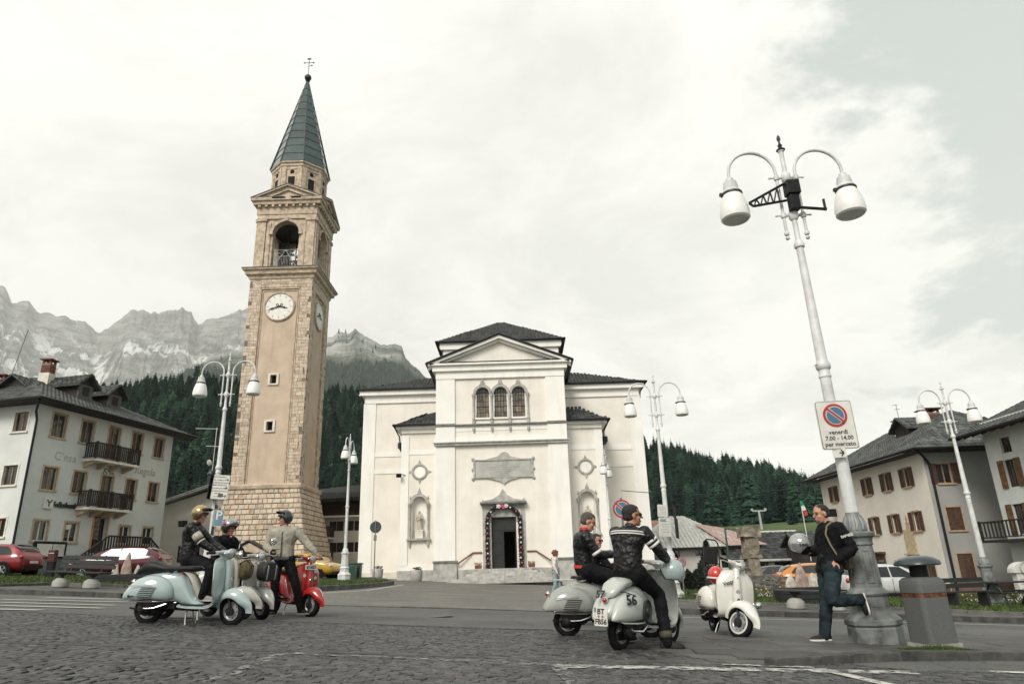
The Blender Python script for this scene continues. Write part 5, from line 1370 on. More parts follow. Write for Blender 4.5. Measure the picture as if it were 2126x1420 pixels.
def street_lamp(label,base,rz=0,lean=0,dark_tip=False,arms=.93,grey=False,s=1.0,arms_on=True):
    t = thing('street_lamp',label,'street lamp',base,rz,'white two-armed street lamps')
    t.rotation_euler = (0,lean,rz); t.scale = (s,s,s)
    pm = LAMPG if grey else LAMPW
    mb = MB(); octprof([(.335,-.3),(.335,.20),(.323,.23)],mb); mb.build('foot_stone',pm,t,bev=.006)
    mb = MB(); octprof([(.335,.23),(.352,.25),(.352,.30),(.325,.33),(.275,.37),(.245,.43),(.24,.46)],mb); mb.build('base_moulding',pm,t,bev=.004)
    mb = MB(); octprof([(.24,.46),(.232,.60)],mb); octprof([(.25,.60),(.262,.625),(.25,.65),(.228,.67),(.205,.70)],mb)
    mb.build('base_block',pm,t,bev=.004)
    mb = MB(); octprof([(.20,.70),(.172,1.24)],mb)
    for k in range(8):
        a = k*PI/4; n = Vector((math.cos(a),math.sin(a),0)); ud = Vector((-n.y,n.x,0))
        def fr(u,v,w=0,n=n,ud=ud): ap = (.20-(v-.70)*.028/.54)*math.cos(PI/8); return n*(ap+w)+ud*u+Vector((0,0,v))
        for a_,b_,c_,d_ in ((-.052,-.040,.76,1.18),(.040,.052,.76,1.18),(-.040,.040,.76,.775),(-.040,.040,1.165,1.18)): fbox(mb,fr,a_,b_,c_,d_,-.01,.009)
    mb.build('pedestal',pm,t)
    mb = MB(); octprof([(.18,1.24),(.19,1.25),(.185,1.29),(.195,1.33),(.228,1.36),(.232,1.40),(.20,1.42)],mb); mb.build('pedestal_cap',pm,t,bev=.003)
    mb = MB(); mb.lathe([(.155,1.41),(.15,1.45),(.132,1.52),(.108,1.60),(.09,1.66),(.082,1.70)],n=16)
    for k in range(10):
        a = k*2*PI/10; mb.tube([(.145*math.cos(a),.145*math.sin(a),1.44),(.132*math.cos(a+.14),.132*math.sin(a+.14),1.53),(.10*math.cos(a),.10*math.sin(a),1.64)],[.02,.026,.008],5)
    mb.build('leaf_collar',pm,t)
    mb = MB(); mb.lathe([(.09,1.68),(.085,2.4),(.078,3.62),(.088,3.63),(.09,3.66),(.08,3.68),(.08,3.74),(.10,3.76),(.108,3.80),(.10,3.84),(.085,3.87),(.078,3.9),(.055,5.72),(.055,5.74),(.078,5.76),(.082,5.81),(.06,5.86),(.042,5.9),(.038,6.3),(.036,7.5),(.05,7.51),(.05,7.54),(.03,7.55)],n=18); mb.build('pole',LAMPW,t)
    mb = MB(); mb.lathe([(.04,7.52),(.075,7.545),(.04,7.58),(.025,7.60),(.04,7.63),(.022,7.66),(.014,7.70),(.032,7.75),(.025,7.80),(.004,7.84)],n=14); mb.build('finial',M_['dark_metal'] if dark_tip else LAMPW,t)
    for zz in (7.02,6.33):
        mb = MB(); mb.lathe([(.05,zz-.09),(.075,zz-.05),(.075,zz+.05),(.05,zz+.09)],n=12); mb.tube([(-.26,0,zz),(.26,0,zz)],.015,8)
        for s_ in (-1,1): mb.lathe([(.04,zz-.04),(.046,zz),(.04,zz+.04)],(s_*.16,0,0),n=10); mb.sphere((s_*.275,0,zz),.02,8,6); mb.sphere((s_*.10,0,zz),.026,8,6)
        mb.build('cross_bracket',LAMPW,t)
    for s_ in (-1,1): lamp_head(t,s_*arms)
    return t
p = gp(1822,1336)
lampA = street_lamp('tall white lamp nearest the viewer, on a weathered grey octagonal pedestal the man leans on',(p.x,p.y,G(p.x,p.y)),.0,-.016,True,grey=True)
mb = MB(); mb.box((.01,-.10,6.76),(.21,.18,.24)); mb.box((.0,-.10,6.50),(.15,.13,.26),.1); box_ = mb.build('camera_box',M_['black_metal'],lampA,bev=.01)
mb = MB()
def barr(a,b,r=.018): mb.tube([a,b],r,5)
A1,A2,A3,A4 = (-.10,-.08,6.86),(-.10,-.08,6.56),(-.72,-.12,6.52),(-.66,-.12,6.46)
barr(A1,A3,.022); barr(A2,A4,.022); barr(A3,A4,.022)
for k in range(1,5):
    f_ = k/5; u0 = Vector(A1).lerp(Vector(A3),f_); u1 = Vector(A2).lerp(Vector(A4),f_); barr(u0,u1,.014); u2 = Vector(A2).lerp(Vector(A4),min(1,f_+.18)); barr(u0,u2,.012)
barr((.05,-.1,6.42),(.48,-.14,6.34),.026); barr((.46,-.14,6.32),(.46,-.14,6.52),.022); mb.build('bracket',M_['black_metal'],lampA)
mb = MB(); barr((-.02,0,3.85),(-.16,-.06,3.80),.006); mb.build('rod',M_['dark_metal'],lampA)
street_lamp('white two-armed lamp in front of the bell tower carrying the direction signs',(-9.95,22.9,G(-9.95,22.9)+.15),0,.0)
street_lamp('white two-armed lamp just right of the church with notice boards on its pole',(5.12,24.2,G(5.12,24.2)),.0,-.0)
street_lamp('white two-armed lamp standing on the grass before the cream house on the right',(15.75,24.4,G(15.75,24.4)),0,-.01,grey=True)
lb = street_lamp('white lamp seen end on between the bell tower and the church',(-9.3,38.2,G(-9.3,38.2)+.15),rad(89),0)
street_lamp('slim white lamp seen end on against the right aisle of the church',(5.35,41.0,G(5.35,41)),rad(74),0)
# ================================================================== signs
SIGNW = mat('sign_white',(.66,.65,.60),.4,0,.08,4,dirt=(.45,.43,.38)); SIGNB = mat('sign_blue',(.055,.16,.26),.4,0,.1,4); SIGNR = mat('sign_red',(.40,.035,.03),.4,0,.1,4); SIGNK = mat('sign_black',(.012,.012,.012),.5)
SBACK = mat('sign_back',(.20,.205,.20),.5,.4,.15,5)
def rrect(w,h,r,n=5):
    pl = []
    for cx,cy,a0 in ((w/2-r,h/2-r,0),(-w/2+r,h/2-r,PI/2),(-w/2+r,-h/2+r,PI),(w/2-r,-h/2+r,3*PI/2)):
        pl += [(cx+r*math.cos(a0+PI/2*i/n),cy+r*math.sin(a0+PI/2*i/n)) for i in range(n+1)]
    return pl
SF = lambda u,v,w: (u,-w,v)
def disc_parts(par,c,R,y0=-.012):
    """no-waiting roundel: red ring, blue field, white rims, red bar"""
    cx,cz = c
    def disc(r,m,y,nm):
        mb = MB(); mb.prism([(cx+r*math.cos(2*PI*k/40),cz+r*math.sin(2*PI*k/40)) for k in range(40)],0,.003,lambda u,v,w: (u,y-w,v)); return mb.build(nm,m,par)
    disc(R,SIGNR,y0,'red_ring'); disc(R*.78,SIGNW,y0-.004,'white_ring'); disc(R*.72,SIGNB,y0-.008,'blue_field')
    for wd,m,y,nm in ((.30,SIGNW,y0-.012,'white_bar'),(.19,SIGNR,y0-.016,'red_bar')):
        mb = MB(); d = Vector((1,-.95)).normalized(); n = Vector((-d.y,d.x))*wd*R/2; L_ = R*(.76 if wd > .2 else .86)
        a,b = -d*L_,d*L_; mb.prism([(cx+q.x,cz+q.y) for q in (a+n,a-n,b-n,b+n)],0,.003,lambda u,v,w: (u,y-w,v)); mb.build(nm,m,par)
def on_lamp(px,py,Y): return P(px,py,Y)
# big no-parking panel
c0 = P(1736.5,882,p.y-.13)
sg = thing('parking_sign','white no-waiting sign for the Friday market strapped to the nearest lamp pole','traffic sign',tuple(c0),rad(-3)); sg.rotation_euler = (0,rad(-1.0),rad(-2))
mb = MB(); mb.prism(rrect(.52,.70,.04),0,.012,SF); mb.build('panel',SIGNW,sg); mb = MB(); mb.prism(rrect(.505,.685,.035)+[],.0125,.0135,SF); mb.build('black_border',SIGNK,sg); mb = MB(); mb.prism(rrect(.492,.672,.032),.0138,.0155,SF); pnl = mb.build('face',SIGNW,sg)
disc_parts(sg,(0,.135),.17,-.0165)
for i,(tx,sz) in enumerate((('venerdì',.088),('7.00 - 14.00',.082),('per mercato',.085))): text_obj('lettering',tx,sz,SIGNK,sg,(0,-.0165,-.108-.085*i),(PI/2,0,0),.001,bold=.0018)
mb = MB(); mb.tube([(-.1,.02,.3),(.1,.02,.3)],.015,6); mb.tube([(-.1,.02,-.28),(.1,.02,-.28)],.015,6); mb.build('strap',SBACK,sg)
c1 = P(1743,940,p.y-.13)
sg = thing('arrow_plate','small white arrow plate below the no-waiting sign on the nearest pole','sign',tuple(c1)); sg.rotation_euler = (0,rad(-1),rad(-8))
mb = MB(); mb.prism(rrect(.18,.13,.015),0,.01,SF); mb.build('plate',SIGNW,sg)
mb = MB()
for a,b in (((-.005,0),(.055,0)),((.055,0),(.02,.045)),((.055,0),(.02,-.045))): mb.tube([SF(a[0],a[1],.014),SF(b[0],b[1],.014)],.008,5)
mb.build('arrow',SIGNK,sg)
# roundel behind the riders
c2 = P(1291,1056,15.5)
sg = thing('no_parking_sign','round blue and red no-waiting sign on a post beside the church corner','traffic sign',(c2.x,c2.y,G(c2.x,c2.y)))
h_ = c2.z-G(c2.x,c2.y)
mb = MB(); mb.lathe([(.20,h_-.002),(.20,h_+.002)],(0,0,0)); mb = MB(); mb.prism([(.2*math.cos(2*PI*k/40),h_+.2*math.sin(2*PI*k/40)) for k in range(40)],0,.01,SF); mb.build('disc',SBACK,sg); disc_parts(sg,(0,h_),.2)
mb = MB(); mb.tube([(0,.03,0),(0,.03,h_+.24)],.024,10); mb.build('post',SBACK,sg)
# blue direction disc seen from the back, by the church
c3 = P(780,1094,38); zb = G(c3.x,c3.y); h_ = c3.z-zb
sg = thing('traffic_sign','dark round traffic sign seen from behind on a thin post at the left church wing','traffic sign',(c3.x,c3.y,zb))
mb = MB(); mb.prism([(.31*math.cos(2*PI*k/32),h_+.31*math.sin(2*PI*k/32)) for k in range(32)],0,.02,SF); mb.build('disc',mat('sign_back_dark',(.045,.055,.058),.5,.3),sg)
mb = MB(); mb.tube([(0,-.04,0),(0,-.04,h_+.36)],.03,10); mb.box((0,-.05,h_-.55),(.16,.04,.3)); mb.build('post',SBACK,sg)
# direction boards on the left lamp
for i,(px,py,txt,sub_) in enumerate(((461,994,'SAN CANDIDO','VAL COMELICO'),(458,1011,'CAMPO SPORTIVO','GEOLOGIA PISCINA'),(455,1028,'HOTEL','LA TORRE'))):
    c = P(px,py,22.55)
    sg = thing('direction_sign',['topmost white direction board on the lamp in front of the tower','middle white direction board on the lamp in front of the tower','lowest white direction board with a logo on the lamp in front of the tower'][i],'direction sign',tuple(c),rad(4),'direction boards on the left lamp'); sg.rotation_euler = (0,rad(4.5),rad(6))
    mb = MB(); mb.prism(rrect(.52,.255,.02),0,.02,SF); mb.build('board',SIGNW,sg)
    mb = MB(); mb.prism(rrect(.50,.235,.018)+[],.0205,.0215,SF); mb.build('border',SIGNK,sg); mb = MB(); mb.prism(rrect(.488,.223,.016),.0218,.023,SF); mb.build('face',SIGNW,sg)
    text_obj('lettering',txt,.062,SIGNK,sg,(-.06,-.024,.055),(PI/2,0,0),.001,bold=.001); text_obj('lettering',sub_,.055,SIGNK,sg,(-.06,-.024,-.045),(PI/2,0,0),.001,bold=.001)
    mb = MB()
    for a,b in (((.13,0),(.215,0)),((.215,0),(.18,.05)),((.215,0),(.18,-.05))): mb.tube([SF(a[0],a[1]-.02,.024),SF(b[0],b[1]-.02,.024)],.010,5)
    mb.build('arrow',SIGNK,sg)
    if i == 2: mb = MB(); mb.prism(rrect(.16,.12,.03),.0235,.0245,SF); lg = mb.build('logo',mat('logo_grey',(.08,.08,.08),.6),sg); lg.location = (.05,0,0)
    mb = MB(); mb.box((-.36,.16,0),(.02,.4,.26)); mb.box((-.1,.12,0),(.5,.02,.25)); mb.build('rear_board',M_['black_metal'],sg)
c = P(454,1075,22.55)
sg = thing('parking_sign','blue parking sign with a white P under the direction boards','parking sign',tuple(c)); sg.rotation_euler = (0,rad(3),rad(12))
mb = MB(); mb.prism(rrect(.30,.52,.02),0,.02,SF); mb.build('panel',SIGNW,sg); mb = MB(); mb.prism(rrect(.275,.495,.016),.0205,.0215,SF); mb.build('face',mat('sign_blue_pale',(.12,.22,.30),.4),sg)
text_obj('lettering','P',.40,SIGNW,sg,(0,-.023,.07),(PI/2,0,0),.001,bold=.006)
mb = MB(); mb.box((-.17,.25,-.05),(.03,.35,.95)); mb.build('rear_board',M_['black_metal'],sg)
# notice boards on the mid lamp
for i,(px,py,w,h,rz,lab) in enumerate(((1375,1060,.36,.40,-14,'small tilted white notice board high on the lamp right of the church'),(1380,1094,.46,.62,-8,'large white bus timetable board on the lamp right of the church'))):
    c = P(px,py,23.8); sg = thing('notice_board',lab,'notice board',tuple(c)); sg.rotation_euler = (0,rad(3),rad(rz+30))
    mb = MB(); mb.prism(rrect(w,h,.02),0,.03,SF); mb.build('board',SIGNW,sg)
    mb = MB()
    for k in range(5): mb.box((random.uniform(-.02,.02),-.033,h*.3-k*h*.14),(w*.6,.004,h*.025))
    mb.build('print',mat('faint_print',(.35,.38,.38),.8),sg)
    if i: mb = MB(); mb.box((-.08,-.033,h*.36),(w*.5,.004,h*.14)); mb.build('blue_strip',mat('pale_blue_print',(.22,.36,.40),.6),sg)
    c = P(px+25,py+2,23.95); sg = thing('notice_board',['narrow dark notice board behind the small tilted one, seen edge on','dark framed board standing out behind the timetable board'][i],'notice board',tuple(c)); sg.rotation_euler = (0,rad(3),rad(68))
    mb = MB(); mb.prism(rrect(w,h*1.05,.02),-.02,.02,SF); mb.build('board',M_['black_metal'],sg)
# ================================================================== HOUSES
def facade_windows(): pass
# --- the bank: long pale house on the left
BANKM = mat('bank_render',(.62,.64,.61),.9,0,.05,.5,bump=.15,bscale=40,streak=.16,dirt=(.38,.37,.32))
BANKP = mat('bank_base',(.16,.18,.18),.85,0,.15,1.5,bump=.3,dirt=(.30,.29,.26))
SLATE = mat('slate_roof',(.085,.09,.086),.7,0,.3,2.0,bump=.25,isl=.45,col2=(.035,.038,.037),spec=.3)
A = Vector((-28.62,40.0,0)); B = Vector((-26.1,51.5,0)); u_ = (B-A).normalized(); n_ = Vector((u_.y,-u_.x,0)); Lf = (B-A).length
gz = 1.45
bk = thing('bank_building','pale grey three-storey house with a bank on its ground floor and two wooden balconies','building',(A.x,A.y,gz))
fF = frame((0,0,0),u_,n_)                          # long facade: u 0..Lf
fE = frame((0,0,0),-n_,-u_)                      # end wall to the left, u 0.. 12
EH = 11.62-gz
def uz(px,py,fr_o=A,ud=u_):
    """pixel -> (u, z) on the facade plane"""
    d = ray(px,py); n = Vector((ud.y,-ud.x,0)); o = Vector((0,0,CAMH)); t = (fr_o-o).dot(n)/d.dot(n); q = o+d*t
    return (Vector((q.x,q.y,0))-Vector((fr_o.x,fr_o.y,0))).dot(ud),q.z-gz
zl = lambda x,y: (x/2.731,720+y/2.731)
rowsF = {}
W3 = [((300,512),(378,380)),((463,545),(532,420)),((608,560),(686,460)),((752,585),(804,492)),((875,632),(928,525))]
def rect(a,b,fr_o=A,ud=u_,z=zl): (u0,z0),(u1,z1) = uz(*z(*a),fr_o,ud),uz(*z(*b),fr_o,ud); return u0,u1,z0,z1
r3 = [rect(*w) for w in W3]
ww = .98
zs3 = (sum(r[2] for i,r in enumerate(r3) if i in (0,1,4))/3,sum(r[3] for r in r3)/5)
us = [(r[0]+r[1])/2 for r in r3]
W2 = [((235,805),(318,675)),((408,828),(486,705)),((570,830),(640,730)),((712,870),(768,755)),((838,888),(890,775))]
r2 = [rect(*w) for w in W2]; zs2 = (sum(r[2] for i,r in enumerate(r2) if i in (0,1,4))/3,sum(r[3] for r in r2)/5)
us2 = [(r[0]+r[1])/2 for r in r2]
us = [(a+b)/2 for a,b in zip(us,us2)]
W1 = [((182,1098),(264,968)),((352,1108),(436,985)),((672,1120),(728,1018)),((805,1130),(858,1030))]
r1 = [rect(*w) for w in W1]; zs1 = (sum(r[2] for r in r1)/4,sum(r[3] for r in r1)/4)
dr_ = rect((510,1130),(612,970));
print('BANK us',[round(q,2) for q in us],'zs3',zs3,'zs2',zs2,'zs1',zs1,'door',dr_,'EH',EH,'Lf',Lf,'r1u',[round((r[0]+r[1])/2,2) for r in r1],'w',[round(r[1]-r[0],2) for r in r3])
hs = []
for u in us:
    for z0,z1 in (zs3,zs2): hs.append((u-ww/2,u+ww/2,z0+.06,z1-.06))
balc = (2,)
for u in [us[0],us[1],us[3],us[4]]: hs.append((u-ww/2,u+ww/2,zs1[0]+.05,zs1[1]-.06))
uD = (dr_[0]+dr_[1])/2
hs.append((us[2]-.55,us[2]+.55,1.25,3.55))
hs2 = []
for h in hs:
    if abs((h[0]+h[1])/2-us[2]) < .1 and h[2] > 3.8: h = (h[0],h[1],h[2]-.75,h[3])
    hs2.append(h)
eu = [uz(*zl(x,430),A,-n_)[0] for x in (120,)]
endw = []
for x0,y0,x1,y1 in ((85,485,155,365),(20,790,92,665),(-55,1085,32,965)):
    (a,z0),(b,z1) = uz(*zl(x1,y0),A,-n_),uz(*zl(x0,y1),A,-n_); c = (a+b)/2; endw.append((c-.5,c+.5,z0+.1,z1-.1))
print('END',endw)
extra = [(c+3.3-.0,d+3.3,e,f) for c,d,e,f in endw]
mb = MB(); wallgrid(mb,0,Lf,-1.2,EH,hs2,fF,.22); wallgrid(mb,0,12,-1.2,EH,endw+extra,fE,.22)
mb.add([fF(Lf,-1.2),fF(Lf,EH),fF(Lf,EH)-n_*12,fF(Lf,-1.2)-n_*12],[(0,1,2,3)],False); mb.build('wall',BANKM,bk)
mb = MB(); fbox(mb,fF,0,us[2]-.8,-1.2,.95,0,.04); fbox(mb,fF,us[2]+.8,Lf,-1.2,.95,0,.04); fbox(mb,fE,-.04,12,-1.2,.95,0,.04); mb.build('plinth',BANKP,bk)
for h in hs2:
    u = (h[0]+h[1])/2
    if h[2] < 1.5 and abs(u-us[2]) < .1:
        fo = window(fF,u,h[2],1.1,h[3]-h[2],bk,mat('orange_stone',(.50,.28,.11),.8),.14,mull=False,frame_m=DWOOD,depth=.3)
        continue
    window(fF,u,h[2],ww,h[3]-h[2],bk,SILL,.11,curtain=(h[2] > 1.6 and h[2] < 3.9),frame_m=WOODL if h[2] > 3 else WSTONE)
for h in endw+extra: window(fE,(h[0]+h[1])/2,h[2],h[1]-h[0],h[3]-h[2],bk,WSTONE,.10)
# balconies
def balcony(par,fr,u0,u1,z,d=1.05,m=DWOOD,h=1.05,brk=True,slab=WSTONE,nb=11):
    mb = MB(); fbox(mb,fr,u0,u1,z-.14,z,0,d); b = mb.build('balcony',slab,par)
    if brk:
        for k in range(4):
            mb = MB(); u = u0+.25+(u1-u0-.5)*k/3; mb.add([fr(u-.08,z-.14,0),fr(u+.08,z-.14,0),fr(u+.08,z-.14,d*.85),fr(u-.08,z-.14,d*.85),fr(u-.08,z-.55,0),fr(u+.08,z-.55,0),fr(u+.08,z-.22,d*.85),fr(u-.08,z-.22,d*.85)],[(0,1,2,3),(4,7,6,5),(0,4,5,1),(1,5,6,2),(2,6,7,3),(3,7,4,0)],False); mb.build('bracket',SILL,b)
    mb = MB()
    for k in range(3): u = u0+(u1-u0)*k/2; fbox(mb,fr,u-.06,u+.06,z,z+h+.05,d-.12,d)
    fbox(mb,fr,u0,u1,z+h-.08,z+h,d-.10,d-.01); fbox(mb,fr,u0,u1,z+.1,z+.16,d-.09,d-.02)
    for u in (u0+.03,u1-.03): fbox(mb,fr,u-.03,u+.03,z+h-.08,z+h,0,d); fbox(mb,fr,u-.03,u+.03,z+.1,z+.16,0,d)
    mb.build('rail',m,b)
    for k in range(nb*2+1):
        u = u0+.1+(u1-u0-.2)*k/(nb*2); mb = MB(); fbox(mb,fr,u-.045,u+.045,z+.16,z+h-.08,d-.075,d-.035); mb.build('baluster',m,b)
    for uu in (u0+.03,u1-.03):
        for k in range(6): w = .12+(d-.25)*k/5; mb = MB(); fbox(mb,fr,uu-.02,uu+.02,z+.16,z+h-.08,w,w+.08); mb.build('baluster',m,b)
    return b
for row,(zt,zb2,xl,xr) in enumerate(((560,640,540,785),(835,905,500,742))):
    a = uz(*zl(xl,zb2),A+n_*1.0,u_); b_ = uz(*zl(xr,zb2+25),A+n_*1.0,u_); print('balc',a,b_)
    balcony(bk,fF,a[0],b_[0],(a[1]+b_[1])/2)
# lettering on the facade
sgm = mat('faded_letter',(.42,.43,.41),.9); sgm2 = mat('dark_letter',(.10,.10,.10),.8); sgm3 = mat('bank_letter',(.03,.035,.03),.4)
ang = math.atan2(u_.y,u_.x)
def wtext(s,px,py,size,m,ext=.004,w=.006,bold=0):
    u,z = uz(px,py); q = fF(u,z,w); return text_obj('lettering',s,size,m,bk,q,(PI/2,0,ang),ext,bold=bold)
wtext("C\u2019esa",136,950,.75,sgm,bold=.005); wtext("\u03b4\u2019la",225,983,.7,sgm2,bold=.008); wtext("Regola",302,979,.75,mat('faded_letter2',(.40,.38,.33),.9),bold=.01)
bx_ = uz(98,1044);
mb = MB(); fbox(mb,fF,bx_[0]-.28,bx_[0]+.32,bx_[1]-.32,bx_[1]+.32,.02,.14); lg = mb.build('bank_logo',SIGNW,bk)
mb = MB(); u,z = bx_
for a,b in (((-.16,.18),(0,.0)),((.18,.18),(0,.0)),((0,0),(0,-.2))): mb.tube([fF(u+a[0],z+a[1],.16),fF(u+b[0],z+b[1],.16)],.035,5)
mb.build('emblem',sgm3,lg)
wtext("Volksbank",132,1049,.46,sgm3,.03,.06,bold=.012)
# roof: hipped, wide eaves
ov = 1.1; c0_,c1_,c2_,c3_ = fF(-ov,EH-.25,ov),fF(Lf+ov,EH-.25,ov),fF(Lf+ov,EH-.25,ov)-n_*(12+2*ov),fF(-ov,EH-.25,ov)-n_*(12+2*ov)
rd0,rd1 = fF(4.6,EH+3.0,-6),fF(Lf-3.5,EH+3.0,-6)
rs1 = roof_slope(None,[c0_,c1_,rd1,rd0],.38,.30,.12,bk,SLATE); roof_slope(None,[c3_,c0_,rd0,rd0+n_*.01],.38,.30,.12,bk,SLATE); roof_slope(None,[c1_,c2_,rd1,rd1+n_*.01],.5,.4,.12,bk,SLATE)
mb = MB(); mb.add([c0_+Vector((0,0,-.14)),c1_+Vector((0,0,-.14)),c2_+Vector((0,0,-.14)),c3_+Vector((0,0,-.14))],[(0,1,2,3)],False); mb.build('soffit',DWOOD,bk)
gutter([c3_+Vector((0,0,-.05)),c0_+Vector((0,0,-.05))+n_*.06,c1_+Vector((0,0,-.05))+n_*.06],.10,M_['black_metal'],bk)
gutter([fF(-ov+.1,EH-.4,ov-.1),fF(-.25,EH-.9,.10),fF(-.12,EH-1.4,.12),fF(-.12,-.5,.12)],.075,M_['black_metal'],bk,'downpipe')
def dormer(fr,u,w0,z,w,h,L_,par,m=SLATE):
    mb = MB(); fbox(mb,fr,u-w/2,u+w/2,z-.6,z+h,w0-.1,w0); d = mb.build('dormer',mat('dormer_grey',(.10,.105,.10),.85) if par is bk else DWOOD,par)
    mb = MB(); fbox(mb,fr,u-w/2,u-w/2+.1,z-.6,z+h,w0-L_,w0-.1); fbox(mb,fr,u+w/2-.1,u+w/2,z-.6,z+h,w0-L_,w0-.1); mb.prism([(u-w/2,z+h),(u+w/2,z+h),(u,z+h+.55)],w0-.12,w0,fr); mb.build('dormer_wall',DWOOD,d)
    mb = MB(); fbox(mb,fr,u-.26,u+.26,z+.1,z+h-.15,w0-.02,w0+.03); mb.build('window',DWOOD,d);
    for s in (-1,1):
        mb = MB(); q = [(u,z+h+.68),(u,z+h+.80),(u+s*(w/2+.35),z+h-.10),(u+s*(w/2+.35),z+h-.22)]; mb.prism(q,w0-L_,w0+.35,fr)
        for k in range(9):
            for j in range(3):
                f0 = j/3; uu = u+s*(w/2+.35)*(f0+.17); zz_ = z+h+.80-(.90)*(f0+.17); ws = w0+.33-(L_+.3)*k/9; mb.add([fr(uu-.12,zz_+.09 if s > 0 else zz_-.05,ws),fr(uu+.12,zz_-.05 if s > 0 else zz_+.09,ws),fr(uu+.12,zz_-.08 if s > 0 else zz_+.06,ws-.32),fr(uu-.12,zz_+.06 if s > 0 else zz_-.08,ws-.32),fr(uu,zz_+.10,ws),fr(uu,zz_+.06,ws-.32)],[(0,4,5,3),(4,1,2,5)],False)
        mb.build('dormer_roof',m,d)
for px,py in ((490,235),(655,290)):
    q = uz(*zl(px,py),A-n_*1.6,u_); dormer(fF,q[0],-1.6,q[1]-.65,1.2,.85,3.2,bk)
q = P(20,806,42.5);
dq = (q-Vector((A.x,A.y,gz))); dormer(fE,dq.dot(-n_),-1.9,EH+.55,1.9,1.0,3.4,bk)
def chimney(par,base,w,h,cap=True,sk=.55):
    o = Vector(base); mb = MB(); mb.box(o+Vector((0,0,sk/2-.3)),(w*1.15,w*1.15,sk+.6)); c = mb.build('chimney',WSTONE,par)
    nb = 0
    rows = max(3,int((h-sk)/.14))
    mb = MB(); mb.box(o+Vector((0,0,sk+(h-sk)/2)),(w*.94,w*.94,h-sk)); mb.build('flue',mat('mortar',(.2,.17,.14),.9),c)
    bw = w/3
    for r_ in range(rows):
        for sd in range(2):
            for k in range(-1,3):
                a = -w/2+bw*k+(bw/2 if r_ % 2 else 0); b = a+bw; a,b = max(a,-w/2),min(b,w/2)
                if b-a < .05: continue
                z = o.z+sk+.14*r_; mb = MB()
                if sd == 0: mb.bx(o.x+a+.008,o.x+b-.008,o.y-w/2,o.y-w/2+.1,z+.01,z+.13)
                else: mb.bx(o.x+w/2-.1 if True else 0,o.x+w/2,o.y+a+.008,o.y+b-.008,z+.01,z+.13)
                mb.build('brick',M_['red_brick'],c)
    mb = MB(); z = o.z+h
    for sx in (-1,1):
        for sy in (-1,1): mb.box((o.x+sx*w*.38,o.y+sy*w*.38,z+.12),(.12,.12,.24))
    mb.box((o.x,o.y,z+.27),(w*1.35,w*1.35,.07)); mb.build('chimney_cap',M_['red_brick'],c); return c
q = P(99,775,45); chimney(bk,(q.x-A.x,q.y-A.y,q.z-gz-.5),.62,1.15,sk=.45)
q = P(4,800,45); chimney(bk,(q.x-A.x,q.y-A.y,q.z-gz-.6),.6,1.0,sk=.4)
mb = MB(); q = P(10,790,44); mb.tube([(q.x-A.x,q.y-A.y,q.z-gz-2),(q.x-A.x+.9,q.y-A.y,q.z-gz+3.6)],.02,5); mb.build('aerial',M_['dark_metal'],bk)
# entrance steps with wooden railing
mb = MB(); fbox(mb,fF,us[2]-1.2,us[2]+2.4,-1.2,1.2,.05,1.9); land = mb.build('entrance_landing',BANKP,bk)
def railrun(a,b,h=1.0,n=8,m=DWOOD):
    a,b = Vector(a),Vector(b); up_ = Vector((0,0,h)); mb = MB(); mb.tube([a+up_,b+up_],.055,6); mb.tube([a+up_*.12,b+up_*.12],.035,6); mb.build('rail',m,land)
    for i in range(n+1): c = a.lerp(b,i/n); mb = MB(); mb.box(c+up_*.5,(.07,.07,h),ang); mb.build('baluster',m,land)
railrun(fF(us[2]-1.2,1.2,1.9),fF(us[2]+2.4,1.2,1.9),1,16); railrun(fF(us[2]-4.0,-.5,1.9),fF(us[2]-1.2,1.2,1.9),1,12); railrun(fF(us[2]+2.4,1.2,1.9),fF(us[2]+4.0,.1,1.9),1,7)
mb = MB()
for k in range(8): fbox(mb,fF,us[2]-1.2-.34*(k+1),us[2]-1.2-.34*k,-1.2,1.2-.2*(k+1),.06,1.8)
mb.build('steps',BANKP,bk)
# small things on the wall
mb = MB(); u,z = uz(96,1140); fbox(mb,fF,u-1.0,u+1.3,z-.5,z+.45,.06,.14); nb_ = mb.build('display_case',M_['black_metal'],bk); mb = MB(); fbox(mb,fF,u-.8,u+.25,z-.4,z+.3,.145,.15); fbox(mb,fF,u+.3,u+1.15,z-.4,z+.3,.145,.15); mb.build('paper',SIGNW,nb_)
u,z = uz(152,1100); mb = MB(); fbox(mb,fF,us[1]-.35,us[1]+.05,zs1[0]+.8,zs1[0]+1.1,-.1,-.08); mb.build('poster',SIGNW,bk)
print('bank ok')
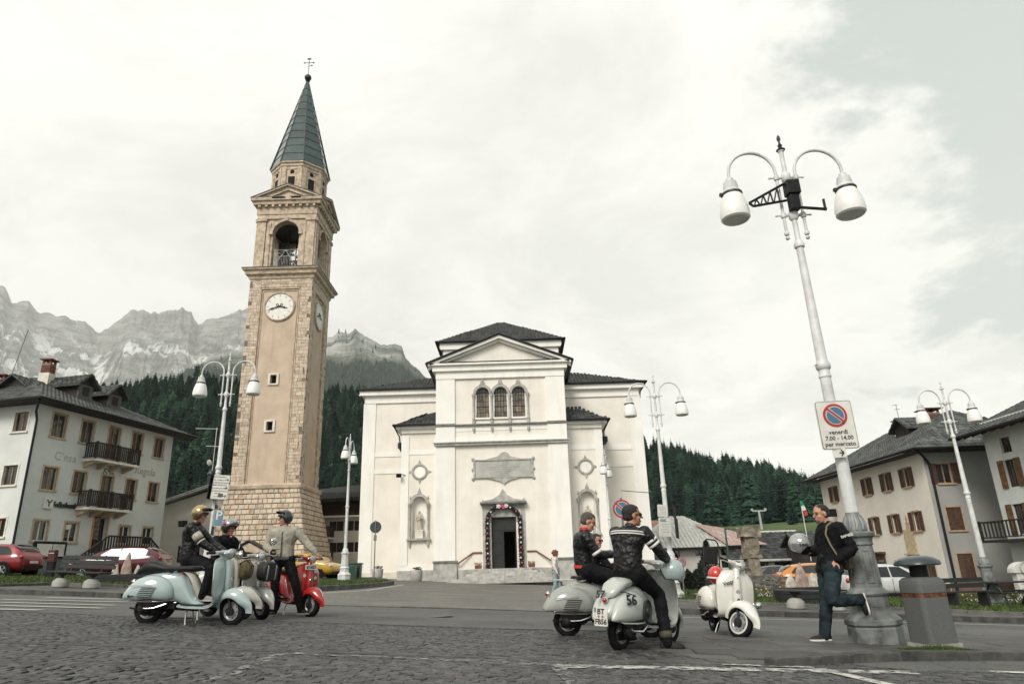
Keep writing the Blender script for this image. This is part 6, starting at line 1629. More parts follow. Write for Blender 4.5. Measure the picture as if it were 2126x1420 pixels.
# --- generic simple house builder
def house(name,label,o,rz,w,d,h,gzv,wallm,roofm,ridge='x',rise=2.5,ov=.8,hip=0.,wins=(),side_wins=(),win_kw=None,cat='house',fascia=True,tiles=(.38,.30),ribs=True,shut=None,holes_extra=()):
    t = thing(name,label,cat,(o[0],o[1],gzv),rz)
    f1 = frame((0,0,0),(1,0,0),(0,-1,0)); f2 = frame((0,0,0),(0,1,0),(-1,0,0)); f3 = frame((w,0,0),(0,1,0),(1,0,0))
    mb = MB(); wallgrid(mb,0,w,-1.5,h,[(u-ww_/2,u+ww_/2,z,z+hh) for u,z,ww_,hh in wins],f1,.2)
    wallgrid(mb,0,d,-1.5,h,[(u-ww_/2,u+ww_/2,z,z+hh) for u,z,ww_,hh in side_wins],f2,.2); wallgrid(mb,0,d,-1.5,h,[],f3)
    if ridge == 'y' and not hip: mb.prism([(0,h),(w,h),(w/2,h+rise*w/2/(w/2+ov))],0,d,lambda u,v,ww2: (u,ww2,v))
    if ridge == 'x' and not hip: mb.prism([(0,h),(d,h),(d/2,h+rise*d/2/(d/2+ov))],0,w,lambda u,v,ww2: (ww2,u,v))
    mb.build('wall',wallm,t)
    kw = dict(trim=SILL,tw=.1); kw.update(win_kw or {})
    for fr_,ws in ((f1,wins),(f2,side_wins)):
        for u,z,ww_,hh in ws:
            fo = window(fr_,u,z,ww_,hh,t,**kw)
            if shut: shutters(fr_,u,z,ww_,hh,fo,**shut)
    e0 = h-.15
    L,R_,F_,K = -ov,w+ov,-ov,d+ov
    if ridge == 'x':
        a,b = (-ov+hip,w+ov-hip); r0,r1 = (a,d/2,h+rise),(b,d/2,h+rise)
        roof_slope(None,[(L,F_,e0),(R_,F_,e0),r1,r0],tiles[0],tiles[1],.12,t,roofm,ribs=ribs); roof_slope(None,[(L,K,e0),(R_,K,e0),r1,r0],.6,.5,.12,t,roofm,ribs=False)
        if hip: roof_slope(None,[(L,K,e0),(L,F_,e0),r0,(r0[0],r0[1]+.01,r0[2])],tiles[0],tiles[1],.12,t,roofm,ribs=ribs); roof_slope(None,[(R_,F_,e0),(R_,K,e0),r1,(r1[0],r1[1]+.01,r1[2])],.6,.5,.12,t,roofm,ribs=False)
    else:
        a,b = (-ov+hip,d+ov-hip); r0,r1 = (w/2,a,h+rise),(w/2,b,h+rise)
        roof_slope(None,[(L,K,e0),(L,F_,e0),r0,r1],tiles[0],tiles[1],.12,t,roofm,ribs=ribs); roof_slope(None,[(R_,F_,e0),(R_,K,e0),r1,r0],tiles[0],tiles[1],.12,t,roofm,ribs=ribs)
        if hip: roof_slope(None,[(L,F_,e0),(R_,F_,e0),r0,(r0[0]+.01,r0[1],r0[2])],tiles[0],tiles[1],.12,t,roofm,ribs=ribs)
    if fascia:
        mb = MB(); mb.add([(L+.02,F_+.02,e0-.14),(R_-.02,F_+.02,e0-.14),(R_-.02,K-.02,e0-.14),(L+.02,K-.02,e0-.14)],[(0,1,2,3)],False)
        if hip: mb.build('soffit',DWOOD,t); gutter([(L,K,e0),(L-.05,F_-.05,e0),(R_,F_-.05,e0)],.08,M_['black_metal'],t)
    return t,f1,f2
# --- right-hand cream house: left wall along +y, front gable side grey
HC = mat('house_cream',(.76,.71,.63),.9,0,.04,.5,bump=.1,bscale=40,streak=.10,dirt=(.5,.45,.38)); HG = mat('house_grey',(.33,.33,.315),.9,0,.05,.5,bump=.1,bscale=40,streak=.12,dirt=(.28,.27,.25))
X0,Y0 = 25.45,43.0; gz2 = -1.35; HH = 7.35-gz2
def sidez(px,py,X=X0): d = ray(px,py); k = X/d.x; return d.y*k,CAMH+d.z*k
def frontz(px,py,Y=Y0): d = ray(px,py); k = Y/d.y; return d.x*k,CAMH+d.z*k
zr = lambda x,y: (1660+x/3.088,780+y/3.088)
sw_ = []
for a in (((192,812),(255,718)),((398,768),(475,660)),((518,738),(600,625)),((640,705),(735,592)),((452,1018),(522,915)),((575,1005),(655,895)),((705,985),(800,872)),((625,1300),(710,1190)),((790,1290),(870,1190))):
    (ya,za),(yb,zb3) = sidez(*zr(*a[0])),sidez(*zr(*a[1])); yc = (ya+yb)/2; sw_.append((yc-Y0,(za+zb3)/2-gz2-.55,.72,1.15))
sw_ = [(u,z,w,h) for u,z,w,h in sw_]
rows_ = [(0,4),(4,7),(7,9)]
sw2 = []
for a,b in rows_:
    zm = sum(s_[1] for s_ in sw_[a:b])/(b-a); sw2 += [(s_[0],zm,s_[2],s_[3]) for s_ in sw_[a:b]]
print('RIGHT side wins',[(round(a,2),round(b,2)) for a,b,c,d in sw2],'HH',HH)
fw = []
for a,hh in ((((865,680),(990,570)),1.2),(((945,980),(1050,850)),1.35),(((1015,1285),(1125,1150)),1.4)):
    (xa,za),(xb,zb3) = frontz(*zr(*a[0])),frontz(*zr(*a[1])); fw.append(((xa+xb)/2-X0,(za+zb3)/2-gz2-hh/2,.9,hh))
print('front',fw)
hc,f1,f2 = house('cream_house','cream three-storey house with brown shutters and a grey end wall',(X0,Y0),0,9,15.2,HH,gz2,HC,SLATE,'y',3.0,1.1,4.2,wins=fw,side_wins=sw2,win_kw=dict(trim=mat('tan_trim',(.42,.31,.20),.8),tw=.09,curtain=True))
for ch_ in hc.children:
    pass
for (u,z,w,h) in sw2:
    mbp = None
for o in [o for o in hc.children if o.name.startswith('window')]:
    pass
k = 0
wl_ = [o for o in hc.children if o.name.startswith('window')]
for i,(u,z,w,h) in enumerate(fw):
    shutters(f1,u,z,w,h,wl_[i],WOOD,open_=(i == 0),sw=.45)
for i,(u,z,w,h) in enumerate(sw2): shutters(f2,u,z,w,h,wl_[len(fw)+i],WOOD,True,.40)
mb = MB(); fbox(mb,f1,-.02,9,-1.5,HH-.01,.01,.03)
# grey coat only on the end wall: a thin render panel pierced like the wall
mb = MB(); wallgrid(mb,-.0,9,0.75,HH-.02,[(u-w/2,u+w/2,z,z+h) for u,z,w,h in fw],lambda u,v,w=0: f1(u,v,w+.012),.012); mb.build('grey_render',HG,hc)
mb = MB(); wallgrid(mb,-.0,9,-1.5,.75,[],lambda u,v,w=0: f1(u,v,w+.03)); wallgrid(mb,-.0,15,-1.5,.6,[],lambda u,v,w=0: f2(u,v,w+.03)); mb.build('plinth',mat('brown_plinth',(.16,.10,.075),.85,0,.15,2),hc)
gutter([(-1.0,-1.05,HH-.2),(-.3,-.5,HH-.5),(.25,-.12,HH-.95),(.28,-.12,HH-1.4),(.28,-.12,-.5)],.075,M_['black_metal'],hc,'downpipe')
q = sidez(*zr(715,1060)); mb = MB(); fbox(mb,f2,q[0]-Y0-.62,q[0]-Y0+.62,q[1]-gz2-.75,q[1]-gz2+.75,.01,.07); pq = mb.build('wall_plaque',mat('sandstone_plaque',(.52,.42,.27),.8,0,.15,5,bump=.2),hc)
mb = MB(); c_ = q[0]-Y0; zt_ = q[1]-gz2+.75; mb.prism([(c_-.25,zt_),(c_-.1,zt_+.25),(c_-.2,zt_+.4),(c_-.04,zt_+.5),(c_-.12,zt_+.65),(c_,zt_+.9),(c_+.12,zt_+.65),(c_+.04,zt_+.5),(c_+.2,zt_+.4),(c_+.1,zt_+.25),(c_+.25,zt_)],.02,.05,f2); mb.build('painted_crest',mat('crest_pink',(.50,.33,.24),.8),pq)
mb = MB(); fbox(mb,f2,c_-.45,c_-.3,zt_-1.75,zt_-1.55,.01,.2); fbox(mb,f2,c_+.3,c_+.45,zt_-1.75,zt_-1.55,.01,.2); fbox(mb,f2,c_-.7,c_+.7,zt_-1.58,zt_-1.5,.01,.25); mb.build('plaque_shelf',SILL,pq)
q = sidez(*zr(530,1200)); mb = MB(); c_ = q[0]-Y0; fbox(mb,f2,c_-.5,c_+.5,-1.0,2.0,.01,.04); fbox(mb,f2,c_-.62,c_-.5,-1.0,2.1,.01,.10); fbox(mb,f2,c_+.5,c_+.62,-1.0,2.1,.01,.10); fbox(mb,f2,c_-.75,c_+.75,2.5,2.65,.01,.25); fbox(mb,f2,c_-.62,c_+.62,2.1,2.5,.01,.08); mb.build('door',WOOD,hc)
q = P(1875,905,48);
def locz(t,q): return Vector(q)-Vector(t.location)
l_ = locz(hc,P(1876,888,50)); chimney(hc,(l_.x,l_.y,l_.z-1.0),.85,1.3); l_ = locz(hc,P(1932,870,48)); chimney(hc,(l_.x,l_.y,l_.z-1.1),1.0,1.5)
l_ = locz(hc,P(1862,850,50)); mb = MB(); mb.tube([(l_.x,l_.y,l_.z-1.8),(l_.x,l_.y,l_.z+.4)],.018,5); mb.tube([(l_.x-.3,l_.y,l_.z+.3),(l_.x+.1,l_.y,l_.z+.35)],.015,4); mb.tube([(l_.x-.2,l_.y,l_.z),(l_.x+.2,l_.y,l_.z+.02)],.015,4); mb.build('aerial',M_['dark_metal'],hc)
l_ = locz(hc,P(1842,905,48.5)); dormer(f2,l_.y,-2.2,l_.z-.5,1.8,1.0,3.4,hc)
# --- white house at the right edge
X2 = 27.6
pts2 = [(2044,929),(2126,861),(2087,1097)]
yb_,zt2 = sidez(2046,931,X2); yn,zn = sidez(2126,866,X2); print('H2 corner',yb_,zt2,'near',yn,zn)
wh = thing('white_house','white rendered house with orange-brown shutters and a dark balcony at the right edge','house',(X2,yb_,-1.4))
HWm = mat('house_white',(.62,.65,.62),.9,0,.08,.7,bump=.4,bscale=12,streak=.15,dirt=(.36,.37,.33))
g2 = frame((0,0,0),(0,-1,0),(-1,0,0)); H2 = zt2+1.4+.3
ww2 = []
for a,w_,h_2 in ((((1280,480),(1362,405)),.8,.85),(((1320,700),(1400,545)),.85,1.5),(((1390,980),(1450,850)),.9,1.6)):
    (ya,za),(yb3,zb3) = sidez(*zr(*a[0]),X2),sidez(*zr(*a[1]),X2); ww2.append((yb_-(ya+yb3)/2,(za+zb3)/2+1.4-h_2/2,w_,h_2))
print('H2 wins',ww2)
mb = MB(); wallgrid(mb,0,18,-1,H2+1.2,[(u-w/2,u+w/2,z,z+h) for u,z,w,h in ww2]+[(8.5,9.5,ww2[1][1],ww2[1][1]+1.5),(13,14,ww2[1][1],ww2[1][1]+1.5)],g2,.2); mb.add([g2(0,-1),g2(0,H2+1),Vector((9,0,H2+1)),Vector((9,0,-1))],[(0,1,2,3)],False); mb.build('wall',HWm,wh)
for i,(u,z,w,h) in enumerate(ww2+[(9,ww2[1][1],1,1.5),(13.5,ww2[1][1],1,1.5)]):
    fo = window(g2,u,z,w,h,wh,None,frame_m=WOOD,depth=.18)
    if i: shutters(g2,u,z,w,h,fo,ORW,True,.45)
balcony(wh,g2,ww2[2][0]-1.7,16,ww2[2][1]-.25,1.3,DWOOD,1.0,False,DWOOD,26)
roof_slope(None,[(-1.35,-18.5,H2+.5),(-1.35,.9,H2+.5),(4.5,.9,H2+3.0),(4.5,-18.5,H2+3.0)],.38,.30,.16,wh,SLATE); gutter([(-1.42,.9,H2+.42),(-1.42,-18.5,H2+.42)],.09,M_['black_metal'],wh)
mb = MB(); mb.add([(-1.3,.85,H2+.34),(-1.3,-18.5,H2+.34),(0,-18.5,H2+.9),(0,.85,H2+.9)],[(0,1,2,3)],False)
for k in range(24): y_ = .7-.8*k; mb.tube([(-1.2,y_,H2+.3),(0,y_,H2+.8)],.07,4)
mb.build('rafters',WOOD,wh)
# shrine-like white post box by its wall
c = P(2122,1178,30); sh = thing('white_shrine','white arched shrine or notice case in front of the white house','shrine',(c.x,c.y,G(c.x,c.y)))
mb = MB(); mb.bx(-.4,.4,-.15,.15,0,1.25); mb.prism([(-.52,1.25)]+[(.52*math.cos(a),1.3+.38*math.sin(a)) for a in [PI-PI*i/10 for i in range(11)]]+[(.52,1.25)],-.2,.2,lambda u,v,w: (u,w,v)); mb.build('case',mat('shrine_white',(.55,.55,.51),.8,0,.1,4),sh)
mb = MB(); mb.lathe([(.22,0),(.26,.02),(.26,.05),(.22,.05)],(0,-.2,1.44),(0,-1,0),16,cap=False)
for k in range(5): mb.box((0,-.16,.3+.18*k),(.6,.02,.04))
mb.build('relief',STGREY,sh)
# --- small house behind the bank, chalet behind the tower
HS = mat('house_ivory',(.62,.58,.50),.9,0,.05,.6,bump=.1,bscale=30,streak=.12,dirt=(.45,.42,.36))
METR = mat('metal_roof',(.36,.37,.36),.35,.5,.15,3)
q0 = P(350,1060,58); q1 = P(500,1060,58); zt3 = P(400,1052,58).z
c_g = 1.6
hs3,a1,a2 = house('small_house','small ivory house with a shiny metal roof behind the bank building',(q0.x-1,58),0,9,8,zt3-c_g,c_g,HS,METR,'y',1.6,.9,0,wins=[(2.3,3.4,.8,.5),(5.6,3.9,.9,.9),(2.6,.6,.9,1.3),(5.9,.5,.9,1.4)],win_kw=dict(trim=None,frame_m=DWOOD),ribs=False)
mb = MB()
for k in range(14):
    for s in (-1,1): pass
for k in range(20):
    y_ = -.9+9.8*k/19
    mb.tube([(-.9,y_,zt3-c_g-.10),(4.5,y_,zt3-c_g+1.66)],.04,4); mb.tube([(9.9,y_,zt3-c_g-.10),(4.5,y_,zt3-c_g+1.66)],.04,4)
mb.build('roof_seams',METR,hs3)
mb = MB(); mb.lathe([(.35,0),(.32,1.8),(.42,1.9),(.42,2.0),(.2,2.3)],(3.4,2,zt3-c_g+1.0),n=10); mb.build('chimney',M_['dark_metal'],hs3)
mb = MB(); mb.tube([(3.5,1.8,zt3-c_g+3),(3.5,1.8,zt3-c_g+7)],.03,5); mb.tube([(1.6,1.8,zt3-c_g+7),(3.6,1.8,zt3-c_g+6.9)],.025,5); mb.tube([(2.7,1.8,zt3-c_g+5.4),(4.2,1.8,zt3-c_g+5.3)],.025,5); mb.lathe([(.28,0),(.2,.06),(.02,.09)],(3.2,1.7,zt3-c_g+3.9),(.9,-.4,.1),14); mb.build('aerial',SIGNW,hs3)
# chalet
q0 = P(648,1100,62); q1 = P(775,1100,62); c_g = .9
def cz(y): return P(700,y,62).z-c_g
mb = MB(); chl = thing('chalet','ivory chalet with dark timber upper floor and balconies between tower and church','house',(q0.x-3,62,c_g))
Wc = q1.x-q0.x+6; f1 = frame((0,0,0),(1,0,0),(0,-1,0)); wns = []
for py0,py1 in ((1082,1102),(1126,1146),(1172,1190)):
    for px in (691,706,727,743):
        qq = P(px,(py0+py1)/2,62); wns.append((qq.x-q0.x+3,cz(py1),.62,cz(py0)-cz(py1)))
mb = MB(); wallgrid(mb,0,Wc,-1,cz(1072),[(u-w/2,u+w/2,z,z+h) for u,z,w,h in wns],f1,.2); mb.bx(0,Wc,.8,9,-1,cz(1072)); mb.build('wall',HS,chl)
for u,z,w,h in wns:
    fo = window(f1,u,z,w,h,chl,None,frame_m=DWOOD,mull=True); mb = MB(); fbox(mb,f1,u-w/2+.02,u+w/2-.02,z,z+h,-.07,-.03); mb.build('shutter',DWOOD,fo)
mb = MB(); fbox(mb,f1,0,Wc,cz(1072),cz(1040),-.1,.1); up_ = mb.build('timber_storey',DWOOD,chl)
for k in range(int(Wc/.32)): mb = MB(); fbox(mb,f1,.32*k+.01,.32*k+.31,cz(1072),cz(1042),.1,.13); mb.build('plank',mat('chalet_plank',(.075,.04,.022),.8,0,.3,3,isl=.35),up_)
for u0_,u1_,zz in ((2.3,Wc,cz(1072)),(1.5,5.0,cz(1116)),(1.5,5.0,cz(1162))): balcony(chl,f1,u0_,u1_,zz,1.1,mat('balcony_brown',(.055,.032,.022),.8,0,.3,5),.95,False,WSTONE,14)
roof_slope(None,[(-2.2,-2.0,cz(1046)),(Wc+2,-2.0,cz(1032)),(Wc+2,5,cz(1032)+2.2),(-2.2,5,cz(1046)+1.6)],.5,.4,.3,chl,mat('black_roof',(.018,.018,.018),.85,0,.3,2))
# --- houses to the right of the church (beyond the green)
q0 = P(1340,1160,62); q1 = P(1538,1160,62); c_g = -1.6
def cz(y,Y=62): return P(1440,y,Y).z-c_g
wns = []
for px,y0,y1,w in ((1358,1140,1158,.8),(1400,1135,1155,.8),(1452,1140,1153,.7),(1505,1138,1154,.7),(1523,1138,1152,.6),(1363,1170,1190,.8),(1456,1168,1186,.7),(1505,1165,1180,.6),(1525,1170,1183,.6)):
    qq = P(px,y0,62); wns.append((qq.x-q0.x,cz(y1),w,cz(y0)-cz(y1)))
PR = mat('pink_metal_roof',(.40,.27,.24),.5,.2,.15,3); WR = mat('white_metal_roof',(.50,.50,.47),.5,.2,.12,3)
wf,f1,f2 = house('farmhouse','long white farmhouse with a pale hipped metal roof on the far side of the green',(q0.x,62),0,q1.x-q0.x,10,cz(1134),c_g,mat('house_pale',(.62,.60,.55),.9,0,.05,.6,streak=.15,dirt=(.45,.43,.38)),WR,'x',2.9,.8,4.2,wins=wns,win_kw=dict(trim=None,frame_m=DWOOD),ribs=False)
mb = MB(); hh_ = cz(1134); Lw = q1.x-q0.x
for k in range(30):
    x = -.8+(Lw+1.6)*k/29; f_ = min(1,min(x+.8,Lw+.8-x)/4.2); mb.tube([(x,-.85,hh_-.1),(x,-.8+5.8*f_,hh_-.1+3.02*f_)],.05,4)
mb.build('roof_seams',WR,wf)
gutter([(Lw*.27,-.8,hh_-.2),(Lw*.33,-.1,hh_-.7),(Lw*.40,-.1,0)],.08,M_['black_metal'],wf,'downpipe')
mb = MB(); mb.add([(-3.5,-.6,hh_-.2),(1.5,-.95,hh_-.1),(1.5,3,hh_+1.5),(-3.5,3,hh_+1.3)],[(0,1,2,3)],False); mb.bx(-3.3,0,0,6,-1.5,hh_-.15); mb.build('annex_roof',PR,wf)
mb = MB(); mb.add([(Lw-1.2,-.9,hh_-.02),(Lw+2.2,-.9,hh_-.02),(Lw-.2,3,hh_+1.6),(Lw-3.0,3,hh_+2.1)],[(0,1,2,3)],False); mb.build('roof_patch',PR,wf)
# low barn with dark ribbed roof
q0 = P(1533,1170,60); q1 = P(1665,1170,60); c_g = -1.7
def cz(y,Y=60): return P(1600,y,Y).z-c_g
brn,f1,f2 = house('barn','low white barn with a long dark ribbed roof right of the stone pillar',(q0.x,60),0,q1.x-q0.x+3,8,cz(1160),c_g,mat('house_pale',(.62,.60,.55),.9),RTILE,'x',2.3,.7,0,wins=[(P(1585,1180,60).x-q0.x,cz(1198),1.0,1.6),(P(1636,1186,60).x-q0.x,cz(1196),2.0,1.1)],win_kw=dict(trim=None,frame_m=WOOD),tiles=(.45,.45))
gutter([(-.7,-.75,cz(1160)-.1),(q1.x-q0.x+3.7,-.75,cz(1160)-.1)],.10,WR,brn)
# roofs further up
for i,(px,py,Y,w,hh,lab,rm) in enumerate(((1352,1100,78,6,3.2,'little house with a brown gable behind the farmhouse roof',mat('brown_roof',(.22,.12,.07),.8)),(1600,1122,80,7,3.0,'small house with a grey sheet roof behind the barn',WR),(1680,1125,84,5,3.0,'small pale-roofed shed half hidden behind the barn',WR))):
    q = P(px,py,Y); zg = G(q.x,q.y)-.5
    t,_,_ = house('far_house',lab,(q.x-w/2,Y),0,w,6,q.z-zg,zg,HS,rm,'x',1.2,.6,0,wins=[(w*.3,(q.z-zg)-1.6,.7,1.0),(w*.7,(q.z-zg)-1.6,.7,1.0)],win_kw=dict(trim=None,frame_m=DWOOD),ribs=False,cat='house')
# dark timber house left of the cream one
q0 = P(1662,1140,57); zt_ = P(1668,1090,57); c_g = -1.4
dh,f1,f2 = house('timber_house','dark timber house with a small slate roof behind the leaning man',(q0.x,57),0,3.0,3,zt_.z-c_g-1.4,c_g,DWOOD,SLATE,'x',.9,.4,0,wins=[(1.5,1.0,.8,1.2)],win_kw=dict(trim=None,frame_m=DWOOD))
c = P(1735,1064,56); aw = thing('awning_sign','dark hanging sign on the wall of the cream house behind the lamp','sign',(25.4,56,c.z))
mb = MB(); mb.bx(-1.0,-.02,-.05,.05,-.3,.3); mb.build('board',M_['black_metal'],aw)
# ================================================================== scooters
PAINTS = {}
def paint(name,col,rough=.22,wear=None):
    return mat('paint_'+name,col,rough,.0,.05,2.5,spec=.5,coat=.8,dirt=wear)
CHRS = M_['chrome']; BLK = mat('black_plastic',(.009,.009,.010),.55,0,.2,10,spec=.25); SEATM = mat('seat_vinyl',(.008,.008,.009),.45,0,.2,14,bump=.2,spec=.3)
RIMM = mat('rim_grey',(.42,.43,.43),.35,.5,.15,8); ENG = mat('engine_dark',(.022,.022,.022),.6,.4,.4,12,bump=.3); LENS = mat('lens',(.62,.63,.62),.08,.3,.1,6,coat=1.0); REDL = mat('red_lens',(.35,.01,.008),.15,0,.1,6,coat=.8); AMB = mat('amber_lens',(.55,.16,.01),.2,0,.1,6,coat=.6)
def sring(x,yc,zb,zt,hw,n=28,e=2.6,eb=None):
    """superellipse ring in the y-z plane at x"""
    r = []; zc = (zb+zt)/2; hh = (zt-zb)/2
    for k in range(n):
        a = 2*PI*k/n; c,s = math.cos(a),math.sin(a); ee = (eb or e) if s < 0 else e
        r.append((x,yc+hw*math.copysign(abs(c)**(2/ee),c),zc+hh*math.copysign(abs(s)**(2/ee),s)))
    return r
def wheel(par,x,z,r=.198,w=.088,yoff=0,steer=None,whitewall=False,name='wheel',rim=None,loc=(0,0,0)):
    t = bpy.data.objects.new(name,None); C.objects.link(t); t.parent = par; t.location = loc
    mb = MB(); pr = []
    for k in range(15):
        a = -PI*.5+2*PI*(k)/15*.0
    prof = [(r*.60,-w*.40),(r*.72,-w*.50),(r*.86,-w*.52),(r*.95,-w*.44),(r*.99,-w*.26),(r,0),(r*.99,w*.26),(r*.95,w*.44),(r*.86,w*.52),(r*.72,w*.50),(r*.60,w*.40)]
    mb.lathe(prof+[(r*.58,0)]+[prof[0]],(x,yoff,z),(0,1,0),40,cap=False)
    for k in range(44):     # tread blocks
        a = 2*PI*k/44
        for s in (-1,1):
            c = Vector((x+math.cos(a+s*.03)*(r+.000),yoff+s*w*.22,z+math.sin(a+s*.03)*(r+.000))); mb.box(c,(.010,w*.30,.020),0,-a)
    mb.build('tyre',M_['rubber'],t)
    if whitewall:
        mb = MB();
        for s in (-1,1): mb.lathe([(r*.66,s*w*.505),(r*.68,s*w*.525),(r*.76,s*w*.535),(r*.78,s*w*.515)],(x,yoff,z),(0,1,0),40,cap=False)
        mb.build('white_wall',mat('white_rubber',(.62,.61,.57),.6),t)
    mb = MB();
    for s in (-1,1):
        mb.lathe([(r*.615,s*w*.40),(r*.64,s*w*.44),(r*.60,s*w*.43),(r*.56,s*w*.30),(r*.50,s*w*.24),(r*.34,s*w*.26),(r*.30,s*w*.40),(r*.18,s*w*.45),(r*.12,s*w*.52),(.001,s*w*.53)],(x,yoff,z),(0,1,0),32,cap=False)
        for k in range(5): a = 2*PI*k/5; mb.lathe([(.010,s*w*.24),(.010,s*w*.36),(.001,s*w*.37)],(x+math.cos(a)*r*.43,yoff,z+math.sin(a)*r*.43),(0,1,0),6)
    mb.build('rim',rim or RIMM,t)
    mb = MB()
    for k in range(10):
        a = 2*PI*k/10
        for s in (-1,1): mb.lathe([(.014,s*w*.245),(.014,s*w*.262),(.001,s*w*.262)],(x+math.cos(a)*r*.52,yoff,z+math.sin(a)*r*.52),(0,1,0),8)
    mb.build('rim_slots',BLK,t); return t
def vespa(label,body,loc,rz,steer=0,lean=0,seat='long',fender=None,rack=None,mirrors=1,whitewall=False,spare=False,plate=None,front_plate=None,trim=True,cowl=None,script=None,louvres=True,tail_plate=True,windows=None,shield=None,s=.97,name='scooter',pitch=0,headset=None,stand=True,screen=False):
    """motor scooter: +x forward, -y its right side, origin on the ground between the wheels"""
    t = thing(name,label,'scooter',loc,rz,'vintage motor scooters'); t.rotation_euler = (lean,pitch,rz); t.scale = (s,s,s)
    cowl = cowl or body; fender = fender or body; shield = shield or body; headset = headset or body
    # tail frame and tunnel
    mb = MB(); R_ = [(-.965,.03,.34,.37),(-.92,.09,.335,.47),(-.82,.125,.33,.60),(-.72,.145,.32,.66),(-.58,.155,.32,.705),(-.42,.155,.32,.73),(-.28,.145,.31,.735),(-.17,.135,.29,.71),(-.10,.125,.27,.62),(-.04,.115,.255,.50),(.02,.11,.245,.38),(.08,.11,.24,.315),(.16,.11,.24,.295)]
    mb.rings([sring(x,0,zb,zt,hw) for x,hw,zb,zt in R_]); mb.build('body',body,t,sub=1)
    # side cowls: teardrop shells, flat-bottomed
    for sd in (-1,1):
        mb = MB(); rr_ = []
        K = [(-.955,.012,.345,.365),(-.925,.045,.33,.43),(-.86,.085,.325,.53),(-.78,.12,.312,.605),(-.68,.142,.308,.65),(-.56,.150,.308,.675),(-.44,.142,.31,.665),(-.34,.12,.315,.62),(-.27,.085,.33,.56),(-.235,.045,.355,.50),(-.225,.012,.385,.45)]
        for x,b,zb,zt in K:
            ring = []; n = 22; zc = zb+(zt-zb)*.42
            for k in range(n):
                a = 2*PI*k/n; c,s_ = math.cos(a),math.sin(a)
                y = .125+b*max(0,1)*abs(c)**(2/2.2)*(1 if c > 0 else -.5)
                zz = zc+((zt-zc) if s_ > 0 else (zc-zb))*math.copysign(abs(s_)**(2/(2.0 if s_ > 0 else 3.2)),s_)
                ring.append((x,sd*y,zz))
            rr_.append(ring if sd > 0 else ring[::-1])
        mb.rings(rr_); cw = mb.build('side_cowl',cowl,t,sub=1)
        if trim:
            mb = MB(); mb.tube([(-.88+.6*k/12,sd*(.255+.035*math.sin(PI*k/12)),.505+.02*math.sin(PI*k/12)) for k in range(13)][1:9],.006,6);
            mb.build('trim_strip',CHRS,cw)
        if louvres and sd < 0:
            for k in range(6):
                z = .375+.024*k; dx = .012*k; yy = -.279 if k < 4 else -.275
                mb = MB(); mb.box((-.60+dx,yy,z),(.20,.012,.009)); mb.build('louvre',BLK,cw,bev=.002)
                mb = MB(); mb.box((-.60+dx,yy-.003,z+.009),(.21,.014,.006),0,0,.4); mb.build('louvre_lip',cowl,cw)
    # edge bead where frame meets the cowl
    for sd in (-1,1):
        mb = MB(); mb.tube([(-.905,sd*.03,.385),(-.80,sd*.20,.315),(-.6,sd*.262,.308),(-.4,sd*.25,.31),(-.26,sd*.17,.325),(-.2,sd*.13,.33)],.008,6); mb.build('bottom_bead',CHRS if trim else body,t)
    # floorboard + leg shield as one thick swept sheet
    mb = MB(); prof = [(-.16,.268,.13),(-.10,.262,.165),(.0,.256,.205),(.14,.254,.225),(.26,.256,.235),(.335,.272,.24),(.385,.31,.245),(.415,.37,.255),(.435,.45,.268),(.442,.55,.276),(.436,.66,.275),(.424,.76,.262),(.412,.83,.235),(.405,.875,.195),(.400,.905,.14),(.398,.918,.06)]
    rs = []
    for i,(x,z,hw) in enumerate(prof):
        a = prof[max(0,i-1)]; b = prof[min(len(prof)-1,i+1)]; tx,tz = b[0]-a[0],b[1]-a[1]; L_ = math.hypot(tx,tz); nx,nz = tz/L_,-tx/L_
        up_ = sstep(.30,.5,z); th = .009; ring = []
        nn = 12
        def curve(v): return (-.075*up_*abs(v)**2.6 + .0,-.02*(1-up_)*abs(v)**4)
        for side in (1,-1):
            for k in range(nn+1):
                v = -1+2*k/nn if side > 0 else 1-2*k/nn
                cxx,czz = curve(v)
                ring.append((x+cxx+nx*th*side,v*hw,z+czz+nz*th*side))
        rs.append(ring)
    mb.rings(rs); sh = mb.build('leg_shield',shield,t,sub=0,angle=50)
    mb = MB(); ed = [(x-.075*sstep(.30,.5,z),hw,z) for x,z,hw in prof]
    pth = [Vector((x,-hw,z)) for x,hw,z in ed[4:]] + [Vector((x,hw,z)) for x,hw,z in ed[4:][::-1]]
    mb.tube(pth,.009,6); mb.build('shield_edge',CHRS if trim else shield,sh)
    mb = MB()
    for y in (-.17,-.11,.11,.17): mb.tube([(-.10,y*.85,.275),(.0,y,.270),(.28,y,.270),(.36,y,.305)],.010,6)
    mb.build('floor_strips',BLK,t)
    # horn cover ridge down the front of the shield
    mb = MB(); mb.rings([[(x+.0+dx,y*w,z+dz) for dx,y,dz in [(math.cos(a)*d,math.sin(a),0) for a in [2*PI*k/14 for k in range(14)]]] for x,z,w,d in ((.405,.945,.045,.05),(.43,.88,.050,.055),(.455,.78,.055,.055),(.47,.66,.062,.05),(.478,.55,.070,.05),(.478,.47,.055,.045),(.47,.42,.02,.02))]); mb.build('horn_cover',shield,t)
    mb = MB(); mb.lathe([(.001,.0),(.03,0),(.034,.006),(.03,.012)],(.512,0,.62),(1,0,0),14); mb.build('horn_badge',CHRS,t)
    mb = MB(); mb.prism([(-.02,.0),(.02,0),(.02,.03),(0,.045),(-.02,.03)],0,.006,lambda u,v,w: (.497+w,u,.79+v)); mb.build('shield_emblem',CHRS,t)
    if script:
        text_obj('script_badge',script,.075,BLK,t,(.462,-.12,.735),(rad(88),rad(-22),rad(90)),.003,bold=.0015)
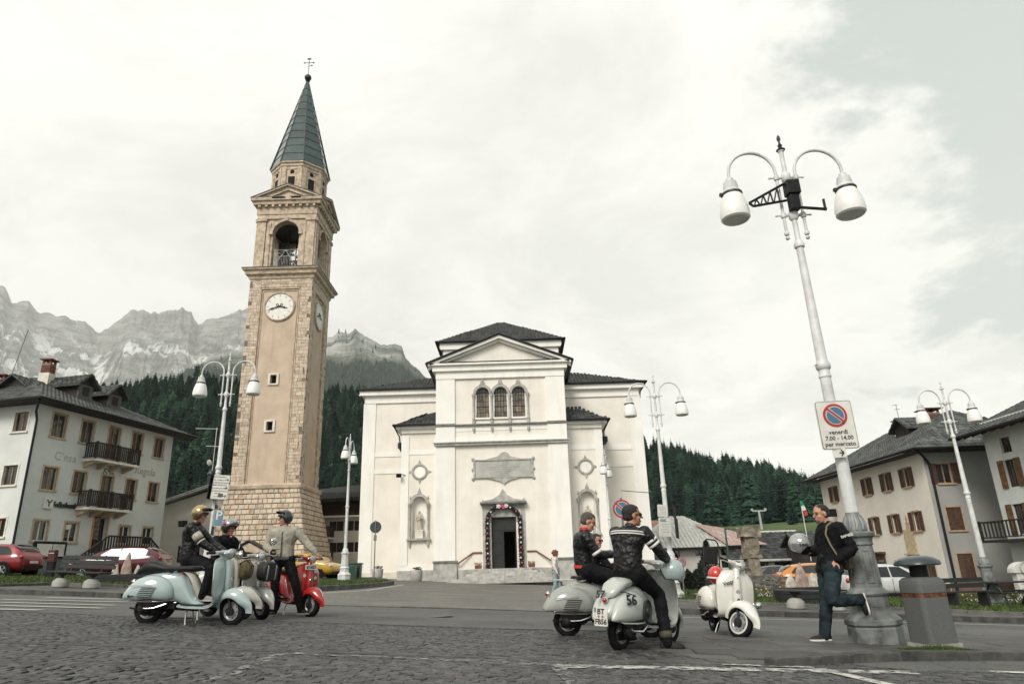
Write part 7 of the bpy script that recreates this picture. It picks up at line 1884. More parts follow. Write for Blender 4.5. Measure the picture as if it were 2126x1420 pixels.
    # steered front: fork, fender, wheel, headset
    pv = bpy.data.objects.new('steering',None); C.objects.link(pv); pv.parent = t; pv.location = (.49,0,.5)
    ax = Vector((-.30,0,.95)).normalized()
    pv.rotation_euler = Matrix.Rotation(steer,4,ax).to_euler()
    def sv(mb_):
        mb_.v = [(x-.49,y,z-.5) for x,y,z in mb_.v]; return mb_
    FX = .60; FR = .198
    mb = MB(); rs = []
    A0,A1 = rad(172),rad(-4)
    NA_ = 22
    for i in range(NA_+1):
        k = i/NA_; a = A0+(A1-A0)*k       # angle round the axle, from behind to in front
        R = .272+.045*math.sin(PI*k)+(.06*sstep(.72,1.,k))
        w = .045+.085*math.sin(PI*min(1,k*1.02+.06))**.7; drop = .125+.04*math.sin(PI*k)
        w = max(.02,w) if k < .8 else w*(1-.55*sstep(.8,1.0,k))
        ring = []
        for side in (0,1):
            for j in range(13):
                b = -PI/2+PI*j/12 if side == 0 else PI/2-PI*j/12
                rr2 = R - drop*(1-math.cos(b))**1.0*.72 - (.010 if side else 0); yy = (w-(.008 if side else 0))*math.sin(b)
                ring.append((FX+rr2*math.cos(a),yy,FR+rr2*math.sin(a)))
        rs.append(ring)
    mb.rings(rs); fd = sv(mb).build('front_fender',fender,pv,angle=50)
    if trim:
        mb = MB(); mb.tube([(FX+.319*math.cos(a),0,FR+.319*math.sin(a)) for k,a in enumerate([rad(95)-rad(65)*i/8 for i in range(9)])],.007,6); sv(mb).build('fender_crest',CHRS,fd)
    mb = MB(); mb.tube([(.475,0,.62),(.515,-.01,.46),(.54,-.062,.40),(.60,-.066,.30),(FX,-.066,FR)],[.03,.028,.022,.018,.022],8); mb.lathe([(.06,-.02),(.06,.02)],(FX,-.06,FR),(0,1,0),16)
    for k in range(7): mb.lathe([(.026,0),(.030,.008),(.026,.016)],(.565-.012*k*.3,.062,.25+.028*k),(-.1,0,1),8)
    mb.tube([(.565,.062,.24),(.545,.062,.46)],.012,6); sv(mb).build('fork',ENG,pv)
    wh_ = wheel(pv,FX-.49,FR-.5,whitewall=whitewall,name='front_wheel')
    # headset
    mb = MB(); mb.rings([[(x+math.cos(a)*d,math.sin(a)*w,z+math.sin(a*0)*0+.0*dd) for a in [2*PI*k/18 for k in range(18)]] for x,z,w,d,dd in ((.408,.90,.05,.05,0),(.405,.94,.055,.06,0),(.405,.965,.085,.085,0),(.41,.99,.10,.10,0),(.41,1.015,.09,.092,0),(.40,1.035,.05,.055,0),(.398,1.04,.01,.01,0))])
    for sd in (-1,1):
        mb.tube([(.405,sd*.06,1.0),(.395,sd*.15,1.005),(.375,sd*.215,1.01)],[.038,.030,.022],10)
    sv(mb).build('headset',headset,pv)
    mb = MB(); mb.lathe([(.058,0),(.068,.02),(.070,.045),(.062,.052)],(.455,0,.992),(.98,0,-.1),20,cap=False); sv(mb).build('headlight_ring',CHRS,pv)
    mb = MB(); mb.lathe([(.060,.044),(.045,.056),(.02,.062),(.001,.064)],(.455,0,.992),(.98,0,-.1),20); sv(mb).build('headlight',LENS,pv)
    for sd in (-1,1):
        mb = MB(); mb.tube([(.375,sd*.215,1.01),(.35,sd*.335,1.012)],[.021,.019],10); mb.lathe([(.021,0),(.024,.005),(.021,.01)],(.35,sd*.335,1.012),(-.2,sd,0),10); sv(mb).build('grip',BLK,pv)
        mb = MB(); mb.tube([(.41,sd*.19,1.0),(.43,sd*.24,.985),(.405,sd*.33,.985)],[.008,.007,.007],6); mb.sphere((.404,sd*.335,.985),.010,6,5); sv(mb).build('lever',CHRS,pv)
        if mirrors == 2 or (mirrors == 1 and sd > 0):
            mb = MB(); mb.tube([(.39,sd*.19,1.02),(.40,sd*.25,1.12),(.40,sd*.27,1.19)],.006,6); mb.lathe([(.055,-.006),(.06,0),(.05,.012),(.001,.016)],(.40,sd*.275,1.225),(1,0,0),18); sv(mb).build('mirror',CHRS,pv)
    mb = MB(); mb.lathe([(.035,0),(.034,.012),(.001,.014)],(.385,0,1.035),(-.25,0,1),14); sv(mb).build('speedometer',BLK,pv)
    # rear wheel, engine, exhaust, stand
    wheel(t,-.60,FR,name='rear_wheel',yoff=.0)
    mb = MB(); mb.sphere((-.52,-.15,.30),(.20,.10,.11),12,8); mb.sphere((-.60,-.14,.22),(.10,.08,.09),12,8); mb.tube([(-.30,-.08,.27),(-.5,-.12,.25),(-.62,-.10,.23)],[.05,.07,.06],8); mb.box((-.35,.0,.25),(.3,.2,.07)); mb.tube([(-.25,.0,.24),(.1,0,.23)],.05,8); mb.build('engine',ENG,t)
    mb = MB(); mb.tube([(-.42,-.05,.20),(-.5,-.03,.165),(-.7,.0,.16)],[.02,.055,.055],10); mb.tube([(-.66,-.05,.185),(-.74,-.09,.20),(-.83,-.11,.215)],.013,8); mb.build('silencer',ENG,t)
    mb = MB(); mb.tube([(-.28,-.20,.285),(-.34,-.21,.26),(-.44,-.215,.225),(-.56,-.21,.215),(-.62,-.20,.225)],.012,8); mb.build('kick_start',CHRS,t)
    if stand:
        for sd in (-1,1): mb = MB(); mb.tube([(-.02,sd*.06,.25),(-.005,sd*.13,.12),(.02,sd*.17,.01)],[.010,.010,.013],6); mb.build('stand_leg',CHRS,t)
    # tail light and plate
    mb = MB(); mb.sphere((-.885,0,.565),(.035,.035,.035),10,8); mb.build('tail_lamp',CHRS,t); mb = MB(); mb.sphere((-.905,0,.56),(.025,.03,.03),10,8); mb.build('tail_lens',REDL,t)
    if plate:
        mb = MB(); mb.prism(rrect(.18,.205,.012),0,.004,lambda u,v,w: (-.985-w,-u,.385+v)); pl = mb.build('number_plate',SIGNW,t)
        for i,(tx,y_,z_,sz) in enumerate(plate): text_obj('plate_text',tx,sz,SIGNK,pl,(-.991,y_,.385+z_),(PI/2,0,-PI/2),.001,bold=.0022)
        mb = MB(); mb.box((-.991,.078,.455),(.003,.02,.05)); mb.build('blue_band',SIGNB,pl)
    # seats
    if seat == 'hump':
        mb = MB(); rs = []
        for x,zb,zt,hw in ((-.86,.69,.72,.05),(-.82,.69,.78,.10),(-.74,.70,.86,.13),(-.66,.70,.905,.14),(-.57,.71,.89,.14),(-.46,.735,.845,.145),(-.34,.75,.825,.145),(-.2,.75,.83,.14),(-.05,.75,.84,.125),(.06,.765,.835,.08),(.09,.785,.82,.03)): rs.append(sring(x,0,zb,zt,hw,20,3))
        mb.rings(rs); mb.build('seat',SEATM,t,loc=(0,0,-.035))
    elif seat == 'long':
        mb = MB(); mb.rings([sring(x,0,zb,zt,hw,20,3.2) for x,zb,zt,hw in ((-.74,.76,.79,.07),(-.72,.75,.83,.12),(-.6,.76,.845,.14),(-.4,.768,.84,.145),(-.2,.768,.835,.14),(-.04,.765,.835,.12),(.04,.775,.825,.07))]); mb.build('seat',SEATM,t,loc=(0,0,-.035))
    elif seat == 'single':
        mb = MB(); mb.rings([sring(x,0,zb,zt,hw,20,2.6) for x,zb,zt,hw in ((-.46,.82,.84,.06),(-.43,.81,.87,.12),(-.3,.815,.875,.145),(-.18,.815,.865,.11),(-.05,.82,.85,.04))]); mb.lathe([(.05,0),(.04,.05)],(-.28,0,.76)); mb.build('seat',SEATM,t,loc=(0,0,-.035))
        mb = MB()
        for sd in (-1,1): mb.tube([(-.46,sd*.09,.80),(-.8,sd*.10,.79),(-.86,sd*.06,.785)],.008,6)
        for k in range(5): mb.tube([(-.5-.08*k,-.1,.795),(-.5-.08*k,.1,.795)],.006,5)
        mb.build('luggage_rack',CHRS,t,loc=(0,0,-.035))
    elif seat == 'racer':
        mb = MB(); mb.rings([sring(x,0,zb,zt,hw,20,2.4) for x,zb,zt,hw in ((-.86,.58,.64,.04),(-.82,.58,.70,.10),(-.74,.62,.77,.135),(-.62,.68,.82,.14),(-.5,.70,.815,.135),(-.44,.72,.78,.11))]); mb.build('tail_hump',cowl,t)
        mb = MB(); mb.rings([sring(x,0,zb,zt,hw,20,3) for x,zb,zt,hw in ((-.46,.77,.83,.10),(-.4,.765,.845,.14),(-.2,.765,.84,.13),(.0,.77,.82,.06))]); mb.build('seat',SEATM,t,loc=(0,0,-.035))
    return t
def place(rear,front,base=1.2):
    """pose from the two wheel contacts in the photo -> centre, heading, scale"""
    a,b = gp(*rear),gp(*front); return a,b
def pose(px,py,ang,**k):
    p = gp(px,py); return (p.x,p.y,p.z),rad(ang)
def at_mid(a,b):
    a = gp(*a); b = gp(*b); m = (a+b)/2; h = math.atan2(b.y-a.y,b.x-a.x); return (m.x,m.y,G(m.x,m.y)),h,(b-a).length
def slope_lean(h): return  # ground falls to +x
PB = paint('pale_blue',(.36,.44,.44)); PC = paint('cream',(.50,.49,.43)); PG = paint('grey',(.30,.31,.29)); PW = paint('white',(.66,.65,.59)); PR_ = paint('red',(.33,.018,.016)); PS = paint('scuffed',(.42,.44,.41),.35,(.22,.22,.19)); PCM = paint('patina',(.34,.34,.32),.35,(.10,.10,.09))
def gtilt(t,h):
    """let the scooter stand square to the sloping ground"""
    sl = -.051; t.rotation_euler.x += -sl*math.sin(h)*-1*-1 if False else 0
    n = Vector((.051,0,1)).normalized(); f = Vector((math.cos(h),math.sin(h),0)); f = (f-n*f.dot(n)).normalized(); l = n.cross(f)
    M = Matrix((f,l,n)).transposed(); L = Matrix.Rotation(t.get('_lean',0),3,'X'); t.rotation_euler = (M @ L).to_euler()
# 1: pale blue in front
loc,h,L = at_mid((300,1294),(483,1298));
sc1 = vespa('pale blue scooter with a black humped seat, nearest of the left group',PB,loc,h,steer=rad(-18),seat='hump',mirrors=0); gtilt(sc1,h)
# stickers below the seat
for k,(x,z,m) in enumerate(((-.36,.715,SIGNK),(-.30,.70,SIGNK),(-.24,.715,SIGNB),(-.16,.70,SIGNR))):
    mb = MB(); mb.box((x,-.152+.0*k,z),(.045,.003,.018),.06); mb.build('sticker',m,sc1)
mb = MB(); mb.lathe([(.02,0),(.02,.01)],(-.82,-.215,.375),(0,-1,0),12); mb.box((-.76,-.24,.375),(.1,.01,.012)); mb.build('cowl_clip',BLK,sc1)
# 2: cream one directly behind, the first rider sits on it
a = gp(322,1285); b = gp(505,1288); h = math.atan2(b.y-a.y,b.x-a.x)
loc = ((a.x+b.x)/2,(a.y+b.y)/2,G((a.x+b.x)/2,(a.y+b.y)/2));
sc2 = vespa('cream scooter hidden behind the pale blue one, ridden by the gold-helmeted rider',PC,loc,h,steer=rad(4),seat='long',mirrors=1); gtilt(sc2,h)
S2 = (Vector(loc),h)
# 3: patina one facing right
p3 = gp(543,1285); h3 = rad(-24); loc = (p3.x-.6*math.cos(h3),p3.y-.6*math.sin(h3)); loc = (*loc,G(*loc))
sc3 = vespa('white and grey patchy scooter with strapped luggage on its front rack between the left riders',PCM,loc,h3,steer=rad(-14),seat='long',mirrors=1,fender=PCM,shield=PC); gtilt(sc3,h3); S3 = (Vector(loc),h3)
mb = MB()
for sd in (-1,1): mb.tube([(.44,sd*.12,.50),(.56,sd*.12,.52),(.50,sd*.12,.86),(.44,sd*.12,.88)],.009,6)
for k in range(4): mb.tube([(.555-.017*k,-.12,.54+.1*k),(.555-.017*k,.12,.54+.1*k)],.007,5)
mb.build('front_rack',CHRS,sc3)
mb = MB(); mb.rings([sring(x,0,zb,zt,hw,20,3) for x,zb,zt,hw in ((.50,.62,.84,.12),(.53,.58,.88,.17),(.62,.57,.89,.18),(.69,.60,.86,.15))]); bg_ = thing('luggage_bag','black bag strapped to the front rack of the patchy scooter','bag',loc); bg_.rotation_euler = sc3.rotation_euler
mb.build('bag_body',mat('bag_black',(.02,.02,.021),.7,0,.3,10,bump=.4),bg_)
mb = MB()
for y in (-.09,.09): mb.tube([(.48,y,.86),(.60,y,.90),(.70,y,.80),(.68,y,.60)],.012,6)
mb.build('strap',RIMM,bg_)
# rolled brown bag on scooter 2's shield
o2 = thing('rolled_bag','olive brown rolled bag hanging on the front of the cream scooter','bag',sc2.location); o2.rotation_euler = sc2.rotation_euler
mb = MB(); mb.rings([sring(x,0,zb,zt,hw,20,2.4) for x,zb,zt,hw in ((.50,.66,.80,.09),(.53,.60,.86,.14),(.60,.58,.88,.16),(.67,.62,.84,.12),(.69,.68,.78,.06))]); mb.build('bag_body',mat('olive_canvas',(.10,.075,.03),.8,0,.3,12,bump=.5),o2)
mb = MB()
for y in (-.07,.07): mb.tube([(.50,y,.83),(.6,y,.885),(.68,y,.80),(.66,y,.62)],.010,6)
mb.build('strap',BLK,o2)
# 4: red
h4 = rad(-38); p4 = gp(645,1279); loc = (p4.x-.6*math.cos(h4),p4.y-.6*math.sin(h4)); loc = (*loc,G(*loc))
sc4 = vespa('bright red scooter with a white front number plate X162',PR_,loc,h4,steer=rad(6),seat='long',mirrors=0,whitewall=False,louvres=True); gtilt(sc4,h4); S4 = (Vector(loc),h4)
mb = MB(); mb.box((.505,-.02,.845),(.010,.25,.085),0,-.1); fp = mb.build('front_plate',SIGNW,sc4,bev=.003); text_obj('plate_text','X1621',.082,SIGNK,sc4,(.512,-.02,.845),(PI/2,-.1,PI/2),.001,bold=.003)
for y,z,r_ in ((-.10,.70,.032),(.13,.78,.036),(.14,.66,.028)):
    mb = MB(); mb.lathe([(r_,0),(r_,.006),(.001,.006)],(.44,y,z),(1,0,0),16); mb.build('sticker',SIGNW,sc4)
# 5: grey, its rider in the short-cropped hair
h5 = rad(4); p5 = gp(1172,1320); loc = (p5.x+.6*math.cos(h5),p5.y+.6*math.sin(h5)); loc = (*loc,G(*loc))
sc5 = vespa('grey-beige scooter with a chrome rear rack at the left of the right-hand group',PG,loc,h5,s=.93,steer=rad(0),seat='single',mirrors=1,trim=True); gtilt(sc5,h5); S5 = (Vector(loc),h5)
# 6: scuffed 56
h6 = rad(52); p6 = gp(1283,1350); a6 = gp(1405,1334); h6 = math.atan2(a6.y-p6.y,a6.x-p6.x); h6 = rad(50)
loc = (p6.x+.6*math.cos(h6),p6.y+.6*math.sin(h6)); loc = (*loc,G(*loc))
sc6 = vespa('scuffed pale racing scooter numbered 56 with a German number plate',PS,loc,h6,s=.94,steer=rad(-8),seat='racer',mirrors=0,trim=False,louvres=False,plate=[('BT',.0,.052,.085),('FB56',-.0,-.058,.078)],stand=False); gtilt(sc6,h6); S6 = (Vector(loc),h6)
for y in (-.025,.03): mb = MB(); mb.lathe([(.014,0),(.014,.003)],(-.990,y,.385),(-1,0,0),12); mb.build('plate_seal',mat('seal_grey',(.25,.15,.12),.6),sc6)
for tx,x,y,z,rz_ in (('56',-.52,-.285,.55,0),):
    text_obj('race_number','56',.16,SIGNK,sc6,(-.72,-.256,.565),(rad(76),0,rad(-16)),.004,bold=.004)
text_obj('race_number','57',.12,SIGNK,sc6,(-.905,.06,.62),(rad(75),0,rad(-90)),.004,bold=.003)
mb = MB(); mb.lathe([(.125,0),(.135,.02),(.12,.03),(.10,.012),(.06,.02),(.05,.04),(.02,.045),(.001,.045)],(-.37,-.245,.44),(.15,-1,0),28); mb.build('fan_cover',mat('fan_dark',(.07,.075,.075),.35,.5,.3,8),sc6)
mb = MB(); mb.tube([(-.84,0,.655),(-.72,-.16,.655),(-.58,-.235,.61)],.006,5); mb.build('strap',BLK,sc6)
mb = MB(); mb.tube([(-.35,-.24,.28),(-.5,-.26,.22),(-.68,-.24,.23),(-.72,-.24,.25)],.016,8); mb.build('exhaust_pipe',CHRS,sc6)
# 7: white, front to the viewer, on its own
h7 = rad(-72); p7 = gp(1500,1323); loc = (p7.x+.6*math.cos(h7)+.03,p7.y+.6*math.sin(h7)-.0); a7 = gp(1540,1321)
h7 = rad(-88); m7 = gp(1508,1316); loc = (m7.x,m7.y,G(m7.x,m7.y))
sc7 = vespa('white scooter standing alone with its front wheel turned and a backrest frame',PW,loc,h7,steer=rad(34),seat='long',mirrors=0,whitewall=True,script='Vespa'); sc7['_lean'] = rad(-5); gtilt(sc7,h7); S7 = (Vector(loc),h7); del sc7['_lean']
mb = MB()
pth = [(-.72,-.13,.8),(-.80,-.13,1.1),(-.86,-.12,1.36),(-.87,-.07,1.41),(-.87,.07,1.41),(-.86,.12,1.36),(-.80,.13,1.1),(-.72,.13,.8)]
mb.tube(pth,.012,8); bf = mb.build('backrest_frame',BLK,sc7)
mb = MB(); mb.rings([[(x-.83+.0,y,z) for x,y,z in q] for q in [[(0,-.11,1.02),(.03,-.11,1.02),(.03,.11,1.02),(0,.11,1.02)],[(-.03,-.115,1.28),(.0,-.115,1.28),(.0,.115,1.28),(-.03,.115,1.28)]]],smooth=False); mb.build('backrest_pad',BLK,bf,bev=.01)
mb = MB(); mb.box((-.72,0,.90),(.12,.2,.16)); mb.build('rear_bag',BLK,sc7,bev=.02)
mb = MB()
for sd in (1,): mb.tube([(.30,sd*.24,.45),(.34,sd*.33,.46)],.010,6); mb.lathe([(.001,0),(.045,.0),(.05,.02),(.03,.05),(.001,.055)],(.34,sd*.36,.46),(1,0,0),16); mb.sphere((.33,sd*.28,.455),.035,10,8)
mb.build('spot_lamp',CHRS,sc7)
hl = thing('helmet','red and white open helmet hanging behind the shield of the white scooter','helmet',sc7.location); hl.rotation_euler = sc7.rotation_euler
mb = MB(); mb.sphere((.22,-.235,.80),(.125,.11,.13),16,10); mb.build('helmet_shell',mat('helmet_red',(.55,.03,.025),.2,coat=.8),hl)
mb = MB(); mb.lathe([(.128,0),(.130,.012),(.128,.024)],(.22,-.235,.745),(0,0,1),20,cap=False); mb.build('helmet_rim',SIGNW,hl)
# 8: mostly hidden scooter of the third rider
h8 = rad(20); loc = (1.35,10.9,G(1.35,10.9)); loc = (P(1262,1200,12.6).x+.0,12.6); loc = (*loc,G(*loc))
sc8 = vespa('dark scooter hidden behind the two jacketed riders, with chrome levers showing',paint('dark',(.05,.05,.05)),loc,h8,seat='long',mirrors=1); gtilt(sc8,h8); S8 = (Vector(loc),h8)
# ================================================================== cars
def car(label,loc,rz,col,L=4.1,Wd=1.76,H=1.5,kind='hatch',s=1.0,light='rear',roofc=None):
    t = thing('parked_car',label,'car',loc,rz,'cars parked round the square')
    t.rotation_euler = (0,0,rz)
    pm = paint('car_'+col[0],col[1],.25); hl_ = L/2
    # side profile stations x: (z_bottom, z_belt(shoulder), z_roof or None, half width at belt, half width of roof)
    if kind == 'hatch': st = [(-hl_,.42,.80,.80,.60),(-hl_+.08,.28,.92,.98,.74),(-hl_+.32,.24,.98,1.28,.82),(-hl_+.7,.22,.97,H*.965,.86),(-hl_+1.3,.2,.95,H,.88),(.0,.2,.93,H*.995,.88),(.42,.2,.92,H*.95,.88),(.85,.2,.93,1.20,.88),(hl_-1.0,.2,.94,.97,.87),(hl_-.55,.2,.88,.90,.85),(hl_-.18,.24,.74,.77,.76),(hl_,.36,.55,.58,.60)]
    else: st = [(-hl_,.5,.90,.92,.62),(-hl_+.10,.32,1.02,1.06,.78),(-hl_+.35,.28,1.08,1.36,.86),(-hl_+.8,.26,1.07,H*.97,.90),(-hl_+1.5,.25,1.05,H,.91),(.1,.25,1.03,H*.99,.91),(.5,.25,1.02,H*.95,.91),(1.0,.25,1.03,1.26,.91),(hl_-1.0,.25,1.04,1.07,.90),(hl_-.5,.25,.98,1.0,.88),(hl_-.15,.28,.82,.85,.78),(hl_,.42,.62,.64,.62)]
    k_ = Wd/1.76; rings = []
    for x,zb,zs,zr_,hw in st:
        hw *= k_; rw = hw*.74 if zr_-zs > .12 else hw*.86; rings.append([(x,-hw*.92,zb),(x,-hw,zb+(zs-zb)*.4),(x,-hw*.99,zs-.06),(x,-hw*.93,zs),(x,-rw,zs+(zr_-zs)*.86),(x,-rw*.80,zr_),(x,0,zr_+.015),(x,rw*.80,zr_),(x,rw,zs+(zr_-zs)*.86),(x,hw*.93,zs),(x,hw*.99,zs-.06),(x,hw,zb+(zs-zb)*.4),(x,hw*.92,zb)])
    mb = MB(); mb.rings(rings); mb.build('body',pm,t,sub=1)
    # glass: side windows proud of the greenhouse
    GLM = glassy('car_glass',(.012,.014,.015),.05)
    def side_at(x,f,sd,off=.012):
        for a,b in zip(st,st[1:]):
            if a[0] <= x <= b[0]:
                q = (x-a[0])/(b[0]-a[0]); zs = a[2]+(b[2]-a[2])*q; zr_ = a[3]+(b[3]-a[3])*q; hw = (a[4]+(b[4]-a[4])*q)*k_; rw = hw*.74
                return (x,sd*(hw*.93+(rw-hw*.93)*f+off),zs+(zr_-zs)*.86*f)
    for sd in (-1,1):
        x0,x1,x2,x3 = (-hl_+.55,-.30,-.24,hl_-1.22)
        for a,b,fa,fb in ((x0,x1,'r',None),(x2,x3,None,'f')):
            n = 8; lo = []; hi = []
            for i in range(n+1):
                x = a+(b-a)*i/n; lo.append(side_at(x,.06,sd)); f = .92
                if fb and x > b-.75: f = .92*(b-x)/.75+.06
                if fa and x < a+.22: f = .3+.62*(x-a)/.22
                hi.append(side_at(x,max(.08,f),sd))
            mb = MB(); mb.rings([lo,hi],cap=False,closed=False); mb.build('side_window',GLM,t,recalc=False)
    # windscreen / rear glass
    def top_at(x,y):
        for a,b in zip(st,st[1:]):
            if a[0] <= x <= b[0]: q = (x-a[0])/(b[0]-a[0]); return a[3]+(b[3]-a[3])*q+.02
    for a,b,nm in ((hl_-1.12,.40,'windscreen'),(-hl_+.18,-hl_+.62,'rear_window')):
        mb = MB(); rs = []
        for i in range(6):
            x = a+(b-a)*i/5; rs.append([(x,y*(.60)*k_*(1.0 if nm == 'windscreen' else .95),top_at(x,y)+.012-.05*abs(y)**3) for y in [-1+.25*j for j in range(9)]])
        mb.rings(rs,cap=False,closed=False); mb.build(nm,GLM,t,recalc=False)
    # wheels with dark arches
    wr_ = .33
    for x in (-hl_+.78,hl_-.82):
        for sd in (-1,1):
            mb = MB(); mb.lathe([(wr_+.055,0),(wr_+.055,.02),(.001,.02)],(x,sd*(.845*k_),wr_),(0,sd,0),24); mb.build('wheel_arch',BLK,t)
            w_ = bpy.data.objects.new('wheel',None); C.objects.link(w_); w_.parent = t
            mb = MB(); mb.lathe([(wr_*.62,-.09),(wr_*.95,-.10),(wr_,-.06),(wr_,.06),(wr_*.95,.10),(wr_*.62,.09)],(x,sd*(.80*k_),wr_),(0,1,0),28,cap=False); mb.build('tyre',M_['rubber'],w_)
            mb = MB(); c = Vector((x,sd*(.885*k_),wr_)); mb.lathe([(wr_*.64,0),(wr_*.60,.012),(wr_*.60,-.03)],tuple(c),(0,sd,0),24,cap=False)
            for q in range(5): a = 2*PI*q/5; mb.tube([c,c+Vector((math.cos(a)*wr_*.6,0,math.sin(a)*wr_*.6))],[.035,.022],5)
            mb.lathe([(.05,-.02),(.05,.02)],tuple(c),(0,sd,0),10); mb.build('rim',RIMM if light != 'black' else BLK,w_)
    for sd in (-1,1):
        mb = MB(); mb.sphere((hl_-.20,sd*.60*k_,.70 if kind == 'hatch' else .80),(.16,.14,.075),12,8); mb.build('headlight',LENS,t)
        mb = MB(); mb.sphere((-hl_+.10,sd*.66*k_,.88 if kind == 'hatch' else .96),(.08,.10,.11),12,8); mb.build('tail_light',REDL,t)
        mb = MB(); mb.sphere((hl_-1.38,sd*(.96*k_),.98 if kind == 'hatch' else 1.1),(.09,.10,.07),10,8); mb.build('door_mirror',pm,t)
        for x in (-.27,): mb = MB(); mb.box((x,sd*.872*k_,.60),(.012,.012,.62)); mb.build('door_gap',BLK,t)
        for x in (-.42,hl_-1.55): mb = MB(); mb.box((x-.45 if x < 0 else x-.5,sd*.888*k_,.80),(.16,.02,.025)); mb.build('door_handle',CHRS if light == 'chrome' else pm,t)
        mb = MB(); mb.box((0,sd*.865*k_,.27),(L-1.9,.03,.12)); mb.build('sill_strip',BLK,t)
    mb = MB(); mb.box((-hl_+.04,0,.45),(.1,1.2*k_,.14)); mb.build('rear_bumper',BLK,t); mb = MB(); mb.box((hl_-.05,0,.40),(.1,1.1*k_,.16)); mb.build('grille',BLK,t)
    mb = MB(); mb.box((-hl_-.01,0,.66),(.02,.5,.11)); mb.build('number_plate',SIGNW,t);
    return t
def gpos(px,py,Y): q = P(px,py,Y); return (q.x,q.y,G(q.x,q.y))
car('red hatchback at the left edge parked before the bank',gpos(-18,1180,32.5),rad(176),('red',(.22,.012,.018)),4.0,light='chrome')
sv_ = car('dark wine-red crossover parked by the bank steps behind the rock ornament',gpos(250,1180,35),rad(186),('wine',(.075,.008,.016)),4.35,1.82,1.56,'suv')
mb = MB(); mb.rings([[( -1.35,y,1.50+.06*(1-abs(y))),(.35,y,1.555+.03*(1-abs(y)))] for y in [-.62+.155*k for k in range(9)]],cap=False,closed=False); mb.build('pale_roof',paint('pale_roof',(.16,.16,.155)),sv_,recalc=False)
car('mustard yellow small car parked at the foot of the bell tower',gpos(640,1180,42),rad(-14),('yellow',(.46,.26,.025)),3.85,1.72,1.56,'suv',light='black')
car('orange crossover parked behind the stone planter on the right',gpos(1703,1180,33.5),rad(-6),('orange',(.52,.19,.02)),4.1,1.78,1.52,'suv')
car('white car parked behind the nearest lamp',gpos(1838,1180,31),rad(2),('white',(.55,.56,.56)),4.3,1.8,1.50,'hatch')
car('small dark car in the shade beside the barn',gpos(1592,1180,50),rad(170),('dark',(.02,.022,.025)),3.9)
# ================================================================== people
SKIN = mat('skin',(.46,.25,.17),.55,0,.08,12,bump=.06,spec=.35); SKIN2 = mat('skin_tanned',(.38,.19,.13),.55,0,.08,12,bump=.06,spec=.35)
LEATH = mat('black_leather',(.006,.006,.0065),.34,0,.3,9,bump=.7,bscale=20,spec=.38); CLOTHB = mat('black_cloth',(.006,.006,.007),.85,0,.3,9,bump=.3,spec=.2); JEANK = mat('black_jeans',(.006,.0065,.008),.85,0,.3,6,bump=.3,spec=.2)
JEAND = mat('dark_jeans',(.018,.030,.036),.85,0,.3,5,bump=.3,spec=.2); JEANL = mat('light_jeans',(.26,.34,.36),.85,0,.15,8,bump=.3,spec=.2); BEIGE = mat('beige_cloth',(.33,.31,.255),.8,0,.12,8,bump=.3,spec=.25)
SHOEB = mat('black_shoe',(.012,.012,.012),.6,0,.2,9,spec=.3); SOLE = mat('white_sole',(.62,.60,.55),.6,0,.1,9); HAIRD = mat('dark_hair',(.016,.012,.010),.6,0,.3,30,bump=.8,bscale=90); HAIRG = mat('grey_hair',(.085,.075,.065),.7,0,.3,30,bump=.8,bscale=90); HAIRR = mat('auburn_hair',(.17,.075,.035),.7,0,.3,30,bump=.8,bscale=60)
WHITEC = mat('white_cloth',(.66,.65,.63),.8,0,.08,8,bump=.3); PINKC = mat('pink_cloth',(.50,.33,.33),.8,0,.15,8); STRIPE = mat('stripe_white',(.62,.61,.57),.5,0,.08,8); CREAMP = mat('cream_panel',(.36,.34,.27),.5,0,.1,8,bump=.2); REDC = mat('red_cloth',(.50,.035,.02),.75,0,.15,8,bump=.3)
EYE = mat('eye_dark',(.01,.008,.008),.15); LIPS = mat('lips',(.33,.11,.09),.5)
def V(*a): return Vector(a)
def limb(mb,pts,rr,n=14,flat=1.0):
    """tapered tube with rounded ends"""
    pts = [Vector(p) for p in pts]; out = []; orr = []
    d0 = (pts[0]-pts[1]).normalized(); d1 = (pts[-1]-pts[-2]).normalized()
    for k in (1.0,.8,.45): out.append(pts[0]+d0*rr[0]*k); orr.append(rr[0]*math.sqrt(max(.004,1-k*k)))
    for i,p in enumerate(pts): out.append(p); orr.append(rr[i])
    for k in (.45,.8,1.0): out.append(pts[-1]+d1*rr[-1]*k); orr.append(rr[-1]*math.sqrt(max(.004,1-k*k)))
    mb.tube(out,orr,n,True,flat)
def bent(a,b,c,ra,rb,rc,mb,n=14,bulge=1.0):
    """upper and lower limb through a rounded joint"""
    a,b,c = Vector(a),Vector(b),Vector(c)
    m1 = a.lerp(b,.5); m2 = b.lerp(c,.38)
    p1 = b.lerp(a,.16); p2 = b.lerp(c,.16); mid = (p1+p2)/2*.35+b*.65
    limb(mb,[a,m1,p1,mid,p2,m2,c],[ra,(ra*.55+rb*.45)*1.0,rb*1.02,rb*1.03,rb,(rb*.6+rc*.4)*bulge,rc],n)
def remesh(o,vox,smooth=3,disp=0,dsc=.12,seed=0):
    m = o.modifiers.new('r','REMESH'); m.mode = 'VOXEL'; m.voxel_size = vox; m.use_smooth_shade = True
    s_ = o.modifiers.new('s','SMOOTH'); s_.iterations = smooth; s_.factor = .5
    if disp:
        tx = bpy.data.textures.new('folds','CLOUDS'); tx.noise_scale = dsc; tx.noise_depth = 3
        d = o.modifiers.new('d','DISPLACE'); d.texture = tx; d.strength = disp; d.mid_level = .5; d.texture_coords = 'LOCAL'
    return o
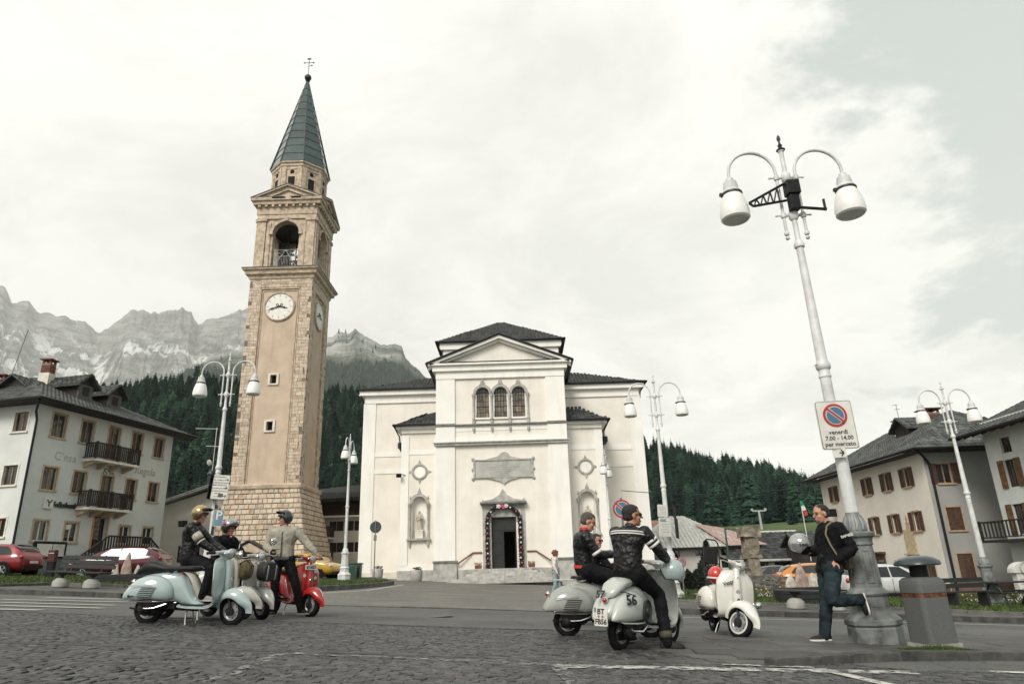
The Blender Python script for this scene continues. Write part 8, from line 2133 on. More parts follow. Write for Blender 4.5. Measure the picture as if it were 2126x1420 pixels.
def frame_rot(yaw,pitch=0,roll=0): return Matrix.Rotation(yaw,3,'Z') @ Matrix.Rotation(-pitch,3,'Y') @ Matrix.Rotation(roll,3,'X')
def add_head(mb,c,R,sz=1.0):
    c = Vector(c)
    def el(p,r): mb.sphere(c+R @ (Vector(p)*sz),Vector(r)*sz,16,12,R)
    el((-.012,0,.035),(.100,.077,.092)); el((.024,0,-.040),(.066,.059,.075)); el((.058,0,-.093),(.030,.032,.024)); el((.020,0,-.075),(.060,.053,.040))
    el((.060,0,.030),(.034,.052,.022)); el((.056,.036,-.028),(.028,.022,.024)); el((.056,-.036,-.028),(.028,.022,.024))
    a = lambda p: c+R @ (Vector(p)*sz)
    limb(mb,[a((.088,0,.018)),a((.104,0,-.008)),a((.114,0,-.024))],[.008*sz,.010*sz,.013*sz],10)
    el((.082,0,-.060),(.014,.022,.009)); el((.080,0,-.072),(.013,.018,.008))
    for s in (-1,1): el((-.006,s*.080,-.005),(.020,.009,.032)); el((.000,s*.084,.008),(.014,.008,.016))
def add_hand(mb,w,d,n,side,curl=.6,sz=1.0):
    """w wrist, d pointing direction, n back-of-hand normal, side = +1 thumb towards n x d"""
    w = Vector(w); d = Vector(d).normalized(); n = Vector(n); n = (n-d*n.dot(d)).normalized(); t = n.cross(d)*side
    pc = w+d*.045*sz
    q = [(w+d*k*sz,r*sz) for k,r in ((.0,.024),(.03,.027),(.06,.030),(.088,.030))]
    rs = []
    for p,r in q: rs.append([p+t*math.cos(a)*r*1.35+n*math.sin(a)*r*.55 for a in [2*PI*k/12 for k in range(12)]])
    mb.rings(rs)
    for i,(off,L_) in enumerate(((.028,.070),(.010,.080),(-.009,.074),(-.027,.058))):
        b = w+d*.084*sz+t*off*sz; seg = [b]; dd = d.copy()
        for j in range(3):
            ang_ = curl*(.5 if j == 0 else .8); dd = (Matrix.Rotation(ang_*side,3,t) @ dd) if True else dd
            dd = dd.normalized(); seg.append(seg[-1]+dd*L_*sz*(.45,.32,.23)[j])
        limb(mb,seg,[.0095*sz,.009*sz,.0085*sz,.0075*sz],8)
    b = w+d*.025*sz+t*.026*sz; dd = (d*.6+t*.75-n*.25*0).normalized(); p1 = b+dd*.034*sz; p2 = p1+(d*.9+t*.25-n*.25*curl).normalized()*.032*sz; p3 = p2+(d-n*.4*curl).normalized()*.024*sz
    limb(mb,[b,p1,p2,p3],[.013*sz,.011*sz,.010*sz,.008*sz],8)
def person(label,loc,rz,J,top=LEATH,legs=JEANK,skin=SKIN,hair=None,hair_m=HAIRD,hy=0,hp=0,hr=0,shoe=SHOEB,sole=None,bulk=1.07,vox=.007,group=None,hand=('d','d'),top_hem=None,rot=None,curl=.7,sz=1.0,fold=.026,nd={},collar=True,leg_bulk=1.1):
    t = thing('person',label,'person',loc,rz)
    if group: t['group'] = group
    if rot is not None: t.rotation_euler = rot
    g = {k: Vector(v) for k,v in J.items()}
    R = frame_rot(hy,hp,hr); hc = g['head']
    # ---- the body: one continuous figure
    mb = MB(); add_head(mb,hc,R,sz)
    limb(mb,[g['neck']-V(0,0,.03),hc+R @ V(-.02,0,-.06)],[.060*sz,.052*sz],14)
    limb(mb,[g['pelvis'],(g.get('chest') or g['pelvis'].lerp(g['neck'],.6)),g['neck']-V(0,0,.04)],[.085,.085,.060],14)
    limb(mb,[g['shL'],g['shR']],[.05,.05],12); limb(mb,[g['hipL'],g['hipR']],[.07,.07],12)
    for s in 'LR':
        bent(g['sh'+s],g['el'+s],g['wr'+s],.048,.036,.026,mb); bent(g['hip'+s],g['kn'+s],g['an'+s],.068,.044,.030,mb)
        d = g.get('hd'+s) or (g['wr'+s]-g['el'+s]); n = g.get('hn'+s) or V(0,0,1); add_hand(mb,g['wr'+s],d,n,1 if s == 'L' else -1,curl,sz)
        limb(mb,[g['an'+s],g['an'+s]+g['ft'+s].normalized()*.10-(g.get('fu'+s) or V(0,0,1))*.045],[.028,.018],10)
    b = remesh(mb.build('body',skin,t),vox,2)
    # face
    a = lambda p: hc+R @ (Vector(p)*sz)
    for s in (-1,1):
        mb = MB(); mb.sphere(a((.084,s*.030,.008)),Vector((.010,.014,.007))*sz,10,6,R); mb.build('eye',EYE,b)
        mb = MB(); limb(mb,[a((.090,s*.016,.028)),a((.088,s*.032,.033)),a((.074,s*.048,.026))],[.004,.0045,.003],6); mb.build('eyebrow',hair_m,b)
    mb = MB(); limb(mb,[a((.088,-.020,-.064)),a((.096,0,-.064)),a((.088,.020,-.064))],[.004,.006,.004],8); mb.build('mouth',LIPS,b)
    # hair
    if hair:
        mb = MB(); k = {'short': (.108,.084,.088),'thin': (.104,.081,.082),'curly': (.125,.115,.115)}[hair]
        if hair == 'curly':
            rr_ = random.Random(2)
            for i in range(60):
                u = rr_.uniform(-1,.95); th = rr_.uniform(0,6.28); q = V(math.sqrt(1-u*u)*math.cos(th)*.105-.02,math.sqrt(1-u*u)*math.sin(th)*.10,u*.10+.03)
                if q.x > .055 and q.z < .06: continue
                mb.sphere(a(q),.032,6,5)
            ho = remesh(mb.build('hair',hair_m,t),.008,1,.02,.03)
        else:
            mb.sphere(a((-.018,0,.045)),Vector(k)*sz,18,14,R); mb.sphere(a((-.050,0,-.005)),Vector((.068,.074,.075))*sz,14,10,R)
            zc = .018 if hair == 'short' else .02
            # cut the face out
            keep = []
            vs_ = [Vector(v) for v in mb.v]; inv = R.inverted()
            fs = []
            for f in mb.f:
                m_ = sum((vs_[i] for i in f),Vector())/len(f); l = inv @ (m_-hc)/sz
                if l.x > (.075 if hair == 'short' else .045) and l.z < .105: continue
                if l.x > -.012 and l.z < .052 and not (hair == 'thin' and False): continue
                if l.x > .03 and l.z < (.078): continue
                if l.z < -.055: continue
                fs.append(f)
            mb.f = fs; mb.m = [0]*len(fs); mb.sm = [True]*len(fs)
            ho = mb.build('hair',hair_m,t); so = ho.modifiers.new('so','SOLIDIFY'); so.thickness = .008
            tx = bpy.data.textures.new('strands','CLOUDS'); tx.noise_scale = .012; dm = ho.modifiers.new('d','DISPLACE'); dm.texture = tx; dm.strength = .012; dm.texture_coords = 'LOCAL'
    # ---- top
    mb = MB(); pel,ne = g['pelvis'],g['neck']; hem = top_hem if top_hem is not None else .02
    up_ = (ne-pel).normalized(); sx = (g['shL']-g['shR']).normalized(); fx = sx.cross(up_).normalized(); sp = (g['shL']-g['shR']).length/2; hx = (g['hipL']-g['hipR']).normalized()
    L_ = (ne-pel).length; rs = []; mid = g.get('chest') or pel.lerp(ne,.62)
    def sp_pt(k):     # spine through the chest point
        return pel*(1-k)**2+ (mid*2-pel*.5-ne*.5)*2*k*(1-k)+ne*k*k
    for k,wx,wy in ((-hem/L_-.02,.150,.118),(.06,.160,.125),(.2,.158,.125),(.38,.158,.122),(.55,.172,.130),(.70,.185,.132),(.82,.188,.122),(.91,.150,.105),(.97,.095,.085),(1.0,.072,.07)):
        c = sp_pt(k) if k > 0 else pel+up_*(k*L_); w = wx*bulk*min(1.12,sp/.175 if k > .5 else 1); q = sx.lerp(hx,max(0,1-k*1.6)).normalized() if k < .6 else sx
        rs.append([c+q*math.copysign(abs(math.cos(a_))**.85,math.cos(a_))*w+fx*math.sin(a_)*wy*bulk for a_ in [2*PI*j/24 for j in range(24)]])
    mb.rings(rs)
    for s in 'LR': bent(g['sh'+s],g['el'+s],g['wr'+s]-(g['wr'+s]-g['el'+s]).normalized()*.025,.074*bulk,.056*bulk,.040*bulk,mb,bulge=1.12)
    if collar: mb.lathe([(.066,0),(.070,.03),(.064,.055)],ne-up_*.02,tuple(up_),18,cap=True)
    jk = remesh(mb.build('jacket',top,t),.010,3,fold,.055)
    # ---- legs
    mb = MB()
    limb(mb,[g['hipL']+V(0,0,.0),g['hipR']],[.112*leg_bulk,.112*leg_bulk],16); limb(mb,[pel+up_*.08,pel],[.135,.14],16)
    for s in 'LR': bent(g['hip'+s],g['kn'+s],g['an'+s]-(g['kn'+s]-g['an'+s]).normalized()*.015,.098*leg_bulk,.070*leg_bulk,.060*leg_bulk,mb,16)
    tr = remesh(mb.build('trousers',legs,t),.010,3,.024,.06)
    # ---- shoes
    for s in 'LR':
        an = g['an'+s]; f = g['ft'+s].normalized(); u = g.get('fu'+s) or V(0,0,1); u = (u-f*u.dot(f)).normalized(); l = u.cross(f)
        mb = MB(); rs = []
        for k,w,h in ((-.075,.026,.05),(-.06,.036,.075),(-.02,.038,.085),(.04,.040,.075),(.10,.046,.055),(.15,.046,.045),(.185,.034,.034),(.20,.015,.02)):
            c = an+f*k-u*.075; rs.append([c+l*math.cos(a_)*w+u*(max(0,math.sin(a_))*h+min(0,math.sin(a_))*.0+.012) for a_ in [2*PI*j/16 for j in range(16)]])
        mb.rings(rs); so_ = mb.build('shoe',shoe,t)
        mb = MB(); out_ = [(-.078,.02),(-.06,.038),(0,.04),(.1,.048),(.16,.047),(.195,.030),(.207,.008)]
        lp = [(x,w) for x,w in out_]+[(x,-w) for x,w in out_[::-1]]
        mb.prism(lp,0,.022 if sole else .014,lambda x,y,w,an=an,f=f,l=l,u=u: an+f*x+l*y+u*(-.082+w)); mb.build('sole',sole or SHOEB,so_)
    return t,g,b,jk,tr
def stripe_ring(par,g,a,b,k0,k1,r,m,name='sleeve_stripe'):
    p0,p1 = g[a].lerp(g[b],k0),g[a].lerp(g[b],k1); mb = MB(); mb.tube([p0,p1],r,20,False); o = mb.build(name,m,par); so = o.modifiers.new('s','SOLIDIFY'); so.thickness = .004; return o
def torso_band(par,g,k0,k1,m,bulk=1.0,grow=.010,name='chest_stripe',arc=(0,2*PI)):
    pel,ne = g['pelvis'],g['neck']; up_ = (ne-pel).normalized(); sx = (g['shL']-g['shR']).normalized(); fx = sx.cross(up_).normalized(); mb = MB(); rs = []; sp = (g['shL']-g['shR']).length/2
    mid = g.get('chest') or pel.lerp(ne,.62)
    for k in (k0,k1):
        c = pel*(1-k)**2+(mid*2-pel*.5-ne*.5)*2*k*(1-k)+ne*k*k
        wx = .185 if k > .6 else .16; wy = .132 if k > .5 else .122
        if k > .8: wx,wy = .188,.122
        rs.append([c+sx*math.copysign(abs(math.cos(a_))**.85,math.cos(a_))*(wx*bulk*min(1.12,sp/.175 if k > .5 else 1)+grow)+fx*math.sin(a_)*(wy*bulk+grow) for a_ in [arc[0]+(arc[1]-arc[0])*j/28 for j in range(29)]])
    mb.rings(rs,cap=False,closed=False); o = mb.build(name,m,par); so = o.modifiers.new('s','SOLIDIFY'); so.thickness = .006; return o
def helmet(par,c,R,shell_m,visor=None,name='helmet',sz=1.0,peak=None,standalone=None):
    """open-face helmet: hollow shell, rim, visor"""
    c = Vector(c); mb = MB(); rs = []; inv = R
    rx,ry,rz_ = .138*sz,.122*sz,.132*sz; N_,M2 = 28,16; pts_ = {}
    vs = []; fs = []
    def low(th):  # lower edge latitude by azimuth: high over the face, low at the back
        f = (math.cos(th)+1)/2; return rad(8) if f > .80 else rad(-50)+(rad(8)-rad(-50))*sstep(.60,.80,f)
    for i in range(M2+1):
        for j in range(N_):
            th = 2*PI*j/N_; la = low(th)+(PI/2-.01-low(th))*i/M2
            vs.append(c+R @ V(rx*math.cos(la)*math.cos(th)-.008,ry*math.cos(la)*math.sin(th),rz_*math.sin(la)+.03))
    for i in range(M2):
        for j in range(N_): k = (j+1) % N_; fs.append((i*N_+j,i*N_+k,(i+1)*N_+k,(i+1)*N_+j))
    mb.add(vs,fs,True); o = mb.build(name,shell_m,par); so = o.modifiers.new('s','SOLIDIFY'); so.thickness = .022; so.offset = -1
    mb = MB(); mb.tube([vs[j] for j in range(N_)]+[vs[0]],.006,6); mb.build('rim_trim',BLK,o)
    if visor == 'clear':
        mb = MB(); r2 = []
        for la in (rad(-12),rad(4),rad(20),rad(34)):
            r2.append([c+R @ (Matrix.Rotation(rad(-38),3,'Y') @ V((rx+.022)*math.cos(la)*math.cos(th),(ry+.016)*math.cos(la)*math.sin(th),(rz_+.02)*math.sin(la)))+R @ V(0,0,.03) for th in [rad(-75)+rad(150)*j/16 for j in range(17)]])
        mb.rings(r2,cap=False,closed=False); vm = mat('clear_visor',(.75,.77,.76),.05,0,.02,5,trans=.75,coat=.5); vo = mb.build('visor',vm,o); so = vo.modifiers.new('s','SOLIDIFY'); so.thickness = .003
    if visor == 'peak' or visor == 'dark':
        mb = MB(); r2 = []
        tilt = rad(-30 if visor == 'dark' else -8)
        for la,ext in ((rad(12),.006),(rad(2),.03),(rad(-6),.055)):
            r2.append([c+R @ (Matrix.Rotation(tilt,3,'Y') @ V((rx+ext)*math.cos(th),(ry+.006+ext*.4)*math.sin(th),rz_*math.sin(la)*.9+.02))+R @ V(0,0,.03) for th in [rad(-62)+rad(124)*j/14 for j in range(15)]])
        mb.rings(r2,cap=False,closed=False); vo = mb.build('visor',BLK if visor == 'dark' else shell_m,o); so = vo.modifiers.new('s','SOLIDIFY'); so.thickness = .005
    return o
ID3 = Matrix.Identity(3)
def seated(x=-.2,lean=.06,hw=.0,head_f=.05,knee=((.18,.22,.74),(.18,-.22,.74)),ank=((.12,.16,.36),(.12,-.16,.36)),hands=((.20,.22,1.02),(.20,-.22,1.02)),elb=None,z=.88,H=.48,sw=.185):
    """a rider on a seat; scooter coordinates"""
    n = V(x+lean*1.0,0,z+H); J = dict(pelvis=V(x,0,z),chest=V(x+lean*.45-.02,0,z+H*.6),neck=n,head=n+V(head_f,0,.135))
    for s,sg,kn,an,hd in (('L',1,knee[0],ank[0],hands[0]),('R',-1,knee[1],ank[1],hands[1])):
        J['sh'+s] = n+V(-.01,sg*sw,-.065); J['hip'+s] = V(x+.03,sg*.10,z-.03); J['kn'+s] = Vector(kn); J['an'+s] = Vector(an); J['wr'+s] = Vector(hd)
        J['ft'+s] = V(1,sg*.12,-.0)
        mid = (J['sh'+s]+J['wr'+s])/2; d = (J['wr'+s]-J['sh'+s]); L_ = d.length; bend = math.sqrt(max(.0,.29**2-(min(L_,.57)/2)**2))
        J['el'+s] = mid+V(-.25,sg*.55,-.85).normalized()*bend if elb is None else Vector(elb[0 if s == 'L' else 1])
    return J
# A: gold helmet, on the cream scooter
J = seated(-.30,.03,head_f=.04,hands=((.22,.20,.98),(.16,-.16,.98)),knee=((.16,.22,.76),(.12,-.18,.76)),ank=((.06,.15,.36),(.04,-.15,.36)),H=.52,z=.89)
pa,g,*_ = person('rider in a gold helmet and black leather jacket with a cream sleeve panel',S2[0],0,J,rot=sc2.rotation_euler,hy=rad(-6),hp=rad(-10),shoe=mat('grey_shoe',(.30,.29,.27),.7),sole=SOLE)
stripe_ring(pa,g,'shR','elR',.42,.80,.073,CREAMP,'sleeve_panel'); stripe_ring(pa,g,'shR','elR',.88,.97,.068,CREAMP)
GOLDH = mat('gold_helmet',(.26,.17,.055),.22,.5,.55,7,col2=(.05,.035,.02),coat=1.0)
helmet(pa,g['head'],frame_rot(rad(-6),rad(-10)),GOLDH,'dark')
# B: black helmet with clear visor, on the patchy scooter
J = seated(-.48,.05,head_f=.05,hands=((.0,.22,.98),(.0,-.20,.98)),knee=((-.04,.22,.72),(-.04,-.22,.72)),ank=((-.1,.16,.34),(-.1,-.16,.34)),H=.43,z=.84)
pb,g,*_ = person('rider all in black with a black and pink helmet and raised clear visor',S3[0],0,J,top=CLOTHB,rot=sc3.rotation_euler,skin=SKIN2,hy=rad(8),hp=rad(-4))
hb = helmet(pb,g['head'],frame_rot(rad(8),rad(-4)),mat('helmet_black',(.012,.012,.013),.12,0,.2,9,coat=1.0),'clear')
mb = MB(); R = frame_rot(rad(8),rad(-4)); mb.sphere(g['head']+R @ V(-.02,-.120,.075),(.045,.008,.016),10,6); mb.build('helmet_decal',mat('fuchsia',(.60,.02,.12),.3),hb)
# C: grey jacket, standing at the red scooter, facing the viewer, looking to his right
pc = gp(578,1278); z_ = G(pc.x,pc.y)
hC = rad(-84)
J = dict(pelvis=(0,0,.96),chest=(.0,0,1.26),neck=(.02,0,1.50),head=(.04,0,1.635),shL=(.0,.20,1.43),shR=(.0,-.20,1.43),elL=(.02,.42,1.20),wrL=(.10,.60,1.03),elR=(.0,-.30,1.16),wrR=(.20,-.15,1.08),hipL=(0,.10,.93),hipR=(0,-.10,.93),knL=(.02,.26,.52),anL=(-.10,.36,.09),knR=(.03,-.09,.50),anR=(.0,-.09,.09),ftL=(.6,.8,0),ftR=(1,.0,0),hdR=(.8,.5,.05))
pcx,g,*_ = person('man in a light grey jacket and dark helmet standing at the red scooter',(pc.x,pc.y,z_),hC,J,top=BEIGE,legs=CLOTHB,skin=SKIN2,hy=rad(-62),hp=rad(0),bulk=1.2,sole=mat('tan_sole',(.3,.25,.2),.8),fold=.022,sz=1.02)
helmet(pcx,g['head'],frame_rot(rad(-62)),mat('helmet_grey',(.028,.034,.035),.2,.1,.2,9,coat=.8),'dark')
mb = MB(); mb.tube([(.09,0,1.50),(.158,0,1.40),(.172,0,1.25),(.166,0,1.1),(.160,0,.95)],.008,5); mb.build('zip',M_['dark_metal'],pcx)
mb = MB(); mb.lathe([(.168,0),(.172,.02),(.168,.04)],(0,0,.935),n=20,cap=False); mb.build('waistband',mat('waistband',(.10,.095,.08),.8),pcx)
for s in 'R':
    mb = MB(); mb.box(tuple(g['wrR']+V(.10,.07,.02)),(.075,.15,.010),.5); ph = mb.build('phone',M_['black_metal']);
    ph.parent = None; ph.location = (0,0,0)
    M4 = Matrix.Translation(Vector((pc.x,pc.y,z_))) @ Matrix.Rotation(hC,4,'Z'); ph.matrix_world = M4; tag(ph,'flat phone held by the man in the light grey jacket','phone')
# D: short-cropped rider on the grey scooter, back half-turned
J = seated(-.32,.00,head_f=.06,hands=((.10,.10,1.07),(.08,-.10,1.05)),knee=((.10,.24,.78),(.10,-.24,.74)),ank=((.30,.28,.42),(.26,-.27,.38)),H=.48,sw=.19,z=.86)
pd,g,*_ = person('short-haired man in a black leather jacket seated sideways-on at the left of the right group',S5[0],0,J,rot=sc5.rotation_euler,hair='short',hair_m=HAIRG,hy=rad(-12),hp=rad(-18),skin=SKIN,collar=True,curl=1.0)
stripe_ring(pd,g,'shR','elR',.80,.93,.070,STRIPE)
mb = MB(); rs = []
for z in (.86,.90): rs.append([(-.325+.146*math.cos(a),.170*math.sin(a),z) for a in [2*PI*k/24 for k in range(24)]])
mb.rings(rs,cap=False); o = mb.build('red_shirt_hem',REDC,pd); o = MB(); o.lathe([(.067,0),(.063,.03)],tuple(g['neck']+V(.0,0,.03)),(0,0,1),18,cap=False); o.build('red_collar',REDC,pd)
# E: sunglasses and two white stripes, on number 56
M6 = Matrix.Translation(S6[0]) @ sc6.rotation_euler.to_matrix().to_4x4(); inv6 = M6.inverted()
ft = gp(1386,1347); fl_ = inv6 @ Vector((ft.x,ft.y,G(ft.x,ft.y)+.085))
J = seated(-.34,.08,head_f=.06,hands=((.06,.02,1.17),(.14,-.27,.96)),knee=((.12,.22,.74),(fl_.x*.55+.06,fl_.y*.62,.58)),ank=((.10,.3,.12),tuple(fl_)),H=.50,sw=.20,z=.84,elb=((-.02,.24,.98),(-.14,-.34,1.04)))
J['ftR'] = Vector((.62,-.78,0)); J['ftL'] = V(1,.1,0); J['hdL'] = V(-.1,-.1,.9); J['hnL'] = V(1,0,0)
pe,g,*_ = person('man in sunglasses with two white stripes across his black leather jacket',S6[0],0,J,rot=sc6.rotation_euler,hair='short',hair_m=HAIRD,hy=rad(-42),hp=rad(4),skin=SKIN2,bulk=1.10,sz=1.05,curl=.9,leg_bulk=1.1)
torso_band(pe,g,.70,.735,STRIPE,1.10,.012); torso_band(pe,g,.765,.80,STRIPE,1.10,.012)
for k0,k1 in ((.34,.44),(.52,.62)): stripe_ring(pe,g,'shR','elR',k0,k1,.077,STRIPE); stripe_ring(pe,g,'shL','elL',k0,k1,.077,STRIPE)
R = frame_rot(rad(-42),rad(4)); hc = g['head']
mb = MB()
for s in (-1,1): mb.sphere(hc+R @ V(.097,s*.033,.010),(.012,.027,.019),12,8,R); mb.tube([hc+R @ V(.092,s*.055,.014),hc+R @ V(.0,s*.088,.012)],.004,5)
mb.tube([hc+R @ V(.102,-.015,.014),hc+R @ V(.102,.015,.014)],.004,5); mb.build('sunglasses',EYE,pe)
# turn-up on the right trouser leg
p1 = g['anR'].lerp(g['knR'],.06); p2 = g['anR'].lerp(g['knR'],.20); mb = MB(); mb.tube([p1,p2],.072,18,False); o = mb.build('turn_up',mat('olive_lining',(.075,.07,.04),.8),pe); o.modifiers.new('s','SOLIDIFY').thickness = .006
# helmet hung on the bars of 56, black bag behind it
hg = thing('helmet','pale grey-blue helmet hung on the handlebar of scooter 56','helmet',S6[0]); hg.rotation_euler = sc6.rotation_euler
helmet(hg,(.12,-.31,.82),frame_rot(rad(-50),rad(-60),rad(20)),mat('helmet_pale',(.34,.41,.41),.25,0,.1,6,coat=.8),None,'helmet_shell',1.08)
mb = MB(); mb.lathe([(.022,0),(.026,.004),(.022,.006)],(.155,-.455,.89),(.2,-1,.3),14,cap=False); mb.build('ring_decal',SIGNK,hg)
# F: woman behind with red scarf
J = seated(-.34,.04,head_f=.05,hands=((.1,.2,.98),(.1,-.2,.98)),H=.42,z=.80)
pf,g,*_ = person('dark-haired rider with red scarf and sunglasses half hidden between the two jacketed men',S8[0],0,J,top=CLOTHB,rot=sc8.rotation_euler,hair='short',hair_m=HAIRD,hy=rad(-60),skin=SKIN2)
mb = MB(); limb(mb,[g['neck']+V(0,0,.0),g['neck']+V(0,0,.07)],[.075,.062],16); remesh(mb.build('scarf',REDC,pf),.010,2,.02,.03)
R = frame_rot(rad(-60)); hc = g['head']; mb = MB()
for s in (-1,1): mb.sphere(hc+R @ V(.097,s*.033,.010),(.012,.029,.021),12,8,R)
mb.build('sunglasses',EYE,pf)
# G: walking woman
pg = gp(1156,1244); zG = G(pg.x,pg.y)
J = dict(pelvis=(0,0,.90),chest=(-.01,0,1.15),neck=(.0,0,1.36),head=(.03,0,1.475),shL=(.0,.16,1.30),shR=(.0,-.16,1.30),elL=(.02,.20,1.06),wrL=(.10,.20,.86),elR=(-.02,-.21,1.06),wrR=(.08,-.19,.84),hipL=(0,.09,.87),hipR=(0,-.09,.87),knL=(.10,.09,.47),anL=(.14,.09,.09),knR=(-.02,-.09,.48),anR=(-.16,-.09,.10),ftL=(1,.1,0),ftR=(1,-.1,-.1))
pgw,g,*_ = person('curly-haired woman in a white top and light jeans walking before the church steps',(pg.x,pg.y,zG),rad(-8),J,top=WHITEC,legs=JEANL,hair='curly',hair_m=HAIRR,shoe=SOLE,sole=SOLE,bulk=.88,collar=False,leg_bulk=.88,sz=.93,hy=rad(-14))
torso_band(pgw,g,.02,.36,PINKC,.88,.012,'pink_scarf')
# H: the man leaning on the lamp
pl_ = gp(1718,1335); zH = G(pl_.x,pl_.y)+.02
hH = rad(184)
J = dict(pelvis=(-.20,0,.93),chest=(-.30,0,1.22),neck=(-.27,0,1.48),head=(-.20,0,1.61),shL=(-.30,.20,1.41),shR=(-.30,-.20,1.41),elL=(-.42,.27,1.14),wrL=(-.19,.21,.99),elR=(-.22,-.27,1.15),wrR=(-.04,-.16,1.10),hipL=(-.19,.10,.90),hipR=(-.19,-.10,.90),knL=(-.08,.14,.50),anL=(-.46,.12,.50),knR=(-.12,-.09,.49),anR=(-.03,-.09,.085),ftL=(-.10,.04,-1.0),fuL=(1,0,0),ftR=(1,-.05,0),hdL=(.45,-.1,-.85),hnL=(.3,.95,.2),hdR=(1,.3,.2))
ph_,g,*_ = person('man with receding hair leaning on the nearest lamp with one foot up behind him',(pl_.x,pl_.y,zH),hH,J,top=CLOTHB,legs=JEAND,hair='thin',hair_m=HAIRD,hy=rad(8),hp=rad(-6),shoe=SHOEB,sole=SOLE,top_hem=.07,bulk=1.27,skin=SKIN,sz=1.05,curl=.35,fold=.03,leg_bulk=1.2)
R = frame_rot(rad(8),rad(-6)); hc = g['head']
mb = MB(); limb(mb,[hc+R @ V(.075,-.03,-.088),hc+R @ V(.092,0,-.098),hc+R @ V(.075,.03,-.088)],[.012,.016,.012],8); mb.build('beard',HAIRG,ph_)
mb = MB(); st_ = [(-.27,.13,1.50),(-.17,.165,1.44),(-.13,.175,1.34),(-.16,.20,1.20),(-.22,.20,1.08),(-.36,.14,.99)]; mb.tube(st_,.018,8,True,.35); mb.build('shoulder_strap',mat('khaki_strap',(.20,.17,.11),.8),ph_)
text_obj('sleeve_lettering','DAINESE',.045,SIGNW,ph_,tuple(g['shL'].lerp(g['elL'],.38)+V(.0,.087,0)),(PI/2,rad(-12),PI),.001,bold=.002)
bgm = mat('canvas_bag',(.12,.10,.065),.85,0,.2,8,bump=.4)
bg2 = thing('shoulder_bag','khaki shoulder bag behind the hip of the leaning man','bag',(pl_.x,pl_.y,zH),hH); mb = MB(); mb.rings([sring(x,.06,zb,zt,hw,20,3) for x,zb,zt,hw in ((-.50,.92,1.06,.05),(-.47,.88,1.12,.09),(-.40,.87,1.12,.09),(-.37,.90,1.08,.05))]); mb.build('bag_body',bgm,bg2)
hh = thing('helmet','shiny silver helmet held in front by the man leaning on the lamp','helmet',(pl_.x,pl_.y,zH),hH)
R = frame_rot(rad(150),rad(-20),rad(10)); ho = helmet(hh,(.13,-.06,1.19),R,mat('helmet_silver',(.42,.43,.43),.12,.6,.2,5,coat=1.0),None,'helmet_shell',1.12)
mb = MB(); mb.sphere((.09,-.06,1.18),(.09,.09,.10),14,10); mb.build('lining',BLK,hh)
text_obj('helmet_mark','IUNG',.05,SIGNK,hh,(.15,.088,1.21),(PI/2,0,PI),.001,bold=.002)
# I: person by the orange car
pi_ = P(1766,1200,31.5); zI = G(pi_.x,pi_.y)
J = dict(pelvis=(0,0,.90),chest=(.10,0,1.12),neck=(.22,0,1.30),head=(.30,0,1.40),shL=(.18,.18,1.25),shR=(.18,-.18,1.25),elL=(.34,.22,1.05),wrL=(.52,.2,1.0),elR=(.34,-.22,1.05),wrR=(.50,-.2,.95),hipL=(0,.10,.87),hipR=(0,-.10,.87),knL=(.16,.1,.48),anL=(.0,.1,.09),knR=(.1,-.1,.48),anR=(-.15,-.1,.09),ftL=(1,0,0),ftR=(1,0,0))
person('bending person in a white T-shirt beside the orange car',(pi_.x,pi_.y,zI),rad(176),J,top=WHITEC,legs=JEAND,hair='short',hair_m=HAIRD,collar=False)
# ================================================================== street furniture and small things
CONC = mat('bench_concrete',(.36,.355,.33),.85,0,.12,4,bump=.3,dirt=(.2,.2,.18))
BENCHW = mat('bench_slat',(.014,.017,.017),.6,0,.2,5)
def bench(label,pa_,pb_,back=True,h=.46):
    a,b = gp(*pa_),gp(*pb_); a.z = G(a.x,a.y)+.11; b.z = G(b.x,b.y)+.11
    c = (a+b)/2; d = (b-a); L_ = d.length; rz = math.atan2(d.y,d.x); t = thing('park_bench',label,'bench',tuple(c),rz,'benches on round concrete feet')
    t.rotation_euler = (0,math.asin(max(-1,min(1,-(b.z-a.z)/L_))),rz)
    for s in (-1,1):
        mb = MB(); mb.lathe([(.20,0),(.235,.03),(.24,.12),(.215,.20),(.15,.26),(.09,.285)],(s*L_/2,0,0),n=20); mb.build('foot',CONC,t)
        mb = MB(); mb.lathe([(.085,.27),(.05,.30),(.05,.34),(.14,.40),(.15,.43)],(s*L_/2,0,0),n=12); mb.build('neck',BENCHW,t)
    W_ = L_+1.0
    for k in range(4): mb = MB(); mb.box((0,-.20+.125*k,h),(W_,.105,.045)); mb.build('seat_slat',BENCHW,t,bev=.006)
    if back:
        for k in range(3): mb = MB(); mb.box((.0,.30+.025*k,h+.16+.135*k),(W_,.03,.115),0,0,-.18); mb.build('back_slat',BENCHW,t,bev=.006)
        for s in (-1,1): mb = MB(); mb.tube([(s*L_/2,.1,h-.02),(s*L_/2,.27,h+.02),(s*L_/2,.36,h+.5)],.025,6); mb.build('back_support',BENCHW,t)
    return t
bench('dark slatted bench on concrete feet at the left in front of the red car',(123,1227),(187,1229.5))
bench('dark slatted bench on concrete feet behind the leaning man',(1655,1273),(1738,1277),back=False)
